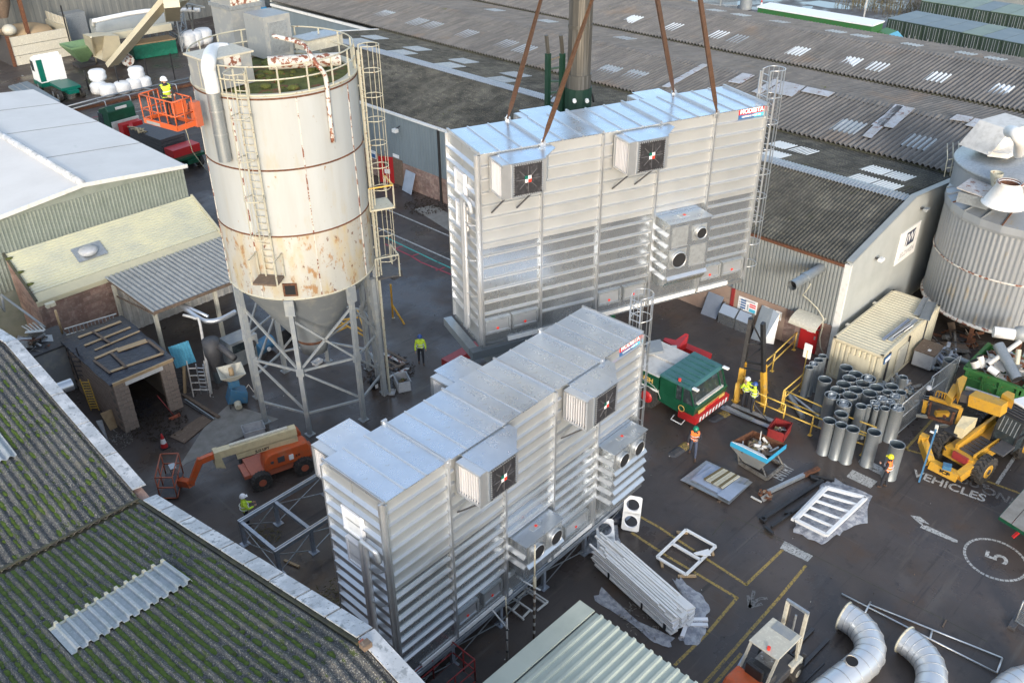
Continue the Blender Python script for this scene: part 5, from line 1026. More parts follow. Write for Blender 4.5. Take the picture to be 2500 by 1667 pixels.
cp(B().prism([(cu0_-.05, cv0-.14, .42), (cu0_-.05, cv0-.16, .78), (cu0_-.05, cv0+.05, .82), (cu0_-.05, 18.7, .82), (cu0_-.05, 18.7, .42)], (cu1_-cu0_+.1, 0, 0)), 'bumper', 'red')
for k in range(9): cp(B().quadbox([(cu0_+.2+k*.27, cv0-.175, .48), (cu0_+.33+k*.27, cv0-.175, .48), (cu0_+.38+k*.27, cv0-.185, .74), (cu0_+.25+k*.27, cv0-.185, .74)], (0, .01, 0)), 'bumper_stripe', 'white')
cp(B().box(cu0_+.3, cv0-.06, .84, cu1_-.25, cv0-.0, 1.0), 'front_stripe', 'gold')
text('AINSCOUGH', .2, frame((0, cv0-.075-24, .92), (1, 0, 0), (0, 0, 1)), 'sign_red', cr_, 'lettering', bold=.01)
text('AINSCOUGH', .34, frame((cu0_+.01-31.65, 21.3-24, 1.62), (0, -1, 0), (0, 0, 1)), 'gold', cr_, 'lettering', bold=.012)
cp(B().tube([(cu0_-.05, 18.3, .42), (cu0_-.3, 18.3, .3), (cu0_-.3, 18.9, .3), (cu0_-.05, 18.9, .42)], .03, 6), 'cab_step', 'white')
cp(B().tube([(cu0_-.06, 18.55+.16*math.cos(a), .98+.16*math.sin(a)) for a in [2*PI*k/16 for k in range(16)]], .02, 5, closed=True), 'crest', 'gold')
for u in (cu0_+.1, cu1_-.1): cp(B().box(u-.08, cv0+.0, 2.2, u+.08, cv0+.3, 2.28), 'roof_lamp', 'lamp_white')
cp(B().cyl((cu0_+.1, 18.9, 2.3), (cu0_+.1, 18.9, 2.42), .07), 'beacon', 'lamp_red')
for (u, v) in [(cu0_+.25, 20.6), (cu0_+.25, 22.6), (cu0_+.25, 27.6), (cu0_+.25, 29.4), (cu1_-.25, 20.6), (cu1_-.25, 22.6), (cu1_-.25, 27.6), (cu1_-.25, 29.4)]:
    s_ = -1 if u < 31 else 1
    w_ = cp(B().cyl((u-.25, v, .62), (u+.25, v, .62), .62, n=28), 'wheel', 'rubber'); B().lathe([(.0, .0), (.15, .1), (.32, .02), (.34, -.03)], 16).obj('wheel_hub', 'red', w_)
    hub = w_.children[0]; hub.location = (u+s_*.26-31.65, v-24, .62); hub.rotation_euler = (0, s_*PI/2, 0)
cp(B().lathe([(.86, -.22), (.86, .22)], 10, (0, 0, 0), a0=0, a1=PI*.9), 'mudguard', 'white_dirty'); mg = [o for o in cr_.children if o.name.startswith('mudguard')][0]; mg.rotation_euler = (PI/2, 0, PI/2); mg.location = (cu0_+.2-31.65, 20.6-24, .62); mg.data.transform(Matrix.Translation((31.65, 24, 0)))
for p_ in (-.25, .25): pass
# outriggers
for (v, a, c) in [(29.6, 25.3, 38.0), (20.4, 28.0, 35.6)]:
    if v > 25: cp(B().box(a, v-.3, .6, cu0_, v+.3, 1.0), 'outrigger_beam', 'red_dull'); cp(B().box(cu1_, v-.3, .6, c, v+.3, 1.0), 'outrigger_beam', 'red_dull')
cp(B().quadbox([at(1640, 845, 1.2), at(1652, 838, 1.2), at(1737, 873, .9), at(1728, 885, .9)], (0, 0, .25)), 'outrigger_beam', 'red')
cp(B().prism([at(1618, 842, 1.5), at(1652, 862, 1.5), at(1675, 850, 1.5), at(1680, 828, 1.7), at(1672, 826, 1.7), at(1648, 842, 1.5), at(1622, 836, 1.5)], (0, 0, .3)), 'winch_frame', 'red')
cp(B().quadbox([at(1637, 845, 1.85), at(1652, 845, 1.85), at(1652, 857, 1.85), at(1638, 858, 1.85)], (0, 0, .05)), 'winch_cover', 'white_dirty')
cp(B().quadbox([at(1577, 838, 2.1), at(1612, 832, 2.1), at(1620, 860, 2.1), at(1580, 868, 2.1)], (0, 0, .1)), 'rear_cover', 'silo_grey')
# superstructure, mostly hidden behind the hanging unit
bp = Vector((31.5, 26.6, 0))
cp(B().cyl((31.65, 26, 1.25), (31.65, 26, 1.7), 1.1, n=24), 'slew_ring', 'green_dark'); cp(B().box(30.6, 24.6, 1.7, 32.7, 29.2, 3.6), 'upper_works', 'green_dark'); cp(B().box(30.3, 29.2, 1.8, 33, 30.2, 3.2), 'counterweight', 'green_dark')
lean = Vector((-.012, -.012, 1))
q0 = bp+Vector((0, 0, 2.2)); q1 = bp+lean*14.35; q2 = bp+lean*44
Pf = lambda r1, r2, n=16: None
cp(B().cyl(q0, q1, .66, .62, n=12, smooth=False), 'boom_base', 'green_boom'); cp(B().cyl(q1, q1+lean*.6, .58, .58, n=14), 'boom_collar', 'boom'); cp(B().cyl(q1+lean*.6, q2, .53, .49, n=12, smooth=False), 'boom_section', 'boom')
cp(B().cyl(q1+lean*2.6, q1+lean*2.75, .55, n=14), 'boom_band', 'boom')
for s_ in (-.25, .28): cp(B().cyl(bp+lean*13.9+Vector((s_*.75-.38, -.45-s_*.75, 0)), bp+lean*13.9+Vector((s_*.75-.46, -.55-s_*.75, -.02)), .09, n=10), 'boom_lamp', 'lamp_white')
lt0 = [at(1334, 262, 13.0), at(1338, 160, 16.0)]; base_l = at(1340, 262, 13.2); 
lv = Vector((0, 0, 1)); A = at(1334, 250, 13.4); dpt = (bp-A); 
L1, L2 = inpl(1338, 255, bp, math.radians(-42)), inpl(1372, 255, bp, math.radians(-42))
for P_ in (L1, L2): cp(B().bar(P_-Vector((0, 0, 6)), P_+Vector((-.05, 0, 2.3)), .2), 'hose_mast', 'green_boom'); cp(B().bar(P_+Vector((-.05, 0, 2.3)), P_+Vector((-.18, 0, 3.1)), .12), 'mast_tip', 'boom')
for k in range(5): cp(B().bar(L1+Vector((0, 0, -.6+k*.55)), L2+Vector((0, 0, -.6+k*.55+(.0 if k % 2 else .1))), .08), 'mast_rung', 'green_boom')
cp(B().bar(L1+Vector((0, 0, .1)), L2+Vector((0, 0, .9)), .06), 'mast_brace', 'black_paint'); cp(B().bar(L1+Vector((0, 0, 2.0)), L2+Vector((0, 0, 2.2)), .1), 'mast_rung', 'boom')
HR = inpl(1432, 250, bp, math.radians(-42))
for k in range(3): cp(B().tube([HR+Vector((.1*math.cos(a)*2.2, -.1*math.cos(a)*2.2, .6*math.sin(a))) for a in [PI*j/10 for j in range(11)]] , .03+.01*k, 5), 'hose_loop', 'black_paint')
# ================================================================ PEOPLE
def person(px, py, rz, label, jacket='hi_yellow', legs='cloth_dark', helmet='helmet_white', arms='down', stride=0.0, lean=0.0, z=0.0, vest=None, group='workers on the site', pos=None, hgt=1.0):
    p = Vector(pos) if pos else at(px, py, z); t = thing('person', label, 'person', p, rz, group)
    J = {}
    lx = lambda zz: lean*(zz-.95)
    J['pel'] = (0, 0, .96); J['sp'] = (lx(1.18), 0, 1.18); J['ch'] = (lx(1.40), 0, 1.40); J['nk'] = (lx(1.52)+.01, 0, 1.52); J['hd'] = (lx(1.64)+.03, 0, 1.64); J['tp'] = (lx(1.74)+.03, 0, 1.74)
    for s, n in ((1, 'L'), (-1, 'R')):
        st = stride*s
        J['hp'+n] = (0, .095*s, .90); J['kn'+n] = (st*.5+.03, .11*s, .5); J['an'+n] = (st-.02*abs(stride), .11*s, .09+.05*max(0, -st)); J['to'+n] = (st+.16, .13*s, .04)
        sx = lx(1.42); J['sh'+n] = (sx, .19*s, 1.43)
        if arms == 'down': e, h_ = (sx-.02-st*.3, .26*s, 1.14), (sx+.08-st*.5, .27*s, .90)
        elif arms == 'front': e, h_ = (sx+.12, .25*s, 1.16), (sx+.36, .14*s, 1.16)
        elif arms == 'up': e, h_ = (sx+.24, .22*s, 1.5), (sx+.42, .14*s, 1.68)
        else: e, h_ = (sx+.05, .28*s, 1.14), ((sx+.30, .10*s, 1.22) if s > 0 else (sx+.1, .27*s, .90))
        J['el'+n] = e; J['wr'+n] = h_
    ED = [('pel', 'sp'), ('sp', 'ch'), ('ch', 'nk'), ('nk', 'hd'), ('hd', 'tp')]
    for n in 'LR': ED += [('pel', 'hp'+n), ('hp'+n, 'kn'+n), ('kn'+n, 'an'+n), ('an'+n, 'to'+n), ('ch', 'sh'+n), ('sh'+n, 'el'+n), ('el'+n, 'wr'+n)]
    RD = dict(pel=.15, sp=.145, ch=.155, nk=.06, hd=.098, tp=.07, hp=.095, kn=.07, an=.05, to=.045, sh=.075, el=.055, wr=.042)
    bm = bmesh.new(); sk = bm.verts.layers.skin.verify(); V = {}
    for k, v in J.items():
        x = bm.verts.new(v); r = RD[k if k in RD else k[:2]]
        x[sk].radius = (r, r*(1.0 if k[:2] not in ('ch', 'sp', 'pe') else .78)); x[sk].use_root = (k == 'pel'); V[k] = x
    for a, b_ in ED: bm.edges.new((V[a], V[b_]))
    me = bpy.data.meshes.new('body'); bm.to_mesh(me); bm.free()
    o = bpy.data.objects.new('body', me); C.objects.link(o); o.modifiers.new('skin', 'SKIN'); sb = o.modifiers.new('sub', 'SUBSURF'); sb.levels = 1; sb.render_levels = 1
    dg = bpy.context.evaluated_depsgraph_get(); m2 = bpy.data.meshes.new_from_object(o.evaluated_get(dg)); bpy.data.objects.remove(o)
    o = bpy.data.objects.new('body', m2); C.objects.link(o); o.parent = t; m2.materials.clear()
    for mt in ('skin', jacket, legs, 'boot'): m2.materials.append(M[mt])
    segs = [(ED[i], 1) for i in range(len(ED))]
    def near(c):
        best = None
        for a, b_ in ED:
            A, D = Vector(J[a]), Vector(J[b_]); ab = D-A; tt = max(0, min(1, (c-A).dot(ab)/ab.dot(ab))); d = (c-A-ab*tt).length/RD[a if a in RD else a[:2]]
            if best is None or d < best[0]: best = (d, a, b_, tt)
        return best
    vf = []
    for f in m2.polygons:
        f.use_smooth = True; d, a, b_, tt = near(f.center)
        if a in ('nk', 'hd'): k = 0
        elif a[:2] == 'el' and tt > .93: k = 0
        elif a[:2] in ('sp', 'ch', 'sh', 'el') or (a == 'pel' and b_ == 'sp' and tt > .15): k = 1
        elif a[:2] == 'an' or (a[:2] == 'kn' and tt > .9): k = 3
        else: k = 2
        f.material_index = k
        if a in ('sp',) or (a == 'ch' and b_ != 'nk' and tt < .95) or (a == 'pel' and b_ == 'sp' and tt > .35) or (a == 'ch' and b_ == 'nk' and tt < .35): vf.append(f)
    if vest:
        idx = {}; vs = []; fs = []
        for f in vf:
            q = []
            for vi in f.vertices:
                if vi not in idx: idx[vi] = len(vs); v = m2.vertices[vi]; vs.append(v.co+v.normal*.018)
                q.append(idx[vi])
            fs.append(q)
        b = B(); b.add(vs, fs, 0, True); b.obj('hi_vis_vest', vest, t)
    for zz in (1.10, 1.26):
        b = B(); rr = [(.178*math.cos(a)+lx(zz), .20*math.sin(a), zz) for a in [2*PI*k/16 for k in range(16)]]
        b.tube(rr, .018, 4, closed=True); b.obj('reflective_band', 'reflect', t)
    for n, s in (('L', 1), ('R', -1)):
        w, e = Vector(J['wr'+n]), Vector(J['el'+n]); d = (w-e).normalized(); sd = d.cross(Vector((0, 1, 0)) if abs(d.y) < .8 else Vector((1, 0, 0))).normalized()
        hb = B().ball(w+d*.055, .045, 8, sz=1.0); 
        for q in range(4):
            r0 = w+d*.08+sd*(-.03+.02*q); hb.tube([r0, r0+d*.04, r0+d*.06+Vector((0, -s*.012, -.012))], [.011, .01, .008], 5)
        hb.tube([w+d*.04+sd*.03, w+d*.07+sd*.06], [.012, .009], 5); hb.obj('hand', 'skin', t)
    hc = Vector(J['hd'])
    hm = B().lathe([(.135, .03), (.14, .04), (.128, .06), (.115, .11), (.08, .155), (.03, .175), (0, .178)], 16, (hc.x-.005, hc.y, hc.z-.0)); hm.box(hc.x+.08, -.07, hc.z+.03, hc.x+.18, .07, hc.z+.045)
    hm.obj('helmet', helmet, t)
    fc = B().ball((hc.x+.085, .035, hc.z-.005), .012, 6).ball((hc.x+.085, -.035, hc.z-.005), .012, 6); fc.bar((hc.x+.088, -.03, hc.z-.07), (hc.x+.088, .03, hc.z-.07), .012); o = fc.obj('face_features', 'cloth_dark', t); o['kind'] = 'stuff'
    B().tube([(hc.x+.085, 0, hc.z+.0), (hc.x+.115, 0, hc.z-.035), (hc.x+.085, 0, hc.z-.04)], .014, 5).obj('nose', 'skin', t)
    for s in (1, -1): B().ball((hc.x, .095*s, hc.z-.01), .028, 6, sy=.5).obj('ear', 'skin', t)
    if hgt != 1: t.scale = (hgt,)*3
    return t
rd_ = math.radians
person(1029, 888, rd_(232), 'worker in blue helmet and long yellow hi-vis jacket walking past the silo tower', helmet='helmet_blue', stride=.12, arms='down')
person(607, 1288, rd_(-20), 'worker in white helmet and yellow vest beside the empty steel stand', helmet='helmet_white', arms='front', vest='hi_yellow', jacket='hi_yellow')
person(1834, 1008, rd_(120), 'worker in yellow hi-vis jacket with raised arms at the black and yellow trestle', helmet='helmet_blue', arms='up')
person(1816, 996, rd_(60), 'second yellow-jacketed worker half behind the trestle leg', helmet='helmet_white', arms='front')
person(1690, 1113, rd_(215), 'worker in green helmet, orange vest and jeans striding across the yard', jacket='cloth_dark', vest='hi_orange', legs='cloth_denim', helmet='helmet_green', stride=.30, lean=.22, arms='bent')
person(2156, 1190, rd_(95), 'worker in yellow helmet, orange vest and dark trousers facing the grey ducts', jacket='cloth_dark', vest='hi_orange', helmet='helmet_yellow', arms='bent', stride=.08)
person(2248, 1012, rd_(200), 'dark-clothed worker in white helmet behind the mesh fence panels', jacket='cloth_dark', helmet='helmet_white', arms='front', lean=.25)
# ================================================================ MAN BASKET AT THE SILO
KB = Vector((15.22, 33.3, 14.95)); kb_ang = math.atan2(at(450, 318, 13.7).y-at(365, 295, 13.7).y, at(450, 318, 13.7).x-at(365, 295, 13.7).x)
mbk = thing('boom_lift', 'orange work basket raised beside the tall silo on a boom reaching behind it', 'boom lift', KB, kb_ang)
def basket(t, Lb, Wb, Hb, mt, floor='dark_grey', r=.028, ox=0, oy=0, oz=0, rows=(.55, 1.1), nx=4, ny=2):
    B().box(ox-Lb/2, oy-Wb/2, oz, ox+Lb/2, oy+Wb/2, oz+.05).obj('basket_floor', floor, t)
    for (a, c) in (((-Lb/2, -Wb/2), (Lb/2, -Wb/2)), ((-Lb/2, Wb/2), (Lb/2, Wb/2)), ((-Lb/2, -Wb/2), (-Lb/2, Wb/2)), ((Lb/2, -Wb/2), (Lb/2, Wb/2))):
        B().bar((ox+a[0], oy+a[1], oz+.1), (ox+c[0], oy+c[1], oz+.1), .05, .2).obj('toe_board', mt, t)
        for h_ in rows: B().tube([(ox+a[0], oy+a[1], oz+h_), (ox+c[0], oy+c[1], oz+h_)], r, 6).obj('basket_rail', mt, t)
    for i in range(nx+1):
        for s in (-1, 1): x = -Lb/2+Lb*i/nx; B().tube([(ox+x, oy+s*Wb/2, oz), (ox+x, oy+s*Wb/2, oz+rows[-1])], r, 6).obj('basket_post', mt, t)
    for i in range(1, ny):
        for s in (-1, 1): y = -Wb/2+Wb*i/ny; B().tube([(ox+s*Lb/2, oy+y, oz), (ox+s*Lb/2, oy+y, oz+rows[-1])], r, 6).obj('basket_post', mt, t)
basket(mbk, 1.95, .85, 1.1, 'orange'); B().box(.7, -.3, .6, .95, .2, 1.05).obj('control_box', 'orange', mbk); B().box(.8, .42, -.05, 1.1, .7, .9).obj('basket_mount', 'orange_fade', mbk)
B().bar(KB+Vector((1.2, 1.0, .2)), (22.5, 40.5, 8.5), .25).bar((22.5, 40.5, 8.5), (26, 43.5, 2), .3).obj('main_boom', 'orange_fade', mbk, world=True); B().box(24.6, 42, .6, 27.2, 45, 2.2).obj('turntable', 'dark_grey', mbk, world=True)
for (u, v) in [(24.7, 42.2), (27.1, 42.2), (24.7, 44.8), (27.1, 44.8)]: B().cyl((u-.18, v, .45), (u+.18, v, .45), .45, n=18).obj('wheel', 'rubber', mbk, world=True)
B().box(-.8, -.46, .02, .0, -.455, .14).obj('basket_label', 'silo_grey', mbk)
person(0, 0, kb_ang-.15, 'worker in white helmet and yellow vest standing in the orange work basket', jacket='cloth_dark', vest='hi_yellow', helmet='helmet_white', arms='front', pos=KB+Matrix.Rotation(kb_ang, 3, 'Z') @ Vector((.15, -.02, .05)))
a = at(440, 322, 13.6); tag(B().tube([KB+Vector((.4, -.3, 0)), at(470, 370, 9.5), at(515, 432, 4.5)], .02, 5).obj('tag_line', 'rail_cream'), 'thin orange tag line hanging down from the work basket', 'rope')
# ================================================================ ORANGE ARTICULATED BOOM LIFT (ground)
w0, w1 = Vector((13.97, 28.94, 0)), Vector((15.82, 28.47, 0)); ang = math.atan2(w1.y-w0.y, w1.x-w0.x)
bl = thing('boom_lift', 'orange and cream articulated boom lift parked low with its basket near the ground', 'boom lift', w0, ang)
WBx = (w1-w0).length
for x in (0, WBx):
    for y in (.0, 1.75):
        w_ = B().cyl((x, y-.15, .42), (x, y+.17, .42), .42, n=26).obj('wheel', 'rubber', bl); B().cyl((x, y-.17, .42), (x, y-.14, .42), .17, n=14).obj('hub', 'orange_fade', w_)
        b = B()
        for k in range(20): a = 2*PI*k/20; b.bar((x+.42*math.cos(a), y-.15, .42+.42*math.sin(a)), (x+.42*math.cos(a+.1), y+.17, .42+.42*math.sin(a+.1)), .05, .05)
        o = b.obj('tread_lugs', 'rubber', w_); o['kind'] = 'stuff'
B().box(-.35, .2, .4, WBx+.45, 1.5, .75).obj('chassis', 'orange_fade', bl); B().box(-.62, .35, .5, -.35, 1.3, .66).obj('tie_plate', 'orange_fade', bl); B().box(WBx+.45, .35, .5, WBx+.75, 1.3, .66).obj('tie_plate', 'orange_fade', bl)
def hood(x0, x1, y0, y1, z0, z1, nm, mt):
    b = B(); prof = []
    for k in range(9): a = PI/2*k/8; prof.append((x0+.45-.45*math.cos(a), z0+(z1-z0)*(.35+.65*math.sin(a))))
    pl = [(x0, z0)]+prof+[(x1-.15, z1), (x1, z1-.2), (x1, z0)]
    o = B().prism([(x, y0, z) for x, z in pl], (0, y1-y0, 0)).obj(nm, mt, bl, bevel=.06); return o
hd_ = hood(.25, WBx+.45, .1, .75, .72, 1.55, 'engine_hood', 'orange'); hd2 = hood(.45, WBx+.45, 1.25, 1.75, .72, 1.5, 'engine_hood', 'orange')
B().box(.85, .06, 1.0, 1.15, .095, 1.28).obj('hatch', 'dark_grey', hd_); B().cyl((.6, .06, 1.12), (.6, .095, 1.12), .07).obj('filler_cap', 'dark_grey', hd_); B().box(1.35, .06, .95, 1.55, .095, 1.2).obj('decal', 'sign_white', hd_)
text('JLG', .14, frame((1.75, .09, 1.05), (1, 0, 0), (0, 0, 1)), 'black_paint', hd_, 'lettering', bold=.006)
inv = LOC[bl.name].inverted()
def lp(px, py, z): return inv @ at(px, py, z)
A0, A1 = lp(722, 1048, 2.1), lp(533, 1106, 1.95); dv = (A1-A0).normalized()
B().bar(A0, A1, .34, .36).obj('main_boom', 'cream_paint', bl); B().bar(A0-Vector((0, 0, .42)), A1-Vector((0, 0, .38))-dv*.7, .30, .24).obj('lower_boom', 'cream_paint', bl); B().bar(A0+dv*.35+Vector((0, 0, .22)), A1-dv*.5+Vector((0, 0, .22)), .14, .1).obj('hose_track', 'cream_top', bl)
B().prism([A1+Vector((0, -.2, .2)), A1+Vector((.15, -.2, -.75)), A1+Vector((-.25, -.2, -.55)), A1+Vector((-.2, -.2, .2))][::-1], (0, .4, 0)).obj('knuckle', 'cream_paint', bl)
text('JLG LIFT', .17, frame((A0+A1)/2+Vector((.1, -.16, -.4)), -dv, (0, 0, 1)), 'black_paint', bl, 'lettering', bold=.008)
J0, J1 = A1+dv*.75-Vector((0, 0, .1)), lp(466, 1180, .75)
B().bar(A1, J0, .2, .26).obj('telescopic_section', 'orange', bl); B().bar(J0+Vector((0, 0, .1)), J1, .2, .24).obj('jib', 'orange', bl); B().bar(J0+Vector((.1, .12, -.1)), J1+Vector((.1, .12, -.1)), .1, .1).obj('jib_ram', 'orange_fade', bl)
bc = (lp(392, 1106, 1.2)+lp(420, 1165, 1.2)+lp(377, 1166, 1.2)+lp(435, 1105, 1.2))/4
bt = lp(377, 1166, 1.2); bx_ = (lp(392, 1106, 1.2)-bt); 
def tb(P, n, mt='orange_fade', r=.03): B().tube(P, r, 6, closed=False).obj(n, mt, bl)
cs = [lp(392, 1108, 1.25), lp(435, 1106, 1.25), lp(420, 1165, 1.25), lp(378, 1166, 1.25)]
lo_ = [Vector((c.x, c.y, .12)) for c in cs]; mid = [Vector((c.x, c.y, .7)) for c in cs]
for L_ in (cs, mid, lo_):
    for i in range(4): tb([L_[i], L_[(i+1) % 4]], 'basket_rail')
for i in range(4): tb([lo_[i], cs[i]], 'basket_post')
tb([(cs[0]+cs[3])/2, (lo_[0]+lo_[3])/2], 'basket_post'); tb([(cs[1]+cs[2])/2, (lo_[1]+lo_[2])/2], 'basket_post'); B().quadbox(lo_, (0, 0, .04)).obj('basket_floor', 'dark_grey', bl)
B().quadbox([(cs[1]+cs[2])/2+Vector((-.25, -.2, -.35)), (cs[1]+cs[2])/2+Vector((.0, -.2, -.35)), (cs[1]+cs[2])/2+Vector((.0, .2, -.35)), (cs[1]+cs[2])/2+Vector((-.25, .2, -.35))], (0, 0, .35)).obj('control_box', 'galv_dull', bl)
B().bar(J1, (lo_[1]+lo_[2])/2+Vector((0, 0, .2)), .3, .3).obj('basket_mount', 'orange', bl)
# ================================================================ TELEHANDLER
th = thing('telehandler', 'yellow telehandler with black cab and fork carriage parked by the green skip', 'telehandler', (37.4, 7.3, 0), 0)
def tp(b_, n, mt, par=None, **k): return b_.obj(n, mt, par or th, world=(par is None), **k)
q6 = lambda x, y: (2230+x*.17857, 920+y*.17857)
def wheel(t, c, ax, r, w, name='wheel', rim='yellow'):
    c, ax = Vector(c), Vector(ax).normalized(); o = B().cyl(c-ax*w/2, c+ax*w/2, r, n=30).obj(name, 'rubber', t, world=True)
    b = B(); inv_ = LOC[t.name].inverted()
    x_ = Vector((0, 0, 1)); y_ = ax.cross(x_)
    for k in range(18):
        a = 2*PI*k/18; p = lambda a_, s: c+(x_*math.cos(a_)+y_*math.sin(a_))*r*1.02+ax*s*w/2
        b.bar(p(a, -1), p(a+.2, 0), .07, .07); b.bar(p(a+.2, 0), p(a, 1), .07, .07)
    for v_ in range(len(b.v)): b.v[v_] = inv_ @ b.v[v_]
    l_ = b.obj('tread_lugs', 'rubber', o); l_['kind'] = 'stuff'
    for s in (-1, 1):
        b = B().cyl(c+ax*s*(w/2-.02), c+ax*s*(w/2+.02), r*.55, r*.5, n=24); b.v = [inv_ @ v_ for v_ in b.v]; b.obj('rim', rim, o)
        b = B().cyl(c+ax*s*(w/2+.0), c+ax*s*(w/2+.05), r*.2, n=12); b.v = [inv_ @ v_ for v_ in b.v]; b.obj('hub', 'dark_grey', o)
    return o
fx = Vector((3.1, -.62, 0)).normalized(); fy = Vector((.2, .98, 0)).normalized()
Wf = Vector((36.05, 6.75, .62)); Wr = Wf+fx*3.0
for c in (Wf, Wr, Wf+fy*2.0, Wr+fy*2.0): wheel(th, c, fy, .62, .42)
def lf(x, y, z): return Wf+fx*x+fy*y+Vector((0, 0, z-.62))
tp(B().quadbox([lf(-.5, .35, .55), lf(3.6, .35, .55), lf(3.6, 1.65, .55), lf(-.5, 1.65, .55)], (0, 0, .5)), 'chassis', 'yellow')
for k in range(6): tp(B().quadbox([lf(-.2+k*.28, .5, 1.06), lf(.02+k*.28, .5, 1.06), lf(.02+k*.28, 1.15, 1.06), lf(-.2+k*.28, 1.15, 1.06)], (0, 0, .03)), 'tread_plate', 'dark_grey')
tp(B().bar(lf(-.3, .42, 1.05), lf(1.7, .42, 1.15), .07, .4), 'side_plate', 'yellow'); tp(B().bar(lf(-.3, 1.25, 1.1), lf(2.6, 1.3, 1.4), .12, .45), 'side_plate', 'yellow')
tp(B().quadbox([lf(-.62, .5, .75), lf(-.5, .5, .75), lf(-.5, 1.2, .75), lf(-.62, 1.2, .75)], (0, 0, .35)), 'red_block', 'red_dull')
F0, F1, F2, F3 = at(*q6(130, 880), .9), at(*q6(230, 1180), .5), at(*q6(610, 1370), .4), at(*q6(890, 1160), .9)
for a_, c_ in ((F0, F1), (F1, F2), (F2, F3)): tp(B().bar(a_, c_, .3, .42), 'stabiliser_arm', 'yellow')
tp(B().bar(F0+Vector((0, 0, -.1)), F0+Vector((0, 0, .35)), .32, .3), 'stabiliser_pad', 'yellow'); dF = (F2-F1).normalized()
o = text('JCB', .3, frame((F1+F2)/2+Vector((-.17, -.1, 0))-Vector((37.4, 7.3, 0)), dF, (-.3, -.15, 1)), 'black_paint', th, 'lettering', bold=.012)
tp(B().bar(at(*q6(400, 1210), .8), at(*q6(520, 1240), .8), .3, .2), 'winch_drum', 'blue_machine')
tp(B().prism([lf(1.5, -.25, .95), lf(1.5, -.25, 1.75), lf(1.75, -.25, 2.45), lf(3.0, -.25, 2.45), lf(3.15, -.25, .95)], fy*.95), 'cab', 'glass_dark')
for (x, z, x2, z2) in [(1.5, 1.75, 1.75, 2.47), (3.15, .95, 3.0, 2.47), (2.3, .95, 2.35, 2.47), (1.5, .95, 1.5, 1.75), (1.75, 2.47, 3.0, 2.47), (1.5, 1.75, 3.1, 1.7)]:
    for y in (-.27, .72): tp(B().bar(lf(x, y, z), lf(x2, y, z2), .07), 'cab_pillar', 'black_paint')
tp(B().quadbox([lf(1.7, -.3, 2.47), lf(3.05, -.3, 2.47), lf(3.05, .75, 2.47), lf(1.7, .75, 2.47)], (0, 0, .06)), 'cab_roof', 'black_paint')
for k in range(5): tp(B().bar(lf(1.85+k*.2, -.2, 2.56), lf(1.85+k*.2, .65, 2.56), .04), 'roof_guard_bar', 'dark_grey')
for k in range(5): tp(B().bar(lf(1.47, -.15+k*.18, 1.78), lf(1.68, -.15+k*.18, 2.4), .025), 'screen_guard_bar', 'galv_dull')
tp(B().quadbox([lf(2.6, .2, 2.55), lf(3.4, .2, 2.5), lf(3.5, .8, 2.5), lf(2.7, .95, 2.55)], (0, 0, .12)), 'rear_cover', 'white', bevel=.04)
tp(B().quadbox([lf(3.0, -.3, .9), lf(4.1, -.1, .9), lf(4.1, 1.7, .9), lf(3.0, 1.7, .9)], (0, 0, .8)), 'counterweight', 'black_paint', bevel=.06); tp(B().quadbox([lf(.6, -.35, 1.2), lf(1.5, -.35, 1.3), lf(1.5, .3, 1.3), lf(.6, .3, 1.2)], (0, 0, .1)), 'mudguard', 'dark_grey', bevel=.04)
tp(B().quadbox([at(*q6(400, 740), 1.7), at(*q6(580, 840), 1.7), at(*q6(700, 710), 1.7), at(*q6(520, 670), 1.7)], (0, 0, .12)), 'mudguard', 'black_paint', bevel=.04)
tp(B().quadbox([at(*q6(580, 670), 2.2), at(*q6(700, 720), 2.2), at(*q6(880, 560), 2.4), at(*q6(670, 530), 2.4)], (0, 0, -.5)), 'engine_cover', 'cream_paint')
Bm0, Bm1 = at(*q6(1240, 440), 2.9), at(*q6(800, 290), 2.7); Bm2 = at(*q6(660, 260), 2.6)
tp(B().bar(Bm0, Bm1, .6, .55), 'boom', 'yellow'); tp(B().bar(Bm1, Bm2, .42, .4), 'boom_section', 'dark_grey'); tp(B().bar(at(*q6(1170, 300), 3.0), at(*q6(720, 150), 2.85), .14, .14), 'boom_ram', 'galv_dull'); tp(B().quadbox([at(*q6(600, 370), 2.5), at(*q6(700, 130), 2.5), at(*q6(640, 100), 2.5), at(*q6(560, 150), 2.5)], (0, 0, .5)), 'boom_head', 'yellow')
tp(B().quadbox([at(*q6(500, 400), 2.3), at(*q6(630, 210), 2.3), at(*q6(520, 175), 2.3), at(*q6(430, 330), 2.3)], (0, 0, .35)), 'boom_head_cover', 'yellow'); tp(B().prism([at(*q6(1180, 330), 2.9), at(*q6(1340, 440), 2.9), at(*q6(1350, 330), 2.9), at(*q6(1250, 290), 2.9)], (0, 0, .4)), 'boom_pivot', 'yellow')
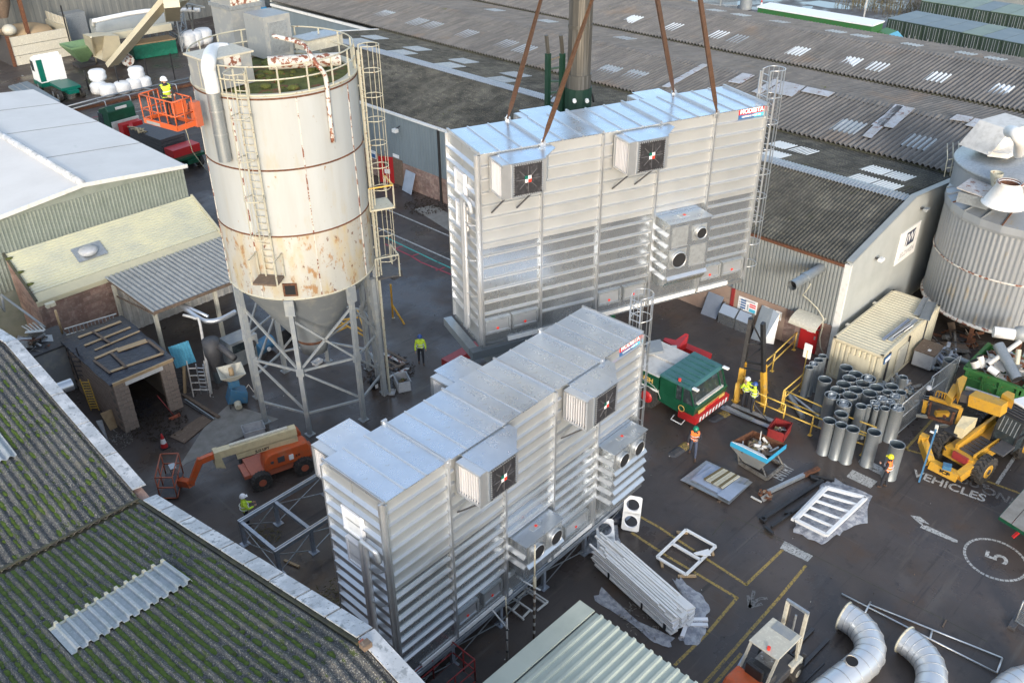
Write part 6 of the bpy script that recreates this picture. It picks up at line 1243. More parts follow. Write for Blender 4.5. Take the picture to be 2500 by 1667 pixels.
for (a_, c_, za, zb, n_, m_, w_) in [((220, 280), (650, 420), 1.6, 1.6, 'carriage_beam', 'yellow', .14), ((230, 320), (600, 470), 1.4, 1.4, 'carriage_beam', 'dark_grey', .2), ((200, 540), (540, 650), .9, .9, 'carriage_beam', 'rust', .12), ((170, 330), (140, 480), 1.5, .9, 'carriage_post', 'yellow', .16), ((660, 420), (590, 640), 1.6, .8, 'carriage_post', 'yellow', .16), ((240, 340), (200, 540), 1.4, .8, 'carriage_post', 'rust', .1), ((560, 480), (500, 660), 1.4, .8, 'carriage_post', 'rust', .12), ((320, 200), (300, 260), 2.0, 1.6, 'back_guard', 'yellow', .05), ((330, 190), (480, 240), 2.0, 2.0, 'back_guard', 'yellow', .05), ((470, 240), (440, 300), 2.0, 1.6, 'back_guard', 'yellow', .05), ((360, 205), (345, 270), 2, 1.6, 'back_guard', 'yellow', .04), ((400, 215), (385, 285), 2, 1.6, 'back_guard', 'yellow', .04), ((435, 228), (420, 300), 2, 1.6, 'back_guard', 'yellow', .04), ((200, 545), (40, 525), .5, .4, 'fork_tine', 'cream_top', .12), ((530, 665), (360, 670), .5, .4, 'fork_tine', 'cream_top', .12), ((300, 500), (480, 500), 1.2, 1.2, 'carriage_ram', 'yellow', .22), ((340, 440), (440, 560), 1.3, 1.1, 'carriage_ram', 'rust', .1)]:
    tp(B().bar(at(*q6(*a_), za), at(*q6(*c_), zb), w_), n_, m_)
tp(B().bar(at(*q6(290, 770), 1.5), at(*q6(440, 1000), 1.1), .04), 'mirror_arm', 'black_paint'); tp(B().quadbox([at(*q6(230, 740), 1.6), at(*q6(280, 760), 1.6), at(*q6(275, 775), 1.6), at(*q6(225, 755), 1.6)], (0, 0, .05)), 'lamp', 'lamp_white')
t = thing('blue_ramp_bar', 'long thin blue steel bar leaning beside the front of the telehandler', 'steel bar', at(*q6(80, 1430))); B().bar(at(*q6(75, 1440), .05), at(*q6(310, 720), 1.7), .07, .09).obj('bar_body', 'blue_machine', t, world=True); B().bar(at(*q6(300, 750), 1.55), at(*q6(325, 650), 1.9), .14, .12).obj('bar_head', 'galv_dull', t, world=True)
# ================================================================ FORKLIFT
fk = thing('forklift', 'dusty orange forklift with pale roof at the bottom of the yard', 'forklift', (20.6, 8.0, 0), math.radians(-3))
def fp(b_, n, mt, **k): return b_.obj(n, mt, fk, **k)
fp(B().box(-1.7, -.55, .35, .75, .55, .75), 'chassis', 'dark_grey', bevel=.03); fp(B().prism([(-2.1, -.6, .35), (-2.1, -.6, 1.0), (-1.9, -.6, 1.2), (-1.2, -.6, 1.2), (-1.2, -.6, .35)], (0, 1.2, 0)), 'counterweight', 'orange', bevel=.08)
for k in range(3): fp(B().box(-2.12, -.5, .6+k*.12, -2.09, .5, .63+k*.12), 'grille_slot', 'black_paint')
fp(B().box(-1.25, -.5, .75, -.55, .5, 1.1), 'engine_hood', 'dark_grey', bevel=.04); fp(B().box(-1.15, -.35, 1.1, -.6, .3, 1.25), 'seat', 'black_paint', bevel=.05); fp(B().box(-1.3, -.35, 1.15, -1.15, .3, 1.65), 'seat_back', 'black_paint', bevel=.05)
fp(B().bar((.35, 0, .75), (.1, 0, 1.35), .08), 'steering_column', 'black_paint'); fp(B().tube([(.1+.03*math.cos(a), .16*math.sin(a), 1.38+.16*math.cos(a)) for a in [2*PI*k/14 for k in range(14)]], .018, 5, closed=True), 'steering_wheel', 'black_paint')
for y in (-.5, .5): fp(B().bar((.7, y, .7), (.45, y, 2.05), .07), 'overhead_guard_post', 'cream_top'); fp(B().bar((-1.3, y, .9), (-.75, y, 2.05), .08), 'overhead_guard_post', 'cream_top')
fp(B().box(-.85, -.56, 2.05, .55, .56, 2.11), 'overhead_guard_roof', 'cream_top', bevel=.02); fp(B().box(.1, -.4, 2.112, .5, .35, 2.125), 'roof_dust_panel', 'silo_grey'); fp(B().cyl((-.7, -.1, 2.1), (-.7, -.1, 2.22), .06), 'beacon', 'lamp_red')
for y in (-.36, .36): fp(B().bar((.95, y, .1), (1.0, y, 2.7), .11, .12), 'mast_channel', 'cream_top'); fp(B().bar((1.05, y*.8, .1), (1.1, y*.8, 2.6), .07, .07), 'inner_mast', 'dark_grey')
fp(B().bar((1.0, -.42, 2.72), (1.0, .42, 2.72), .1, .1), 'mast_crosshead', 'galv_dull'); fp(B().bar((.98, -.4, 1.2), (.98, .4, 1.2), .08), 'mast_cross', 'dark_grey'); fp(B().cyl((1.0, 0, .2), (1.02, 0, 2.3), .04), 'lift_ram', 'galv_dull')
for y in (-.6, .02): fp(B().box(1.15, y, .05, 2.9, y+.13, .1), 'fork_tine', 'dark_grey'); fp(B().box(1.12, y, .05, 1.17, y+.13, .75), 'fork_heel', 'dark_grey')
fp(B().box(1.05, -.6, .3, 1.12, .6, .42), 'carriage_plate', 'dark_grey')
for (x, y, r) in ((.6, -.58, .34), (.6, .58, .34), (-1.45, -.52, .27), (-1.45, .52, .27)): w_ = fp(B().cyl((x, y-.12, r), (x, y+.12, r), r, n=24), 'wheel', 'rubber'); B().cyl((x, y-.14, r), (x, y+.14, r), r*.45, n=14).obj('hub', 'cream_top', w_)
fp(B().box(.3, -.62, .45, .95, -.4, .8), 'mudguard', 'cream_top', bevel=.04); fp(B().box(-.3, -.1, .76, .3, .5, .8), 'floor_plate', 'scrap')
# ================================================================ YARD OBJECTS
def rail_run(lab, tops, feet_idx=None, h=1.1, r=.035):
    "tubular barrier: top-rail points as photo pixels at height h"
    P = [at(*p, h) for p in tops]; t = thing('guard_rail', lab, 'barrier', (P[0].x, P[0].y, 0), 0, 'yellow guard rails')
    for a, c in zip(P[:-1], P[1:]):
        for z in (0, -.5): B().tube([a+Vector((0, 0, z)), c+Vector((0, 0, z))], r, 8).obj('rail', 'yellow_rail', t, world=True)
    for i, p in enumerate(P): B().tube([(p.x, p.y, 0), p], r*1.15, 8).obj('post', 'yellow_rail', t, world=True); B().box(-.09, -.09, 0, .09, .09, .02).obj('base_plate', 'yellow_rail', t).location = (p.x-P[0].x, p.y-P[0].y, 0)
    return t
rail_run('yellow guard rail in front of the grey ducts, running to the trestle', [q3(1020, 700), q3(1100, 735), q3(1238, 792), q3(1440, 875), q3(1640, 955), q3(1822, 1018)])
rail_run('yellow guard rail running behind the front row of ducts', [q3(1238, 692), q3(1550, 828), q3(1890, 955)])
rail_run('short yellow guard rail rising towards the white paddle sign', [q3(1225, 690), q3(1372, 565)])
rail_run('yellow guard rail sloping up to the pink wall beside the red door', [q3(1080, 490), q3(1160, 420), q3(1318, 270)])
rail_run('short yellow guard rail beside the feet of the trestle', [q3(880, 640), q3(945, 590)], h=1.0)
p = at(*q3(1345, 665)); t = thing('paddle_sign', 'plain white paddle sign on a yellow post beside the small ducts', 'sign', p); B().tube([(0, 0, 0), (0, 0, 2.2)], .03, 8).obj('post', 'yellow_rail', t); B().box(-.02, -.2, 1.75, .02, .2, 2.55).obj('sign_board', 'white', t)
# black and yellow trestle
t = thing('steel_trestle', 'tall A-shaped steel trestle with black upper legs and yellow lower legs', 'trestle', at(1830, 975))
ft = [at(*q3(885, 765)), at(*q3(1080, 715)), at(*q3(960, 700)), at(*q3(1025, 790))]; tp_ = [at(*q3(985, 175), 4.3), at(*q3(1080, 205), 4.3)]
fa, fb = at(*q3(880, 770)), at(*q3(1085, 712)); ta, tbb = at(*q3(982, 175), 4.2), at(*q3(1075, 200), 4.2)
off = Vector((1.1, -.5, 0))
mids = []
for (f, tt) in ((fa, ta), (fa+Vector((.9, .35, 0)), ta+Vector((.12, .05, 0))), (fb, tbb), (fb+Vector((-.9, -.5, 0)), tbb+Vector((-.12, -.05, 0)))):
    mm_ = f+(tt-f)*.42; mids.append(mm_); B().bar(f, mm_, .22, .2).obj('lower_leg', 'yellow', t, world=True); B().bar(mm_, tt, .17, .17).obj('upper_leg', 'black_paint', t, world=True); B().bar(f+Vector((-.2, 0, .03)), f+Vector((.2, 0, .03)), .2, .04).obj('foot_plate', 'yellow', t, world=True)
for a, c in ((0, 1), (2, 3), (0, 3), (1, 2)):
    B().bar(mids[a], mids[c], .08).obj('cross_bar', 'black_paint', t, world=True)
B().bar(mids[0]+(ta-mids[0])*.5, mids[2]+(tbb-mids[2])*.5, .06).obj('cross_bar', 'black_paint', t, world=True); B().bar(ta, mids[2]+(tbb-mids[2])*.45, .06).obj('diagonal', 'black_paint', t, world=True); B().bar(mids[0]+(ta-mids[0])*.1, mids[2]+(tbb-mids[2])*.45, .05).obj('diagonal', 'black_paint', t, world=True)
for a, c in ((0, 1), (2, 3)): B().bar(mids[a]*.55+[fa, 0, fb][a]*.45, mids[c]*.55+([fa+Vector((.9, .35, 0)), 0, fb+Vector((-.9, -.5, 0))][a])*.45, .14).obj('lower_brace', 'yellow', t, world=True)
# standing ducts
def duct_proto(r, h, lab, inner=()):
    t = thing('round_duct', lab, 'duct', (0, 0, 0), 0, 'grey round ducts standing on end')
    b = B(); b.lathe([(r-.012, .02), (r-.012, h-.01), (r+.012, h), (r+.016, h-.02), (r+.002, h-.04), (r, h*.5), (r, .04), (r+.016, .02), (r+.016, 0)], 28); b.obj('duct_wall', 'duct_metal', t)
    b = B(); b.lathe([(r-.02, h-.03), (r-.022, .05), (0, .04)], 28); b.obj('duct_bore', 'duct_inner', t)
    for (x, y, ri) in inner:
        b = B(); b.lathe([(ri-.01, h*.3), (ri-.01, h-.03), (ri+.01, h-.02), (ri, h*.3)], 20, (x, y, 0)); b.obj('inner_duct', 'duct_metal', t)
    return t
spots = [(365, 300, 46), (437, 352, 48), (390, 387, 50), (495, 425, 50), (345, 430, 50), (440, 470, 50), (597, 455, 50), (300, 472, 50), (202, 392, 48), (395, 512, 52), (545, 497, 50), (480, 595, 38), (540, 600, 18), (595, 617, 19), (662, 617, 32), (326, 657, 46), (237, 706, 46), (328, 742, 42), (415, 772, 46), (580, 795, 47), (757, 890, 52),
         (640, 540, 36), (585, 572, 34), (680, 490, 36), (700, 560, 34), (740, 520, 36), (785, 490, 34), (800, 378, 30), (715, 448, 44), (755, 610, 50), (185, 215, 29), (155, 243, 32), (82, 297, 28), (1165, 245, 45), (257, 515, 53), (347, 578, 53), (535, 385, 50), (115, 275, 32)]
where = {8: 'standing clear to the left of the main group', 15: 'behind the front row by the rail end', 16: 'leftmost of the front row before the rail', 17: 'second of the front row before the rail', 18: 'third of the front row, before the yellow rail', 19: 'just right of the yellow rail end', 20: 'nearest the worker in the yellow helmet', 33: 'standing alone by the scrap heap', 32: 'thin duct leftmost of the small row by the container', 30: 'small duct furthest back in the row by the container', 31: 'second from the back in the small row by the container', 37: 'small duct holding a smaller tube, in the row by the container', 34: 'with a spiral of smaller ducts inside, left of the group', 35: 'holding a nest of smaller tubes at the front of the group', 36: 'holding a rolled duct, against the container', 0: 'furthest back against the container end', 12: 'very thin duct between two wider ones', 13: 'thin duct of two sleeves in the front of the pack', 14: 'narrow duct right of the two thin ones', 29: 'wide duct full of smaller tubes beside the mesh fence', 27: 'dark small duct lying back near the scrap heap', 11: 'medium duct left of the very thin ones'}
PK = []
for i, (x, y, hw) in enumerate(spots):
    h = 1.83; p = at(*q4(x, y), h); r = hw*.3188*(p-CO).length/FPX*.98
    lab = 'grey round duct '+(where[i] if i in where else 'standing in the packed group before the container')
    inn = ((.05, .02, r*.55),) if i in (34, 35, 36, 37) else (((-.1, .05, .1), (.1, .08, .09), (0, -.12, .11), (.13, -.1, .07)) if i in (29, 21, 22, 24, 25) else ())
    if i in (35,): inn = ((.05, .02, r*.62), (.07, .03, r*.35))
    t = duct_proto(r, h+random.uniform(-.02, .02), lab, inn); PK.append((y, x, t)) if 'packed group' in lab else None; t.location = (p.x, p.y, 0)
OR = ['leftmost', 'second from left', 'third from left', 'fourth from left', 'fifth from left', 'rightmost']; PK.sort(key=lambda a: -a[0])
for r_ in range(0, len(PK), 4):
    row = sorted(PK[r_:r_+4], key=lambda a: a[1])
    for j, (_, _, o) in enumerate(row): o['label'] = 'grey round duct %s of the %s row in the packed group' % (OR[j] if j < 3 else 'rightmost', ['front', 'second', 'third', 'fourth', 'back'][r_//4])
for o in [o for o in bpy.data.objects if o.name.startswith('round_duct') and o.type == 'EMPTY']: o['group'] = 'grey round ducts standing on end' if 'packed group' not in o['label'] else 'packed ducts before the container'
t = thing('loose_duct', 'pair of thin ducts lying inside the guard rails', 'duct', at(*q3(1310, 790))); B().cyl(at(*q3(1270, 730), .15), at(*q3(1360, 880), .15), .14, n=16).obj('duct_wall', 'duct_metal', t, world=True); B().cyl(at(*q3(1290, 730), .1), at(*q3(1480, 880), .1), .08, n=12).obj('duct_wall', 'galv_bright', t, world=True)
# scrap heaps
def scrap_pile(b, c, rx, ry, hz, n, seed, big=1.0):
    random.seed(seed)
    for _ in range(n):
        a, rr = random.uniform(0, 2*PI), random.random()**.6; x, y = c.x+rx*rr*math.cos(a), c.y+ry*rr*math.sin(a); z = c.z+hz*(1-rr*rr)*random.uniform(.3, 1)
        d = Vector((random.uniform(-1, 1), random.uniform(-1, 1), random.uniform(-.4, .5))).normalized()*random.uniform(.12, .4)*big; k = random.random(); mi = random.randrange(4)
        P = Vector((x, y, z))
        if k < .35: b.cyl(P-d, P+d, random.uniform(.05, .12)*big, n=10, mi=mi)
        elif k < .75: s_ = Vector((-d.y, d.x, random.uniform(-.1, .1)))*random.uniform(.3, .9); b.quadbox([P-d-s_, P+d-s_, P+d+s_*1.2, P-d+s_], (0, 0, .015), mi)
        else: b.bar(P-d*1.6, P+d*1.6, .04, .04, mi)
c_ = at(*q4(790, 470), .9); b = B(); scrap_pile(b, Vector((c_.x, c_.y, .5)), .9, 1.1, .9, 60, 3); o = b.obj('scrap_heap', ['duct_metal', 'scrap', 'galv_dull', 'duct_inner']); tag(o, 'heap of crushed grey ducting between the ducts and mesh fence', 'scrap heap'); o['kind'] = 'stuff'
c_ = at(*q4(1070, 200), .4); b = B(); scrap_pile(b, Vector((c_.x, c_.y, .1)), 1.3, 1.0, .8, 70, 5); o = b.obj('scrap_heap', ['galv_dull', 'scrap', 'plastic_film', 'sheet_blue']); tag(o, 'heap of crumpled metal and film behind the grey chest', 'scrap heap'); o['kind'] = 'stuff'
c_ = at(2330, 835, .2); b = B(); scrap_pile(b, Vector((c_.x, c_.y, 0)), 2.6, 1.0, .5, 50, 8, 1.3); o = b.obj('scrap_heap', ['rust', 'timber_old', 'scrap', 'dark_grey']); tag(o, 'rusty junk lying in shade under the corrugated silo', 'scrap heap'); o['kind'] = 'stuff'
ca = at(*q4(855, 290)); t = thing('grey_chest', 'pale grey chest with a dark lid beside the cream container', 'chest', ca, .05); B().box(0, -1.0, .1, 1.3, 0, .95).obj('chest_body', 'plastic_bin', t, bevel=.03); B().box(-.04, -1.04, .95, 1.34, .04, 1.03).obj('lid', 'timber_old', t, bevel=.02); B().box(.25, -.7, 1.03, .45, -.55, 1.05).obj('lid_label', 'white', t)
for x in (.1, 1.1): B().box(x, -.95, 0, x+.12, -.05, .1).obj('runner', 'dark_grey', t)
# mesh fence panels
def mesh_panel(lab, a, c, h=2.0, mt='galv_dull'):
    a, c = Vector(a), Vector(c); t = thing('mesh_panel', lab, 'fence panel', a, 0, 'temporary mesh fence panels'); up = Vector((0, 0, h))
    for (p_, q_) in ((a, a+up), (c, c+up), (a+Vector((0, 0, .15)), c+Vector((0, 0, .15))), (a+up, c+up), (a+up*.55, c+up*.55)): B().tube([p_, q_], .025, 6).obj('frame_tube', mt, t, world=True)
    b = B(); n = 44
    for k in range(1, n): p_ = a+(c-a)*(k/n); b.bar(p_+Vector((0, 0, .15)), p_+up, .007)
    for k in range(1, 14): b.bar(a+Vector((0, 0, .15+(h-.15)*k/14)), c+Vector((0, 0, .15+(h-.15)*k/14)), .007)
    o = b.obj('wire_mesh', mt, t, world=True); o['kind'] = 'stuff'
    for p_ in (a, c): B().box(-.35, -.12, 0, .35, .12, .13).obj('rubber_foot', 'dark_grey', t).location = p_-a
A, D = at(*q4(725, 850)), at(*q4(1165, 470)); A.z = D.z = 0; Mm = A+(D-A)*.52
mesh_panel('nearer mesh fence panel beside the packed ducts', A, Mm); mesh_panel('farther mesh fence panel beside the worker in the white helmet', Mm+Vector((.05, .1, 0)), D)
mesh_panel('mesh fence panel at the right edge of the yard', at(2476, 1522), at(2540, 1560), 1.2)
# skips
gk = thing('green_skip', 'green open skip heaped with scrap ducting at the right edge', 'skip', (41.6, 8.7, 0))
s0 = Vector((41.55, 9.9, 0)); sl3, sw = 2.9, 3.6
def skp(b_, n, mt): return b_.obj(n, mt, gk, world=True)
x0, x1, y0, y1, hh = 41.55, 44.6, 7.35, 9.95, 1.8
skp(B().box(x0+.1, y0+.1, .15, x1, y1-.1, .25), 'skip_floor', 'green_skip')
for (a, c) in (((x0, y0), (x0+.08, y1)), ((x0, y1-.08), (x1, y1)), ((x0, y0), (x1, y0+.08)), ((x1-.08, y0), (x1, y1))): skp(B().box(a[0], a[1], .2, c[0], c[1], hh), 'skip_side', 'green_skip')
for (a, c) in (((x0-.08, y0-.08), (x0+.1, y1+.08)), ((x0, y1-.06), (x1, y1+.1)), ((x0, y0-.1), (x1, y0+.06))): skp(B().box(a[0], a[1], hh-.1, c[0], c[1], hh+.04), 'rim', 'green_skip'); 
skp(B().box(x0-.06, y0, hh-.5, x0, y1, hh-.4), 'rim', 'green_skip')
for k in range(4): skp(B().box(x0-.1, y0+.1+k*.78, .15, x0, y0+.2+k*.78, hh-.1), 'stiffener', 'green_skip')
skp(B().bar((x0-.05, 8.6, .2), (x0-.05, 9.1, 1.3), .08), 'stiffener', 'green_skip'); skp(B().box(x0-.09, 7.5, .9, x0-.03, 7.75, .98), 'skip_label', 'white')
b = B(); scrap_pile(b, Vector((43.2, 8.7, 1.5)), 1.3, 1.2, .8, 60, 11, 1.3); o = b.obj('scrap_load', ['galv_dull', 'rust', 'white_dirty', 'duct_metal']); tag(o, 'mixed scrap metal filling the green skip', 'scrap'); o['kind'] = 'stuff'
zs = lambda x, y: (2280+x*.1403, 800+y*.1403)
for (a, za, c, zc_, r, mt, lab) in [((1120, 300), 2.9, (1450, 900), 2.1, .26, 'duct_metal', 'long grey round duct sloping out of the green skip'), ((940, 640), 2.3, (1500, 240), 3.1, .11, 'white_dirty', 'thin cream pipe crossing over the long grey duct'), ((960, 700), 2.2, (1120, 810), 2.1, .16, 'white', 'short white duct lying on the green skip edge'), ((700, 570), 2.3, (740, 680), 2.0, .2, 'white_dirty', 'white half-cut duct at the left corner of the skip'), ((800, 490), 2.5, (850, 680), 2.0, .16, 'white_dirty', 'white open duct standing beside the half-cut duct'), ((1480, 380), 2.9, (1440, 640), 2.3, .12, 'rail_cream', 'cream pipe with joints at the right of the scrap'), ((440, 550), .9, (620, 620), .8, .16, 'duct_metal', 'dark grey duct piece left of the green skip')]:
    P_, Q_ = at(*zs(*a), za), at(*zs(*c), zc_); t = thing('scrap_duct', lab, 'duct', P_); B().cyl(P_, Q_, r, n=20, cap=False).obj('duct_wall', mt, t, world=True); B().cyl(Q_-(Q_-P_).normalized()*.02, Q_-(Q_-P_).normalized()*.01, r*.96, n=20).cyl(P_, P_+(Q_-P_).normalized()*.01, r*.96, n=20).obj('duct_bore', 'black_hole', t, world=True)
P_ = at(*zs(1230, 100), 3.2); t = thing('white_duct_end', 'big white duct section resting against the corrugated silo base', 'duct', P_); B().cyl(at(*zs(1040, 70), 2.6), at(*zs(1400, 120), 2.6), .28, n=20).obj('duct_wall', 'white', t, world=True); B().ball(at(*zs(1500, 110), 2.6), .42, 16).obj('duct_cap', 'silo_grey', t, world=True)
# tipping skip
tk = thing('tipping_skip', 'grey tipping skip with bright blue rim full of offcuts', 'skip', at(1850, 1120)); T4 = [at(1783, 1072, 1.3), at(1842, 1052, 1.3), at(1920, 1090, 1.3), at(1872, 1128, 1.3)]
q3b = [at(*q3(840, 1060), 1.35), at(*q3(1000, 975), 1.3), at(*q3(1245, 1080), 1.3), at(*q3(1105, 1190), 1.35)]
lowr = [Vector((v.x, v.y, 1.1)) for v in q3b]; cen = sum(q3b, Vector())/4; bot = [cen+(v-cen)*.42 for v in q3b]
for v in bot: v.z = .25
for i in range(4):
    a, c = q3b[i], q3b[(i+1) % 4]; l0, l1 = a-Vector((0, 0, .22)), c-Vector((0, 0, .22)); nn_ = (Vector(((a+c)/2-cen).to_tuple())).normalized(); nn_.z = 0
    B().quadbox([l0, l1, c, a], nn_*-.03).obj('blue_rim', 'sky_blue' if i in (2, 3) else 'rust', tk, world=True); B().quadbox([bot[i], bot[(i+1) % 4], l1, l0], nn_*-.03).obj('skip_side', 'silo_grey' if i in (2, 3) else 'rust', tk, world=True)
B().quadbox(bot, (0, 0, .03)).obj('skip_floor', 'silo_grey', tk, world=True)
B().quadbox([q3b[0]*.96+cen*.04, q3b[3]*.96+cen*.04, q3b[3]*.6+cen*.4+Vector((0, 0, -.1)), q3b[0]*.6+cen*.4+Vector((0, 0, -.1))], (0, 0, .03)).obj('white_sheet', 'white', tk, world=True)
bs = [at(*q3(900, 1210), .12), at(*q3(1100, 1330), .12), at(*q3(1220, 1230), .12), at(*q3(1040, 1130), .12)]
for i in range(4): B().bar(bs[i], bs[(i+1) % 4], .1, .14).obj('base_frame', 'scrap', tk, world=True); B().bar(bs[i], bot[i]*.5+q3b[i]*.5, .06).obj('strut', 'scrap', tk, world=True)
b = B(); scrap_pile(b, Vector((cen.x, cen.y, .95)), .75, .65, .35, 36, 21, .9); o = b.obj('skip_contents', ['white_dirty', 'straw', 'galv_dull', 'timber_old']); tag(o, 'broken boards and offcuts filling the blue-rimmed skip', 'offcuts'); o['kind'] = 'stuff'
def crate(lab, px, py, rz, lx, ly, h, mt, name='plastic_crate', fill=None, z=0):
    p = at(px, py, z); t = thing(name, lab, 'crate', p, rz); w = .03
    B().box(-lx/2, -ly/2, .02, lx/2, ly/2, .05).obj('crate_base', mt, t)
    for (a, c) in (((-lx/2, -ly/2), (lx/2, -ly/2+w)), ((-lx/2, ly/2-w), (lx/2, ly/2)), ((-lx/2, -ly/2), (-lx/2+w, ly/2)), ((lx/2-w, -ly/2), (lx/2, ly/2))): B().box(a[0], a[1], .05, c[0], c[1], h).obj('crate_side', mt, t)
    for (a, c) in (((-lx/2-.03, -ly/2-.03), (lx/2+.03, -ly/2+w+.01)), ((-lx/2-.03, ly/2-w-.01), (lx/2+.03, ly/2+.03)), ((-lx/2-.03, -ly/2), (-lx/2+w+.01, ly/2)), ((lx/2-w-.01, -ly/2), (lx/2+.03, ly/2))): B().box(a[0], a[1], h-.03, c[0], c[1], h).obj('rim', mt, t)
    if fill: b = B(); scrap_pile(b, Vector((0, 0, h*.4)), lx*.35, ly*.35, h*.3, 14, 31, .4); o = b.obj('crate_contents', fill, t); o['kind'] = 'stuff'
    return t
crate('dusty pink tote full of bits beside the blue-rimmed skip', *q3(1185, 1010), rd_(10), 1.0, .8, .55, 'red_dull', fill=['white_dirty', 'scrap', 'straw', 'dark_grey'])
bpy.data.objects['plastic_crate'].children[0].data.materials[0] = M['rust']
crate('pale grey tote with leaves in it near the tower foot', 983, 945, rd_(65), .95, .65, .6, 'plastic_bin', fill=['straw', 'moss', 'straw', 'moss'])
crate('empty pale grey tote behind the orange boom lift', 622, 1062, rd_(-20), .95, .65, .5, 'plastic_bin')
crate('small flat grey tray by the foot of the ladder tower', 957, 960, rd_(40), .42, .3, .12, 'plastic_bin', 'small_tray')
crate('white shallow box on wet ground under the hopper', 775, 888, rd_(10), .5, .3, .2, 'white', 'small_box')
t = thing('black_bucket', 'black tub with a white label beside the tower column', 'bucket', at(914, 948)); B().lathe([(.0, .02), (.19, .02), (.22, .5), (.24, .52), (.2, .5), (.17, .1), (0, .1)], 18).obj('tub', 'black_paint', t); B().box(-.08, -.225, .12, .08, -.2, .34).obj('label', 'white', t)
# sheet pile with battens
sc_ = [at(*q3(485, 1365)), at(*q3(670, 1215)), at(*q3(1000, 1355)), at(*q3(820, 1530))]; cn = sum(sc_, Vector())/4
t = thing('sheet_pile', 'pile of bluish metal sheets topped with pale battens in mid yard', 'sheet pile', cn)
B().bar(sc_[0]*.8+sc_[3]*.2, sc_[1]*.8+sc_[2]*.2, .1, .12).obj('bearer', 'timber_old', t, world=True); B().bar(sc_[0]*.2+sc_[3]*.8, sc_[1]*.2+sc_[2]*.8, .1, .12).obj('bearer', 'timber_old', t, world=True)
for k in range(5):
    a = random.uniform(-.08, .08); s_ = 1-.08*k; q_ = [cn+Matrix.Rotation(a, 3, 'Z') @ (v-cn)*s_+Vector((random.uniform(-.1, .1), random.uniform(-.1, .1), .13+.02*k)) for v in sc_]
    B().quadbox(q_, (0, 0, .012)).obj('metal_sheet', ['galv_dull', 'duct_metal', 'sheet_blue', 'galv_dull', 'sheet_blue'][k], t, world=True)
for k in range(8):
    a, c = at(*q3(630+k*22, 1345-k*6), .28), at(*q3(790+k*16, 1245+k*10), .28); a = at(*q3(650+k*18, 1330+k*9), .27); c = at(*q3(780+k*17, 1250+k*8), .27); B().bar(a, c, .1, .05).obj('batten', 'rail_cream' if k % 3 else 'straw', t, world=True)
B().quadbox([at(*q3(740, 1440), .26), at(*q3(860, 1350), .26), at(*q3(960, 1375), .26), at(*q3(830, 1490), .26)], (0, 0, .012)).obj('metal_sheet', 'sheet_blue', t, world=True)
# rubber ramps
for (a, c, lab) in [((715, 900), (800, 855), 'black rubber ramp with yellow end beside the crane cab'), ((425, 1150), (520, 1085), 'black rubber ramp with yellow end by the striding worker')]:
    P_, Q_ = at(*q3(*a)), at(*q3(*c)); t = thing('rubber_ramp', lab, 'ramp', P_, 0, 'rubber cable ramps'); d_ = (Q_-P_).normalized(); n_ = Vector((-d_.y, d_.x, 0)); b = B()
    pr = [(-.24, 0), (-.12, .06), (.12, .06), (.24, 0)]
    B().prism([P_+n_*y+Vector((0, 0, z)) for y, z in pr], (Q_-P_)*.62).obj('ramp_section', 'dark_grey', t, world=True); B().prism([P_+(Q_-P_)*.63+n_*y+Vector((0, 0, z)) for y, z in pr], (Q_-P_)*.5).obj('ramp_section', 'paint_yellow', t, world=True); B().cyl(P_, P_+Vector((0, 0, .045)), .24, .14, n=16).obj('ramp_end', 'dark_grey', t, world=True)
t = thing('steel_planks', 'grey metal planks on the ground at the trestle foot', 'planks', at(*q3(960, 870)))
for (a, c, z) in [((775, 810), (1130, 955), .1), ((850, 790), (1160, 915), .12), ((800, 805), (1000, 900), .16)]: B().bar(at(*q3(*a), z), at(*q3(*c), z), .26, .04).obj('plank', 'sheet_blue' if z == .1 else 'galv_dull', t, world=True)
B().bar(at(*q3(1010, 790), .9), at(*q3(1140, 950), .1), .04).obj('loose_pole', 'dark_grey', t, world=True)
# bars and frames on the ground
w5 = lambda x, y: (1780+x*.35714, 1040+y*.35714)
t = thing('grey_beam', 'pale grey steel beam with a muddy hinge end lying in the yard', 'steel beam', at(*w5(430, 380))); B().bar(at(*w5(265, 450), .12), at(*w5(520, 330), .12), .16, .16).obj('beam_body', 'galv_dull', t, world=True); B().bar(at(*w5(515, 335), .14), at(*w5(612, 288), .14), .18, .14).obj('beam_sleeve', 'rust', t, world=True)
b = B(); scrap_pile(b, at(*w5(235, 465), .08), .25, .3, .12, 14, 41, .5); b.obj('hinge_end', ['rust', 'scrap', 'timber_old', 'rust'], t, world=True); B().bar(at(*w5(150, 480), .05), at(*w5(222, 518), .05), .08, .04).obj('foot_bar', 'white_dirty', t, world=True)
t = thing('bar_rack', 'long black steel frame bars lying beside the white rack', 'steel frame', at(*w5(400, 560)))
for (a, c, w_) in [((225, 640), (640, 370), .16), ((290, 690), (560, 505), .09), ((245, 690), (300, 735), .12), ((550, 340), (720, 372), .1), ((560, 350), (620, 375), .14), ((215, 625), (250, 650), .2), ((380, 590), (430, 600), .12)]: B().bar(at(*w5(*a), .1), at(*w5(*c), .1), w_, .12).obj('bar', 'black_paint', t, world=True)
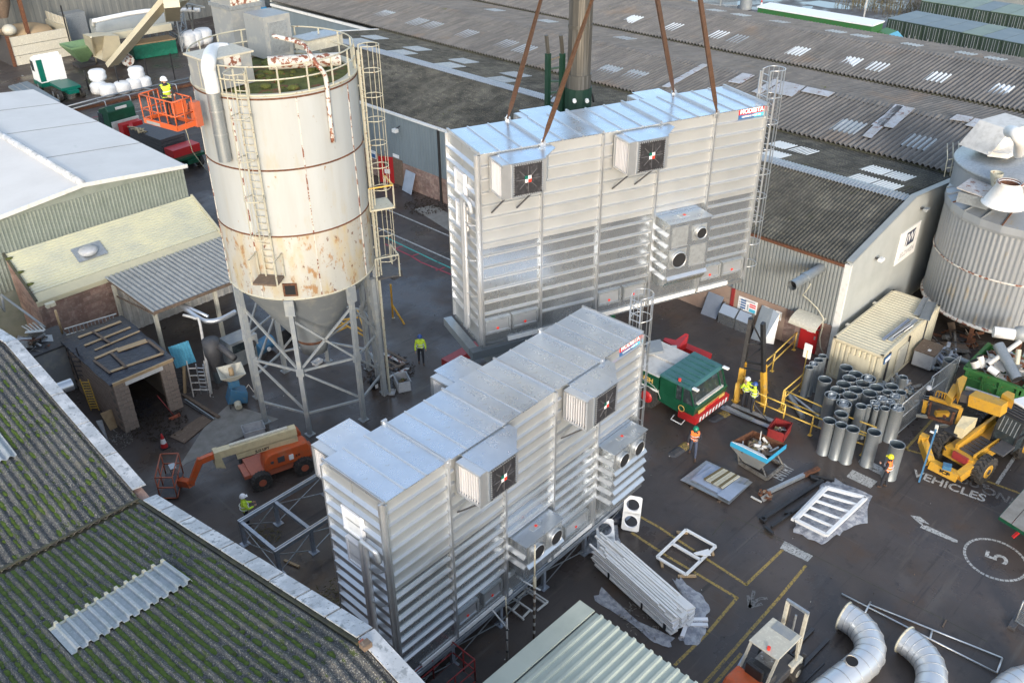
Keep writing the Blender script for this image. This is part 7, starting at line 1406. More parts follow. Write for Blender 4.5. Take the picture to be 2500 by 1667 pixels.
# white rack wrapped in film
rk = [at(*w5(455, 640), .38), at(*w5(670, 420), .38), at(*w5(935, 490), .38), at(*w5(665, 745), .38)]
t = thing('white_rack', 'white painted steel rack lying on cloudy plastic film', 'rack', sum(rk, Vector())/4)
for i in range(4): B().bar(rk[i], rk[(i+1) % 4], .14, .12).obj('rack_rail', 'white', t, world=True)
for k in range(1, 5):
    f_ = k/5; B().bar(rk[0]+(rk[1]-rk[0])*f_, rk[3]+(rk[2]-rk[3])*f_, .10, .08).obj('rack_bar', 'white', t, world=True)
B().bar(rk[0]+(rk[1]-rk[0])*.0+Vector((-.05, .12, -.05)), rk[1]+Vector((-.05, .12, -.05)), .12, .1).obj('rack_rail', 'white', t, world=True)
def film(lab, pts, zc, seed, n=14):
    random.seed(seed); P = [at(*p, .02) for p in pts]; c = sum(P, Vector())/len(P); t = B(); vs = [c+Vector((0, 0, zc))]; fs = []; m_ = len(P)*4; rings = 5
    for r in range(1, rings+1):
        for k in range(m_):
            i = k//4; f_ = (k % 4)/4; e = P[i]*(1-f_)+P[(i+1) % len(P)]*f_; q = c+(e-c)*(r/rings)*(1+random.uniform(-.06, .08)*(r == rings)); q.z = max(.015, zc*(1-(r/rings)**2)+random.uniform(-.02, .07)); vs.append(q)
    fs = [(0, 1+k, 1+(k+1) % m_) for k in range(m_)]+[(1+(r-1)*m_+k, 1+r*m_+k, 1+r*m_+(k+1) % m_, 1+(r-1)*m_+(k+1) % m_) for r in range(1, rings) for k in range(m_)]
    t.add(vs, fs, 0, True); return tag(t.obj('plastic_film', 'plastic_film'), lab, 'plastic film')
film('cloudy plastic film spread under the white rack', [w5(*p) for p in [(440, 650), (560, 520), (630, 390), (720, 375), (970, 480), (940, 660), (800, 700), (735, 750), (630, 815), (450, 720)]], .18, 5)
# flat white frame on timbers
fr = [at(*q7(770, 635), .14), at(*q7(985, 432), .14), at(*q7(1205, 555), .14), at(*q7(985, 765), .14)]; t = thing('welded_rack', 'flat white rectangular frame lying on short timbers', 'frame', sum(fr, Vector())/4)
for i in range(4): B().bar(fr[i], fr[(i+1) % 4], .11, .07).obj('frame_bar', 'white', t, world=True)
B().bar(fr[0]*.5+fr[1]*.5, fr[3]*.5+fr[2]*.5, .12, .07).obj('frame_bar', 'white', t, world=True)
for (a, c) in [((915, 450), (1000, 455)), ((800, 660), (810, 710)), ((925, 775), (1060, 775)), ((1175, 570), (1185, 620))]: B().bar(at(*q7(*a), .05), at(*q7(*c), .05), .1, .08).obj('timber_bearer', 'timber', t, world=True)
B().quadbox([at(*q7(1040, 605), .2), at(*q7(1150, 575), .2), at(*q7(1170, 625), .2), at(*q7(1060, 620), .2)], (0, 0, .02)).obj('film_scrap', 'white', t, world=True)
# bundle of white panels
w6 = lambda x, y: (1400+x*.52486, 1150+y*.52455)
t = thing('panel_bundle', 'bundle of long white rails and panels strapped on plastic film', 'panel bundle', at(*w6(320, 600)))
A0_, A1_ = at(*w6(100, 440), .15), at(*w6(455, 765), .15); dn_ = (A1_-A0_).normalized(); sd_ = Vector((-dn_.y, dn_.x, 0)); Lb = (A1_-A0_).length
random.seed(4)
for L_ in range(7):
    e_ = random.uniform(-.06, .06)
    for (y0_, y1_) in ((.0, .34), (.38, .74), (.78, 1.12)): B().quadbox([A0_+sd_*(y0_+e_*.5)+Vector((0, 0, .02+.105*L_))-dn_*random.uniform(0, .25), A1_+sd_*(y0_+e_*.5)+Vector((0, 0, .02+.105*L_))+dn_*random.uniform(-.1, .12), A1_+sd_*(y1_+e_*.5)+Vector((0, 0, .02+.105*L_)), A0_+sd_*(y1_+e_*.5)+Vector((0, 0, .02+.105*L_))], (0, 0, .07)).obj('white_panel', 'white_plate' if L_ % 2 else 'white', t, world=True)
for k in range(15):
    o_ = sd_*(.04+.125*(k % 9)+random.uniform(-.02, .02))+Vector((0, 0, .79+(.085 if k > 8 else 0))); s0_ = random.uniform(-.7, .3) if k < 9 else random.uniform(-.2, 1.0); B().bar(A0_+o_+dn_*s0_, A1_+o_-dn_*random.uniform(-.2, 1.0)+sd_*random.uniform(-.05, .05), .075, .07).obj('white_rail', 'white', t, world=True)
for k, (f_, w_) in enumerate([(.18, .1), (.62, .1), (.9, .14)]): B().quadbox([A0_+dn_*Lb*f_-sd_*.02, A0_+dn_*(Lb*f_+w_)-sd_*.02, A0_+dn_*(Lb*f_+w_)-sd_*.02+Vector((0, 0, .3)), A0_+dn_*Lb*f_-sd_*.02+Vector((0, 0, .3))], sd_*.01).obj('tape', 'black_paint', t, world=True)
for (a, c) in [((535, 690), (625, 690)), ((537, 715), (625, 715)), ((505, 770), (525, 715))]: B().bar(at(*w6(*a), .12), at(*w6(*c), .12), .14, .1).obj('short_panel', 'white_plate', t, world=True)
film('plastic film under the left side of the panel bundle', [w6(*p) for p in [(95, 600), (130, 540), (300, 700), (480, 780), (440, 820), (380, 800), (260, 700)]], .05, 6)
film('crumpled plastic film at the far end of the panel bundle', [w6(*p) for p in [(460, 500), (500, 500), (590, 570), (640, 640), (600, 700), (620, 740), (590, 800), (530, 810), (490, 770), (560, 680)]], .12, 7)
film('cloudy film around the lying two-hole plate', [w6(*p) for p in [(60, 380), (70, 280), (130, 225), (205, 230), (215, 330), (185, 385)]], .1, 9)
# two-hole plates
def holed(lab, c, ang, tilt):
    t = thing('two_hole_plate', lab, 'plate', c, ang, 'two-hole plates'); t.rotation_euler = (tilt, 0, ang); W2, H2, th_ = .36, .78, .04; N = 32
    for z in (0,):
        vs = []; 
        def loop(r_fn): return [r_fn(2*PI*k/N) for k in range(N)]
        b = B()
        for cy in (-.37, .37):
            for k in range(N):
                a0, a1 = 2*PI*k/N, 2*PI*(k+1)/N
                def outer(a):
                    x, y = math.cos(a), math.sin(a); s_ = min(W2/abs(x) if abs(x) > 1e-6 else 99, (.41)/abs(y) if abs(y) > 1e-6 else 99); return (x*s_, cy+y*s_)
                def inner(a): return (.27*math.cos(a), cy+.27*math.sin(a))
                o0, o1, i0, i1 = outer(a0), outer(a1), inner(a0), inner(a1)
                b.add([(*o0, 0), (*o1, 0), (*i1, 0), (*i0, 0), (*o0, th_), (*o1, th_), (*i1, th_), (*i0, th_)], [(0, 3, 2, 1), (4, 5, 6, 7), (3, 7, 6, 2), (0, 1, 5, 4)])
        b.obj('plate', 'white', t)
        for cy in (-.37, .37): B().lathe([(.27, -.08), (.27, th_+.01), (.29, th_+.01), (.29, -.08)], 28, (0, cy, 0)).obj('hole_collar', 'white_plate', t)
    return t
c1 = at(*w6(150, 310), .55); holed('white plate with two round holes lying in cloudy film', c1, rd_(-45), rd_(28))
c1 = at(*w6(272, 195), .8); holed('white plate with two round holes leaning upright at the stand corner', c1, rd_(-62), rd_(74))
t = tag(B().ball(at(*w6(195, 220), .2), .28, 10, sx=1.4, sz=.8).ball(at(*w6(225, 235), .15), .2, 8).obj('black_bag', 'tarp_black'), 'black bin bag heap beside the leaning two-hole plate', 'bag')
# duct elbows, bottom right
def elbow(lab, pts, r, n_band=True, flange=True):
    P = [at(*p[:2], p[2]) for p in pts]; P = smooth(P, 2); t = thing('duct_elbow', lab, 'duct elbow', P[0], 0, 'large white duct elbows'); n = 30; cn_ = B()
    # gored elbow: straight gores meeting at flat mitres
    b = B(); b.tube(P, r, 28, cap=False); b.sm = [False]*0+[True]*len(b.f); b.obj('duct_wall', 'elbow_metal', t, world=True)
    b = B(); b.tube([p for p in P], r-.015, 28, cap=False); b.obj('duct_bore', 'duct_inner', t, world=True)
    for i in range(1, len(P)-1):
        d = (P[i+1]-P[i-1]).normalized(); rg = B(); pts_ = rg.ring(P[i], d, r+.006, 28); rg.tube(pts_, .012, 4, closed=True); rg.obj('seam', 'galv_dull', t, world=True)
    d = (P[1]-P[0]).normalized(); rg = B(); rg.tube(rg.ring(P[0], d, r+.02, 28), .035, 6, closed=True); rg.obj('flange', 'rail_cream', t, world=True)
    return t, P
r_e = .52
e1, P1 = elbow('large white duct elbow with a round side opening, left of the three', [(2060, 1502, .55), (2095, 1525, .55), (2120, 1560, .55), (2122, 1600, .55), (2095, 1630, .55), (2050, 1665, .55), (2000, 1705, .55)], r_e)
pcn = at(*q8(685, 1410), 1.0); B().cyl(pcn-Vector((0, 0, .1)), pcn+Vector((-.02, -.05, .12)), .21, n=24, cap=False).obj('side_spigot', 'white_dirty', e1, world=True); B().cyl(pcn+Vector((-.02, -.05, .10)), pcn+Vector((-.02, -.05, .11)), .2, n=24).obj('spigot_hole', 'black_hole', e1, world=True)
elbow('large white duct elbow without side opening, middle of the three', [(2208, 1560, .55), (2240, 1585, .55), (2268, 1620, .55), (2275, 1665, .55), (2260, 1715, .55)], .5)
elbow('white duct end entering at the bottom right corner, rightmost of the three', [(2540, 1655, .55), (2490, 1665, .55), (2455, 1690, .55), (2420, 1730, .55)], .5)
t = thing('long_rail_frame', 'long thin galvanised rail frame lying behind the white duct elbows', 'rail frame', at(*q8(1200, 1150)))
for (a, c) in [((620, 905), (1770, 1492)), ((830, 985), (1810, 1380)), ((1810, 1380), (1770, 1492)), ((835, 965), (795, 1045)), ((1290, 1180), (1275, 1240))]: B().tube([at(*q8(*a), .06), at(*q8(*c), .06)], .035, 8).obj('rail', 'galv_bright', t, world=True)
for i, (a, c) in enumerate([((1395, 1100), (1370, 1150)), ((860, 1010), (950, 1035))]): tag(B().bar(at(*q8(*a), .03), at(*q8(*c), .03), .05, .04).obj('loose_stick', 'timber_old'), ['short stick on the stained patch behind the elbows', 'short stick beside the long rail frame'][i], 'stick')
for (a, c, lab, mt) in [((35, 1215*1), (0, 0), '', '')][:0]: pass
B_ = lambda *a: None
tag(B().bar(at(*v4(205, 1215), .05), at(*v4(10, 1560), .05), .12, .08).obj('steel_channel', 'sheet_blue'), 'blue-grey steel channel lying left of the forklift', 'steel channel')
tag(B().bar(at(*v4(1185, 1315), .03), at(*v4(930, 1560), .03), .05, .04).obj('dark_rod', 'dark_grey'), 'thin dark rod lying between the forklift and the elbow', 'rod')
# flat trailer at the right edge
t = thing('flat_trailer', 'green-edged timber-decked flat trailer at the right edge', 'trailer', at(2440, 1262, 0)); a = at(2440, 1262, 1.1); dx_, dy_ = (at(2500, 1195, 1.1)-a), (at(2500, 1300, 1.1)-a); 
for k in range(6): B().quadbox([a+dy_*(k*.5)*1.0, a+dx_*2+dy_*(k*.5), a+dx_*2+dy_*(k*.5+.47), a+dy_*(k*.5+.47)], (0, 0, .05)).obj('deck_board', 'concrete', t, world=True)
B().bar(a+Vector((0, 0, -.04)), a+dy_*3+Vector((0, 0, -.04)), .05, .14).bar(a+Vector((0, 0, -.04)), a+dx_*2+Vector((0, 0, -.04)), .05, .14).obj('edge_rail', 'green_dark', t, world=True)
B().bar(a+dy_*.6+dx_*.2-Vector((0, 0, .9)), a+dy_*.9+dx_*.5-Vector((0, 0, .2)), .1).obj('stand_leg', 'red', t, world=True); B().bar(a+dy_*.3+dx_*.3-Vector((0, 0, .3)), a+dy_*2+dx_*.3-Vector((0, 0, .3)), .14, .2).obj('chassis_beam', 'red_dull', t, world=True)
# red cage at the bottom of the near unit
n5 = lambda x, y: (900+x*.12755, 1480+y*.12755)
t = thing('red_cage', 'red tubular work cage at the foot of the near filter unit', 'work cage', at(1090, 1640, 0)); top_ = [at(*n5(830, 1290), 1.25), at(*n5(1590, 665), 1.25), at(*n5(2025, 1010), 1.25), at(*n5(1480, 1466), 1.25), at(1000, 1720, 1.25)]
dz_ = Vector((0, 0, -1.1))
ring_ = [top_[0], top_[1], top_[2], top_[2]+(top_[0]-top_[1])]
for z in (0, -.55, -1.1):
    for i in range(4): B().tube([ring_[i]+Vector((0, 0, z)), ring_[(i+1) % 4]+Vector((0, 0, z))], .028, 6).obj('cage_rail', 'red_dull', t, world=True)
for i in range(4): B().tube([ring_[i], ring_[i]+dz_], .028, 6).obj('cage_post', 'red_dull', t, world=True); m_ = (ring_[i]+ring_[(i+1) % 4])/2; B().tube([m_, m_+dz_], .028, 6).obj('cage_post', 'red_dull', t, world=True)
B().quadbox([r+dz_ for r in ring_], (0, 0, .03)).obj('cage_floor', 'dark_grey', t, world=True)
# props and small frame under the unit
k6 = lambda x, y: (1180+x*.20216, 1350+y*.20218)
t = thing('scaffold_prop', 'white adjustable prop standing under the near unit outlet box', 'prop', at(*k6(290, 1300))); B().tube([at(*k6(290, 1300)), at(*k6(290, 1300))+Vector((0, 0, 2.2))], .035, 8).obj('prop_tube', 'white_dirty', t, world=True); B().tube([at(*k6(290, 1300))+Vector((0, 0, 2.2)), at(*k6(290, 1300))+Vector((-.02, .02, 3.2))], .025, 8).obj('inner_tube', 'rail_cream', t, world=True)
for zz in (.5, 1.1, 1.6): B().cyl(at(*k6(290, 1300))+Vector((0, 0, zz)), at(*k6(290, 1300))+Vector((0, 0, zz+.07)), .05, n=10).obj('prop_collar', 'dark_grey', t, world=True)
P_ = at(*k6(612, 1030)); t = thing('scaffold_prop', 'tall dark prop standing in front of the twin round outlets', 'prop', P_); B().tube([P_, P_+Vector((0, 0, 3.0))], .04, 8).obj('prop_tube', 'timber_old', t, world=True); B().tube([P_+Vector((0, 0, 2.9)), P_+Vector((0, 0, 4.6))], .028, 8).obj('inner_tube', 'rail_cream', t, world=True); B().cyl(P_+Vector((0, 0, 2.6)), P_+Vector((0, 0, 3.1)), .06, n=10).obj('prop_collar', 'rail_cream', t, world=True)
for k in range(6): B().cyl(P_+Vector((0, 0, .3+k*.4)), P_+Vector((0, 0, .45+k*.4)), .044, n=10).obj('worn_band', 'white_dirty', t, world=True)
for (a, za, c, zc_, lab) in [((0, 550), 1.6, (300, 920), .3, 'white tube leaning from the relief panel to the prop'), ((450, 320), 1.3, (690, 445), .9, 'short white tube end jutting out behind the dark prop')]: t = tag(B().tube([at(*k6(*a), za), at(*k6(*c), zc_)], .03, 8).obj('loose_tube', 'white'), lab, 'tube')
t = thing('welded_rack', 'white welded ladder-like frame lying under the near filter unit', 'frame', at(*k6(500, 600), .1))
for (a, c) in [((480, 390), (780, 585)), ((780, 585), (650, 690)), ((440, 400), (740, 600)), ((330, 520), (590, 700)), ((290, 640), (490, 800)), ((340, 545), (280, 600)), ((430, 610), (360, 685)), ((570, 680), (480, 770)), ((520, 450), (410, 535))]: B().bar(at(*k6(*a), .12), at(*k6(*c), .12), .06, .06).obj('frame_bar', 'white_dirty', t, world=True)
# straw, grass and debris
def clump(lab, px, py, r, mt, n=60, seed=1, cat='debris', z=0, hz=.12):
    random.seed(seed); c = at(px, py, z); b = B()
    for _ in range(n):
        a, rr = random.uniform(0, 2*PI), r*random.random()**.5; p_ = c+Vector((rr*math.cos(a), rr*math.sin(a), random.uniform(.01, hz))); d_ = Vector((random.uniform(-1, 1), random.uniform(-1, 1), random.uniform(-.2, .3))).normalized()*random.uniform(.05, .18); b.bar(p_, p_+d_, .015+r*.015, .01+r*.01)
    o = b.obj(lab.split()[0]+'_clump' if False else 'debris_clump', mt); o['kind'] = 'stuff'; return tag(o, lab, cat)
clump('dry straw clump inside the empty steel stand', 500+575*.266, 1250+225*.266, .55, 'straw', 90, 2, 'straw'); clump('heap of dark straw against the foot of the near filter unit', 500+1190*.266, 1250+820*.266, .8, 'straw', 220, 3, 'straw', hz=.5)
tag(B().bar(at(500+730*.266, 1250+440*.266, .05), at(500+865*.266, 1250+500*.266, .05), .1, .08).obj('timber_batten', 'timber'), 'pale timber batten lying beside the empty stand', 'batten')
clump('litter and twigs around the tower foot', 945, 905, 1.5, 'soil', 260, 4, 'litter'); clump('litter in front of the block shed doorway', 390, 1040, 1.3, 'soil', 260, 5, 'litter'); clump('black cable and rubbish tangle inside the shed doorway', 350, 1010, .7, 'tarp_black', 120, 6, 'rubbish', hz=.7); clump('rubbish between the mossy roof and block shed', 300, 1080, .6, 'scrap', 80, 7, 'rubbish', hz=.4)
clump('mud and straw swept along the brick wall by the red door', 1040, 505, 1.6, 'soil', 260, 8, 'litter'); clump('crumbs and offcuts along the pale shed eave', 1570, 1515, .9, 'scrap', 60, 9, 'litter')
random.seed(12); b = B()
for _ in range(260):
    x, y = random.uniform(12, 40), random.uniform(5, 45); s_ = random.uniform(.015, .05); b.quadbox([(x, y, .006), (x+s_, y+s_*.3, .006), (x+s_*.8, y+s_, .006), (x-s_*.2, y+s_*.7, .006)], (0, 0, s_*.4), random.randrange(3))
o = b.obj('yard_litter', ['white_dirty', 'timber_old', 'soil']); o['kind'] = 'stuff'; tag(o, 'small stones and scraps scattered across the wet yard', 'litter')
# ================================================================ AROUND THE BLOCK SHED
z5_ = lambda x, y: (x*.41446, 450+y*.41454)
zf = lambda x, y: (420+x*.29326, 620+y*.29337)
def T(name, lab, cat, p, rz=0, group=None): return thing(name, lab, cat, p, rz, group)
p = at(402, 1091); t = T('traffic_cone', 'red and white traffic cone standing near the orange work basket', 'cone', p)
B().box(-.2, -.2, 0, .2, .2, .04).obj('cone_base', 'black_paint', t); B().lathe([(.17, .04), (.13, .25)], 16).obj('cone_body', 'red', t); B().lathe([(.13, .25), (.085, .5)], 16).obj('white_sleeve', 'white', t); B().lathe([(.085, .5), (.035, .76), (0, .77)], 16).obj('cone_tip', 'red', t)
p = at(*z5_(1030, 1375)); t = T('broom', 'orange yard broom leaning with its head on the ground', 'broom', p); B().box(-.28, -.05, 0, .28, .05, .12).obj('broom_head', 'orange_fade', t); B().tube([(0, 0, .1), (-.35, .55, 1.25)], .018, 6).obj('handle', 'red_dull', t)
t = T('plywood_board', 'weathered plywood board lying flat in front of the shed', 'board', at(468, 1040)); B().quadbox([at(*z5_(1000, 1485), .03), at(*z5_(1200, 1355), .03), at(*z5_(1262, 1380), .03), at(*z5_(1085, 1525), .03)], (0, 0, .02)).obj('board', 'timber_old', t, world=True)
t = T('timber_lengths', 'long dark timber and rails lying beside the shed pier', 'timber', at(*z5_(1180, 1310)))
for a, c, m_ in [((1075, 1235), (1290, 1370), 'timber_old'), ((1090, 1265), (1260, 1380), 'galv_dull'), ((1085, 1280), (1250, 1385), 'dark_grey')]: B().bar(at(*z5_(*a), .08), at(*z5_(*c), .08), .16 if m_ == 'timber_old' else .06, .06).obj('length', m_, t, world=True)
t = T('blue_sheet', 'bright blue ribbed sheet leaning on the shed corner', 'sheet', at(440, 900)); A, D = at(*z5_(990, 960), 2.6), at(*z5_(1110, 920), 2.6); b = B(); b.corr(A, D-A, (.05, -.25, -1.15), .15, .02, kind='trap', thick=.02); b.obj('sheet', 'blue_panel', t, world=True); B().bar(at(*z5_(1090, 1230), 0), A+Vector((.6, 0, -1.1)), .12).obj('prop_post', 'timber', t, world=True)
def alu_ladder(lab, a, c, w, mt='galv_bright', n=8, name='ladder'):
    a, c = Vector(a), Vector(c); t = T(name, lab, 'ladder', a); d = (c-a).normalized(); s_ = d.cross(Vector((.7, .7, 0))).normalized()*w/2
    for k in (-1, 1): B().bar(a+s_*k, c+s_*k, .07, .035).obj('stile', mt, t, world=True)
    for k in range(1, n): q_ = a+(c-a)*k/n; B().bar(q_-s_, q_+s_, .04).obj('rung', mt, t, world=True)
alu_ladder('wide white tower frame leaning behind the shed pier', at(*z5_(1190, 1250)), at(*z5_(1150, 1040), 2.0), .85, 'white_dirty', 5, 'tower_frame')
alu_ladder('narrow silver ladder standing inside the white tower frame', at(*z5_(1205, 1235)), at(*z5_(1175, 1060), 1.9), .35)
alu_ladder('dark ladder in the gap between shed and blue sheet', at(*z5_(1075, 1195)), at(*z5_(1045, 1080), 1.2), .4, 'dark_grey')
alu_ladder('yellow-edged ladder standing in the narrow gap left of the shed', at(*z5_(560, 1330)), at(*z5_(495, 1150), 1.9), .38, 'yellow_rail', 12)
alu_ladder('black curved access ladder on the grey tank behind the mossy roof', at(*z5_(490, 1150), 1.2), at(*z5_(420, 960), 3.4), .42, 'dark_grey', 7)
alu_ladder('long silver ladder lying along the back edge of the shed roof', at(*z5_(385, 870), 3.0), at(*z5_(690, 780), 3.0), .35, 'galv_bright', 14)
t = T('scaffold_post', 'leaning cream pipe post with bent top beside the tower frame', 'pipe', at(*z5_(1245, 1235))); B().tube(smooth([at(*z5_(1245, 1235)), at(*z5_(1180, 830), 2.9), at(*z5_(1150, 790), 3.05), at(*z5_(1080, 770), 3.05)], 4), .07, 10).obj('pipe_body', 'white_dirty', t, world=True)
t = T('silver_pipework', 'shiny bent pipework slung under the canopy eaves', 'pipe', at(480, 780, 2.9)); B().tube(smooth([at(*zf(60, 420), 3.0), at(*zf(200, 520), 2.9), at(*zf(290, 560), 2.8), at(*zf(400, 545), 2.8), at(*zf(530, 480), 2.9)], 5), .13, 12).obj('pipe_body', 'galv_bright', t, world=True); B().tube([at(*zf(40, 400), 3.1), at(*zf(300, 520), 3.0)], .08, 8).obj('pipe_body', 'galv_bright', t, world=True)
# blue blasting machine with hopper
p = at(*z5_(1400, 1290)); t = T('blast_machine', 'blue machine with open cream hopper and round outlet under the silo', 'machine', p, rd_(-20))
B().prism([(-.5, -.35, .3), (.45, -.35, .1), (.55, -.35, .7), (-.2, -.35, 1.1)], (0, .7, 0)).obj('machine_body', 'blue_machine', t, bevel=.04); B().cyl((-.05, -.75, .25), (-.05, -.45, .35), .17, n=18).obj('outlet', 'rail_cream', t); B().box(-.25, -.25, 1.1, .25, .25, 1.45).obj('neck', 'blue_machine', t)
b = B(); 
for (r0, z0, r1, z1) in [(.2, 1.45, .65, 1.95)]: b.lathe([(r0*1.3, z0), (r1*1.3, z1), (r1*1.3-.04, z1)], 4, a0=PI/4, a1=PI/4+2*PI, smooth=False)
b.obj('hopper', 'cream_top', t); B().cyl((0, 0, 1.7), (0, 0, 2.1), .12).obj('hopper_core', 'timber', t); B().tube([(.3, .3, .3), (.7, .2, .8), (.9, .4, .2), (1.1, .2, .1)], .03, 6).obj('hose', 'white_dirty', t)
for (x, y) in ((-.4, -.3), (.4, -.3), (-.4, .3), (.4, .3)): B().bar((x, y, 0), (x*.9, y*.9, .5), .06).obj('leg', 'dark_grey', t)
t = T('dust_cyclone', 'dark grey dust cyclone and ducting under the canopy edge', 'machine', at(*zf(380, 1060))); c = at(*zf(390, 1060)); B().lathe([(.18, .6), (.42, 1.7), (.42, 2.5), (.0, 2.55)], 20, c).obj('cyclone_body', 'dark_grey', t, world=True); B().cyl(c+Vector((0, 0, .0)), c+Vector((0, 0, .7)), .2, n=16).obj('drum', 'duct_inner', t, world=True); B().tube([c+Vector((.2, 0, 2.3)), at(*zf(520, 870), 1.9)], .17, 12).obj('inlet_duct', 'dark_grey', t, world=True)
t = T('steel_tank', 'grey steel cabinet with round dial beneath the canopy', 'cabinet', at(*zf(500, 900))); c = at(*zf(520, 960)); B().box(c.x, c.y, 0, c.x+1.6, c.y+1.0, 1.5).obj('cabinet_body', 'silo_grey', t, world=True); B().cyl((c.x+1.2, c.y-.02, 1.0), (c.x+1.2, c.y-.06, 1.0), .25).obj('dial', 'dark_grey', t, world=True); B().box(c.x+.1, c.y-.03, .9, c.x+.8, c.y, 1.35).obj('window', 'glass_dark', t, world=True)
t = T('blue_pump', 'blue pump with round cap in the shade behind the silo legs', 'pump', at(*zf(790, 830))); c = at(*zf(790, 830)); B().cyl(c+Vector((-.6, 0, .5)), c+Vector((.5, .3, .5)), .4, n=18).obj('pump_body', 'blue_machine', t, world=True); B().cyl(c+Vector((-.05, -.4, .5)), c+Vector((-.05, -.45, .5)), .12).obj('cap', 'white', t, world=True); B().box(c.x+1.0, c.y-.1, 0, c.x+1.7, c.y+.5, 1.0).obj('motor_housing', 'black_paint', t, world=True)
c = at(905, 850); t = T('yellow_trestles', 'heap of folded orange-yellow site trestles behind the silo legs', 'trestles', c)
for a, d_ in [((430, 640), (600, 560)), ((440, 610), (690, 460)), ((540, 520), (740, 640)), ((680, 400), (735, 560)), ((650, 590), (740, 640)), ((560, 500), (690, 480)), ((620, 520), (730, 600))]: B().bar(at(680+a[0]*.28065, 640+a[1]*.28061, .5), at(680+d_[0]*.28065, 640+d_[1]*.28061, .35), .07).obj('trestle_bar', 'yellow', t, world=True)
e6 = lambda x, y: (680+x*.28065, 640+y*.28061)
t = T('yellow_prop_frame', 'upright orange-yellow barrier stand beside the ladder tower', 'stand', at(*e6(1000, 490))); B().bar(at(*e6(995, 485)), at(*e6(975, 195), 2.6), .1).obj('upright', 'yellow', t, world=True); B().bar(at(*e6(1095, 540)), at(*e6(985, 365), 1.1), .08).obj('stay', 'yellow', t, world=True); B().bar(at(*e6(985, 490)), at(*e6(1015, 488)), .1).obj('foot', 'rail_cream', t, world=True)
t = T('pallet_pile', 'broken pallets and boards piled at the tower foot', 'pallets', at(*e6(1000, 880)))
for k, (a, d_) in enumerate([((880, 780), (1090, 880)), ((900, 830), (1060, 920)), ((930, 760), (1110, 860)), ((790, 780), (880, 940)), ((830, 920), (900, 980)), ((1000, 920), (1100, 880)), ((960, 1000), (1130, 920)), ((860, 880), (1000, 930))]): B().bar(at(*e6(*a), .25+.02*k), at(*e6(*d_), .15+.02*k), .16, .03).obj('board', 'timber_old' if k % 3 else 'rusty_white', t, world=True)
t = T('dark_box', 'dark louvred box hanging at the tower landing', 'box', at(*e6(1020, 130), 4)); b = B(); b.box(-.3, -.2, 0, .3, .2, .4); b.obj('box_body', 'dark_grey', t)
# grey tank body, clutter behind the mossy roof
kk = lambda x, y: (x*.1531, 640+y*.15306)
c = at(180, 945, 0); tt_ = [at(*kk(560, 1500), 2.6), at(*kk(1200, 1280), 2.6), at(*kk(1000, 1170), 2.6), at(*kk(430, 1440), 2.6)]
t = T('grey_tank', 'large smooth grey steel tank behind the mossy roof', 'tank', (tt_[0].x, tt_[0].y, 0)); x0, y0, x1 = tt_[0].x, tt_[0].y, tt_[1].x
B().box(x0-1.0, y0, 0, x1, y0+2.0, 2.55).obj('tank_body', 'silo_grey', t, world=True, bevel=.05); B().box(x0-1.1, y0-.05, 2.55, x1+.05, y0+2.1, 2.65).obj('tank_top', 'dark_grey', t, world=True)
b = B(); scrap_pile(b, Vector((x0+.2, y0+1, 2.65)), 1.0, .8, .4, 30, 55, .8); o = b.obj('junk_on_tank', ['rust', 'galv_dull', 'timber_old', 'scrap']); o['kind'] = 'stuff'; tag(o, 'rusty iron junk lying on top of the grey tank', 'junk')
t = T('slatted_grating', 'shiny slatted metal grating on the junk above the tank', 'grating', at(*kk(560, 1080), 3.2)); 
for k in range(5): B().bar(at(*kk(350+k*58, 1020-k*18), 3.3), at(*kk(490+k*58, 1110-k*6), 3.3), .06, .04).obj('slat', 'galv_bright', t, world=True)
B().bar(at(*kk(400, 1120), 3.28), at(*kk(710, 1090), 3.28), .22, .03).obj('end_plate', 'galv_bright', t, world=True); B().box(-.3, -.2, -.6, .3, .2, -.05).obj('support', 'scrap', t)
t = T('orange_pole', 'rusty orange pole with bracket above the grey tank', 'pole', at(*kk(990, 1130), 2.7)); B().tube([at(*kk(995, 1130), 2.7), at(*kk(880, 770), 4.2)], .06, 8).obj('pole_body', 'timber', t, world=True); B().box(-.25, .25, 1.4, .2, .5, 1.6).obj('bracket', 'rail_cream', t)
t = T('grey_roof_rail', 'grey handrail frame at the left edge by the brick wall', 'railing', at(*kk(80, 780), 3.2)); B().tube([at(*kk(20, 520), 4.2), at(*kk(480, 860), 3.6), at(*kk(720, 1040), 3.2)], .06, 8).obj('rail', 'silo_grey', t, world=True); B().tube([at(*kk(20, 520), 4.2), at(*kk(75, 780), 3.2), at(*kk(-20, 690), 3.6)], .06, 8).obj('rail', 'silo_grey', t, world=True)
b = B(); c = at(60, 830, 2.4); scrap_pile(b, Vector((c.x, c.y, 1.2)), 2.2, 2.0, 1.0, 130, 56, 1.2); o = b.obj('scrap_heap', ['scrap', 'timber_old', 'dark_grey', 'galv_dull']); o['kind'] = 'stuff'; tag(o, 'tangled scrap metal below the brick gable at the left edge', 'scrap heap')
P_ = at(150, 945, 3.2); t = T('pipe_end', 'shiny galvanised pipe end poking out beside the coping', 'pipe', P_); B().cyl(P_+Vector((-.6, 0, 0)), P_+Vector((.45, -.1, 0)), .28, n=22).obj('pipe_body', 'galv_bright', t, world=True)
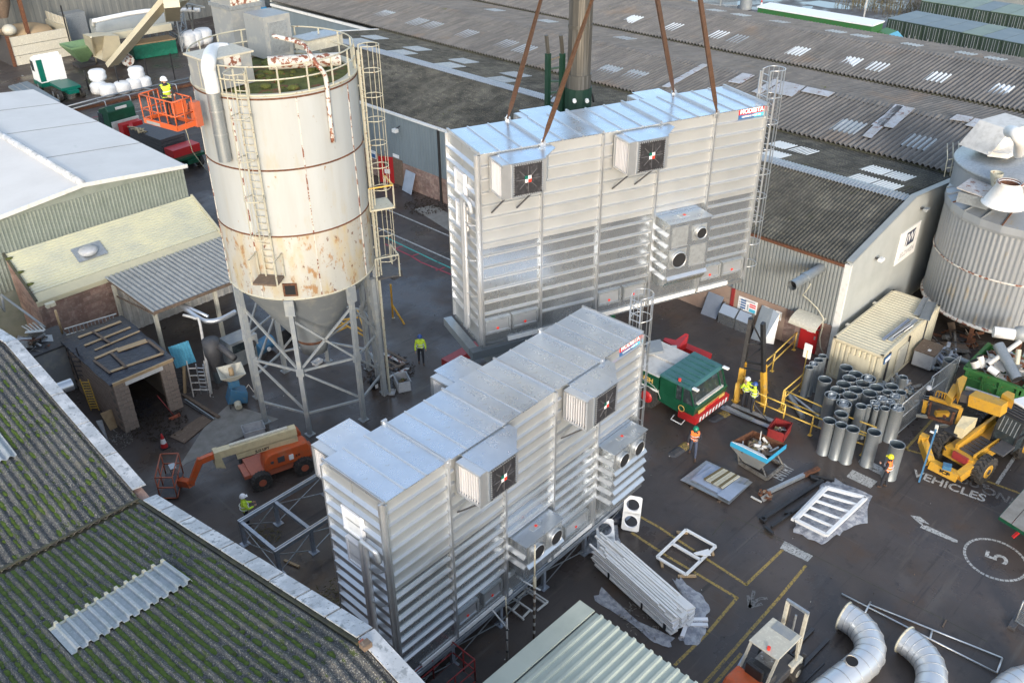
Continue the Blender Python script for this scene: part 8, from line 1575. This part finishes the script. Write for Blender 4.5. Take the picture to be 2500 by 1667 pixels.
t = T('pale_boards', 'tan and grey boards leaning in the gap below the coping', 'boards', at(*z5_(640, 1420))); B().quadbox([at(*z5_(650, 1450)), at(*z5_(690, 1430)), at(*z5_(655, 1325), 1.0), at(*z5_(590, 1350), 1.0)], (.03, .03, 0)).obj('tan_board', 'timber', t, world=True); B().quadbox([at(*z5_(640, 1520)), at(*z5_(600, 1470)), at(*z5_(565, 1395), .9), at(*z5_(600, 1390), .9)], (.03, .03, 0)).obj('grey_board', 'galv_dull', t, world=True)
# ================================================================ FAR LEFT YARD
t = T('grey_warehouse', 'plain tall grey warehouse wall filling the top left background', 'building', (30, 114, 0)); b = B(); b.corr((20, 114, 0), (55, 0, 0), (0, 0, 14), 1.0, .02, kind='trap'); b.obj('wall', 'warehouse_wall' if 'warehouse_wall' in M else 'clad_grey', t, world=True); B().box(20, 114.1, 0, 75, 130, 13.9).obj('building_body', 'clad_grey', t, world=True)
t = T('wood_chip_bay', 'cream panelled storage bay with brown red posts heaped with wood chips', 'storage bay', (33.3, 107.7, 0))
for k in range(3): B().box(33.5, 107.6, .05+k*1.0, 39.6, 107.72, 1.0+k*1.0).obj('wall_panel', 'cream_top', t, world=True)
B().box(33.2, 107.5, 0, 33.5, 107.8, 3.2).obj('post', 'rust', t, world=True); B().box(39.6, 107.5, 0, 39.8, 107.8, 3.2).obj('post', 'rail_cream', t, world=True); B().box(33.2, 107.8, 0, 33.3, 112, 3.1).obj('side_wall', 'dark_grey', t, world=True); B().box(39.7, 107.8, 0, 39.8, 113.4, 3.1).obj('side_wall', 'rail_cream', t, world=True)
for k in range(5): B().box(39.85, 108+k*1.1, 3.0, 39.95, 108.8+k*1.1, 4.0).obj('upper_panel', 'cream_top', t, world=True)
o = B().lathe([(0, .5), (1.6, .35), (2.6, 0), (3.0, -.6)], 16, (36.5, 111.2, 2.9)).obj('wood_chips', 'timber', t, world=True); o['kind'] = 'stuff'
t = T('brown_hopper', 'stained brown hopper silo at the top left corner', 'silo', (33.8, 111, 0)); B().lathe([(.5, 4.6), (1.1, 6), (1.25, 12)], 20, (34.3, 110, 0)).obj('hopper_shell', 'timber_old', t, world=True)
for (x, m_) in ((32.6, 'rust'), (31.9, 'silo_grey'), (35.8, 'rust')): B().box(x, 108.6, 2.8, x+.35, 109, 12).obj('column', m_, t, world=True)
t = T('bulk_bag', 'single off-white bulk bag on the wood chips under the brown hopper', 'bag', (34.2, 108.9, 3.0)); B().ball((0, 0, .5), .75, 12, sz=.8).obj('bag_body', 'cream_top', t)
zz_ = lambda x, y: (x*.16583, y*.16582); w9 = lambda x, y: (200+x*.18707, y*.18711)
t = T('grey_cabinet', 'pale grey control cabinet on legs against the warehouse', 'cabinet', at(*zz_(1220, 730))); B().box(-1.0, 0, .7, 1.2, 1.6, 4.0).obj('cabinet_body', 'galv_dull', t)
for x in (-.9, 1.0): B().box(x, 0, 0, x+.12, .12, .7).obj('leg', 'dark_grey', t)
p = at(*zz_(1240, 960)); t = T('green_hopper', 'pale green tapered skip hopper near the white lorry cab', 'hopper', p); B().lathe([(.5, .4), (2.1, 2.1), (2.1, 2.3), (2.0, 2.2), (.5, .5)], 4, a0=PI/4, a1=PI/4+2*PI, smooth=False).obj('hopper_body', 'green_pale', t); B().box(-.9, -.9, 0, .9, .9, .3).obj('base_frame', 'dark_grey', t)
t = T('cream_conveyor', 'long cream inclined conveyor rising from its feed hopper', 'conveyor', at(*w9(390, 860)))
A, D = at(*w9(390, 840), .6), at(*w9(1120, -20), 8.5); D2 = D+(D-A)*.25
B().bar(A, D2, 1.3, .5).obj('conveyor_trough', 'cream_box', t, world=True); B().bar(A+Vector((0, 0, .3)), D2+Vector((0, 0, .3)), 1.0, .12).obj('belt', 'clad_grey', t, world=True)
B().prism([at(*w9(270, 790), 1), at(*w9(400, 850), .3), at(*w9(520, 640), 2.4), at(*w9(480, 470), 4), at(*w9(290, 470), 4), at(*w9(260, 640), 2)], (0, 2.2, 0)).obj('feed_hopper', 'cream_box', t, world=True); B().prism([at(*w9(120, 490), 4), at(*w9(300, 470), 4), at(*w9(290, 740), .8), at(*w9(190, 770), .5)], (0, 2, 0)).obj('side_chute', 'cream_box', t, world=True)
B().bar(at(*w9(190, 820)), at(*w9(120, 490), 4), .15).obj('leg', 'cream_box', t, world=True)
A, D = at(*w9(820, 400), 3.2), at(*w9(1150, 345), 3.2); B().bar(A-(D-A)*1.6, D, .9, .7).obj('lower_trough', 'cream_box', t, world=True); B().bar(at(*w9(1150, 190), 6), at(*w9(1350, -20), 8), .9, .4).obj('upper_trough', 'cream_box', t, world=True); B().bar(at(*w9(1170, 190), 6), at(*w9(1160, 0), 9), 1.4).obj('transfer_box', 'cream_box', t, world=True)
t = T('grey_drum', 'long grey screening drum with white pipe over it', 'machine', at(*w9(600, 600))); A, D = at(*w9(150, 400), 3.5), at(*w9(1150, 260), 3.5); B().cyl(A, D, 1.2, n=20).obj('drum_body', 'clad_grey', t, world=True); B().tube(smooth([at(*w9(155, 340), 4.6), at(*w9(160, 285), 5.4), at(*w9(230, 262), 5.8), at(*w9(830, 150), 6), at(*w9(1540, 135), 6)], 3), .22, 10).obj('white_pipe', 'white', t, world=True)
t = T('lattice_tower', 'grey lattice support tower and trusses under the conveyor', 'lattice', at(*w9(1260, 650))); b = B(); random.seed(3)
q_ = [at(*w9(*v)) for v in [(1180, 600), (1310, 680), (1400, 560), (1290, 520)]]
for i in range(4):
    for j in range(5): u0, u1 = q_[i]+Vector((0, 0, j*1.7)), q_[(i+1) % 4]+Vector((0, 0, j*1.7+1.7)); b.bar(u0, u0+Vector((0, 0, 1.7)), .14); b.bar(u0, u1, .1); b.bar(u0+Vector((0, 0, 1.7)), u1, .08)
for k in range(7): a = at(*w9(620+k*90, 640-k*18), .2); b.bar(a, a+Vector((.5, 0, 2.2)), .1); b.bar(a+Vector((0, 0, 2.2)), a+Vector((1.3, 0, .3)), .08); b.bar(a+Vector((0, 0, 2.1)), a+Vector((1.4, 0, 2.1)), .1)
for (a, c, za, zb) in [((1340, 50), (1600, 100), 7, 7), ((1360, 50), (1450, 400), 7, 2), ((1440, 60), (1450, 400), 7, 2)]: b.bar(at(*w9(*a), za), at(*w9(*c), zb), .15)
o = b.obj('lattice_bars', 'silo_grey', t, world=True); o['kind'] = 'stuff'
A, D = at(*w9(700, 790)), at(*w9(1260, 700)); t = T('tarpaulin_stack', 'stack of boards covered by a green tarpaulin', 'stack', A); B().quadbox([A, D, D+Vector((.3, 2.2, 0)), A+Vector((.3, 2.2, 0))], (0, 0, 1.5)).obj('tarpaulin', 'tarp_green', t, world=True, bevel=.1); B().quadbox([A+Vector((0, 0, 1.52)), D+Vector((0, 0, 1.52)), D+Vector((.3, 2.3, 1.52)), A+Vector((.3, 2.3, 1.52))], (0, 0, .12)).obj('top_boards', 'timber', t, world=True)
t = T('film_roll', 'pale roll with white end lying by the green tarpaulin', 'roll', at(*w9(560, 820))); B().cyl(at(*w9(530, 740), .7), at(*w9(600, 790), .7), .65, n=18).obj('roll_body', 'rusty_white', t, world=True)
def bulk(lab, px, py, r=.75, g='white bulk bags', z=0, hh=1.0):
    p = at(px, py, 0); t = thing('bulk_bag', lab, 'bag', (p.x, p.y, z), 0, g); B().lathe([(0, 0), (r*.95, 0), (r*1.08, hh*.3), (r, hh*.55), (r*1.05, hh*.8), (r*.8, hh), (r*.3, hh*1.03), (0, hh)], 12).obj('bag_body', 'white', t)
for i, (x, y, lab) in enumerate([(690, 640, 'front left white bulk bag of the roadside row'), (750, 655, 'white bulk bag second in the roadside row'), (850, 635, 'white bulk bag in the middle of the roadside row'), (930, 615, 'white bulk bag fourth in the roadside row'), (990, 600, 'rightmost white bulk bag of the roadside row')]): bulk(lab, *z1_(x, y), r=.8)
bulk('white bulk bag stacked on the front left roadside bag', *z1_(695, 620), z=1.0, r=.8); bulk('white bulk bag stacked on the fourth roadside bag', *z1_(960, 600), z=1.0, r=.75)
for i, (x, y, lab) in enumerate([(1400, 610, 'left white bulk bag by the lattice tower'), (1480, 590, 'middle white bulk bag by the lattice tower'), (1600, 560, 'right white bulk bag by the lattice tower')]): bulk(lab, *w9(x, y), r=1.0, hh=1.6)
# lorries
def lorry(t, cabc, mt, mt2, L=6.5, bed=True, mb_='green_truck'):
    "cab at +x end, chassis back to -x"
    B().prism([(0, -1.2, .9), (0, -1.2, 3.2), (.3, -1.2, 3.6), (1.5, -1.2, 3.2), (2.0, -1.2, 2.2), (2.1, -1.2, .9)], (0, 2.4, 0)).obj('cab', mt, t, bevel=.08); B().box(1.0, -1.22, 1.9, 1.75, 1.22, 2.9).obj('side_window', 'glass_dark', t); B().quadbox([(1.62, -1.0, 3.1), (1.62, 1.0, 3.1), (2.03, 1.0, 2.25), (2.03, -1.0, 2.25)], (.05, 0, .02)).obj('windscreen', 'glass_dark', t)
    B().box(-L, -.5, .75, 1.8, .5, 1.05).obj('chassis', mb_, t); B().box(.1, -1.22, .5, 2.15, 1.22, .95).obj('lower_skirt', mb_, t)
    for x in (1.2, -L+1.0, -L+2.3):
        for y in (-1.05, 1.05): w_ = B().cyl((x, y-.16, .5), (x, y+.16, .5), .5, n=20).obj('wheel', 'rubber', t); B().cyl((x, y-.18, .5), (x, y+.18, .5), .24, n=12).obj('hub', 'silo_grey', w_)
p = at(135, 255); q_ = at(230, 240); t = T('white_lorry', 'white and green lorry tractor parked beside the bulk bags', 'lorry', (32.7, 95.4, 0), math.radians(88)); lorry(t, None, 'white', 'green_truck', 5); B().box(-4.5, -.9, 1.05, -1.5, .9, 1.3).obj('fifth_wheel_deck', 'green_truck', t); B().box(-.15, -1.25, 1.0, 0, 1.25, 3.3).obj('cab_back_panel', 'white', t)
o = t.children[0]; pass
B().box(-.17, .7, 1.1, -.15, 1.24, 3.2).obj('green_strip', 'green_truck', t)
t = T('green_lorry', 'dark green lorry with a black stacked load behind the white roof', 'lorry', (30.2, 74.6, 0), math.radians(95)); lorry(t, None, 'green_dark', 'green_dark', 9.5, mb_='green_dark'); B().box(-9.3, -1.25, 1.1, -.4, 1.25, 1.3).obj('load_bed', 'green_dark', t)
for k in range(4): B().box(-7.2+k*.03, -1.1, 1.3+k*.28, -2.6, 1.1, 1.55+k*.28).obj('black_mat', 'dark_grey', t)
B().box(-1.3, -.9, 1.3, -.6, .9, 2.3).obj('loader_crane', 'red', t); B().bar((-.9, 0, 2.2), (-2.2, .6, 2.0), .3).obj('loader_arm', 'red', t); B().box(-.3, -1.2, 1.3, -.15, 1.2, 2.4).obj('headboard', 'white_dirty', t)
B().box(-.05, -.5, 3.25, .02, .5, 3.45).obj('cab_lettering', 'white_dirty', t); B().box(-8.8, -1.2, 1.3, -7.6, 1.2, 1.9).obj('load_end', 'red', t)
t = T('sling_heap', 'heap of yellow slings thrown over the black load', 'slings', (29.5, 71.0, 2.45)); 
for k in range(7): B().tube([Vector((random.uniform(-.3, .3), 1.0-k*.4, .05)), Vector((random.uniform(-.4, .4), .2-k*.3, .15)), Vector((random.uniform(-.3, .3), -1.2+k*.1, .05))], .06, 5).obj('sling_strap', 'hessian', t)
t = T('flatbed_deck', 'dark flatbed trailer deck with pale lines at the left edge', 'trailer', at(*zz_(400, 1300), 1.2)); q_ = [at(*zz_(120, 1270), 1.3), at(*zz_(400, 1195), 1.3), at(*zz_(880, 1480), 1.3), at(*zz_(600, 1600), 1.3)]; B().quadbox(q_, (0, 0, -.2)).obj('deck', 'clad_bluegrey', t, world=True)
for f_ in (.25, .6): B().bar(q_[0]+(q_[1]-q_[0])*f_+Vector((0, 0, .02)), q_[3]+(q_[2]-q_[3])*f_+Vector((0, 0, .02)), .1, .03).obj('deck_line', 'silo_grey', t, world=True)
# posts and crash barrier
for i, (f_, h_, lab) in enumerate([((1085, 840), 5.5, 'tall black post beside the wood chip bay'), ((1310, 1330), 1.9, 'black post at the lorry tail')]): p = at(*zz_(*f_)); tag(B().bar(p, p+Vector((0, 0, h_)), .12).obj('fence_post', 'black_paint'), lab, 'post', 'black yard posts')
for (x, y, lab) in [(833, 635, 'left of the bulk bags'), (1032, 590, 'right of the bulk bags'), (1205, 545, 'furthest right by the silo')]: p = at(*z1_(x, y)); tag(B().bar(p, p+Vector((0, 0, 2.6)), .1).obj('fence_post', 'black_paint'), 'black yard post '+lab, 'post', 'black yard posts')
t = T('crash_barrier', 'long tubular crash barrier with hoops along the far road', 'barrier', at(*z1_(460, 735))); P = [at(*z1_(455, 735), .8), at(*z1_(760, 655), .8), at(*z1_(1300, 540), .8)]
for dz in (0, -.35): B().tube([p+Vector((0, 0, dz)) for p in P], .07, 6).obj('rail', 'galv_dull', t, world=True)
for (x, y) in [(670, 690), (840, 650), (1000, 610), (1160, 575)]: p = at(*z1_(x, y), .8); B().tube([p, p+Vector((.3, -.9, 0)), p+Vector((.3, -1.0, -.8))], .05, 6).obj('hoop', 'galv_dull', t, world=True)
B().bar(at(*z1_(500, 760), .1), at(*z1_(1320, 580), .1), .5, .25).obj('kerb_beam', 'rust', t, world=True)
p = at(615, 52); t = T('blue_tank', 'blue and grey tank stack seen behind the silo head', 'tank', p); B().box(-1.5, -1, 0, 1.8, 2, 1.6).obj('blue_base', 'blue', t); B().box(-1.4, -.9, 1.6, 1.7, 1.9, 4.4).obj('grey_tank', 'galv_dull', t); B().box(-1.5, -1, 4.4, 1.8, 2, 5.4).obj('blue_top', 'blue', t)
# ================================================================ TOP RIGHT BACKGROUND
t = T('green_trailer', 'long green trailer with white roof parked beyond the factory roof', 'trailer', (97, 48, 0)); B().box(95.0, 40.9, .9, 97.6, 54.3, 4.2).obj('trailer_body', 'green_skip', t, world=True); B().box(94.9, 40.8, 4.2, 97.7, 54.4, 4.35).obj('trailer_roof', 'white', t, world=True)
for v in (43, 45, 53): B().cyl((96.5, v, .5), (98.9, v, .5), .5, n=14).obj('wheel', 'rubber', t, world=True)
t = T('green_cab', 'green lorry cab with sloping pale windscreen at the trailer end', 'lorry cab', (97.5, 39.8, 0)); B().prism([(96.5, 40.9, .6), (96.5, 40.9, 3.5), (96.5, 39.6, 3.3), (96.5, 37.9, 2.0), (96.5, 37.7, .6)], (2.2, 0, 0)).obj('cab_body', 'green_skip', t, world=True); B().quadbox([(96.6, 39.6, 3.32), (98.6, 39.6, 3.32), (98.6, 37.9, 2.03), (96.6, 37.9, 2.03)], (0, 0, .04)).obj('windscreen', 'blue_panel', t, world=True)
def container_row(px0, px1, n, z, grp, lab, roof, dpt=6.0):
    A, D = at(*px0, z), at(*px1, z); st_ = (D-A)/n; sd_ = Vector((-st_.y, st_.x, 0)).normalized()
    if sd_.x < 0: sd_ = -sd_
    for k in range(n):
        q_ = A+st_*k; q2 = q_+st_*.97; t = thing('storage_container', lab[min(k, len(lab)-1)] if isinstance(lab, list) else lab, 'container', (q_.x, q_.y, 0), 0, grp); dn = Vector((0, 0, -z))
        B().quadbox([q_+dn, q2+dn, q2+sd_*dpt+dn, q_+sd_*dpt+dn], (0, 0, z-.05)).obj('container_body', 'container_green', t, world=True); B().quadbox([q_+Vector((0, 0, -.05)), q2+Vector((0, 0, -.05)), q2+sd_*dpt+Vector((0, 0, -.05)), q_+sd_*dpt+Vector((0, 0, -.05))], (0, 0, .06)).obj('container_roof', roof[k % len(roof)], t, world=True)
        for f_ in (.12, .3, .42, .6, .72, .9): a = q_+(q2-q_)*f_-sd_*.05; B().bar(a+Vector((0, 0, -.15)), a+dn*.95, .05).obj('lock_bar', 'galv_dull', t, world=True)
        for f_ in (.4, .72): a = q_+(q2-q_)*f_-sd_*.07+dn*.55; B().box(-.22, -.03, -.25, .22, .03, .1).obj('lock_box', 'galv_bright', t).location = a-Vector((q_.x, q_.y, 0))
mat('container_green', (.03, .05, .035), .5, 0, [(1, (.045, .07, .05), .4, .7)]); mat('roof_green', (.17, .22, .17), .5, 0, [(.5, (.13, .17, .14), .4, .7)]); mat('roof_blue', (.12, .16, .18), .5, 0, [(.5, (.16, .20, .21), .4, .7)])
side = ['furthest left', 'second from left', 'third from left', 'fourth from left', 'fifth from left', 'sixth from left', 'seventh from left', 'furthest right']
container_row((2168, 45), (2500, 108), 7, 2.6, 'near row of storage containers', ['grey-roofed storage container of the near row, %s' % s for s in side], ['roof_blue', 'roof_blue', 'roof_blue', 'roof_blue', 'roof_green', 'roof_blue'])
container_row((2250, 2), (2510, 42), 6, 2.6, 'back row of storage containers', ['dark green storage container of the back row, %s' % s for s in side], ['roof_green', 'roof_green', 'roof_green', 'roof_blue'])
t = T('palisade_fence', 'grey palisade fence between the factory roof and the near containers', 'fence', at(2200, 95)); A, D = at(2190, 88, 0), at(2500, 145, 0); A = Vector((86.5, 39, 0)); D = Vector((86.5, 18, 0)); 
for k in range(110): a = A+(D-A)*k/110; B().bar(a, a+Vector((0, 0, 2.3)), .07, .03).obj('pale', 'galv_dull', t, world=True) if k < 100 else None
for z in (.4, 2.0): B().bar(A+Vector((.05, 0, z)), D+Vector((.05, 0, z)), .05).obj('fence_rail', 'galv_dull', t, world=True)
for k in range(6): a = A+(D-A)*(k+.5)/6; B().tube([a, a+Vector((0, 0, 3.0)), a+Vector((.6, 0, 3.5))], .07, 6).obj('fence_post', 'rail_cream', t, world=True)
t = T('palisade_fence', 'grey palisade fence at the top beyond the slings', 'fence', (90, 60, 0)); A, D = at(1700, 18), at(1800, 22)
for k in range(40): a = A+(D-A)*k/40; B().bar(a, a+Vector((0, 0, 2.2)), .08, .03).obj('pale', 'galv_dull', t, world=True)
for z in (.4, 1.8): B().bar(A+Vector((0, 0, z)), D+Vector((0, 0, z)), .06).obj('fence_rail', 'galv_dull', t, world=True)
p = at(1858, 18); t = T('traffic_cone', 'small red and white cone beyond the green trailer end', 'cone', p); B().lathe([(.25, 0), (.18, .3)], 10).obj('cone_body', 'red', t); B().lathe([(.18, .3), (.12, .6)], 10).obj('white_sleeve', 'white', t); B().lathe([(.12, .6), (.04, 1.0)], 10).obj('cone_tip', 'red', t)
for (x, y, h_, lab) in [(2108, 48, 4.5, 'thin white pole standing before the puddles'), (1758, 20, 3, 'thin white post at the far palisade fence')]: p = at(x, y); tag(B().bar(p, p+Vector((0, 0, h_)), .14).obj('pole', 'white_dirty'), lab, 'pole')
t = T('grey_column', 'stout pale grey column by the far palisade fence', 'column', at(1820, 22)); B().cyl((0, 0, 0), (0, 0, 5), .8, .7, n=14).obj('column_body', 'silo_grey', t)
p = at(2470, 8); t = T('white_shed', 'white ribbed shed roof at the top right corner', 'shed', p); b = B(); b.corr((-6, -12, 2.5), (0, 24, 0), (8, 0, 1.5), 1.2, .12, kind='trap'); b.obj('roof', 'white', t); B().box(-5, -11, 0, 5, 11, 2.3).obj('wall', 'clad_grey', t)
random.seed(9); b = B(); c = at(2215, 35)
for k in range(500):
    p = c+Vector((random.uniform(-3, 5), random.uniform(-4, 9), 0)); h_ = random.uniform(.3, 1.6); b.bar(p, p+Vector((random.uniform(-.4, .4), random.uniform(-.4, .4), h_)), .03)
o = b.obj('dry_scrub', 'dry_grass'if 'dry_grass' in M else 'straw'); o['kind'] = 'stuff'; tag(o, 'dry brown scrub growing beside the far containers', 'scrub')
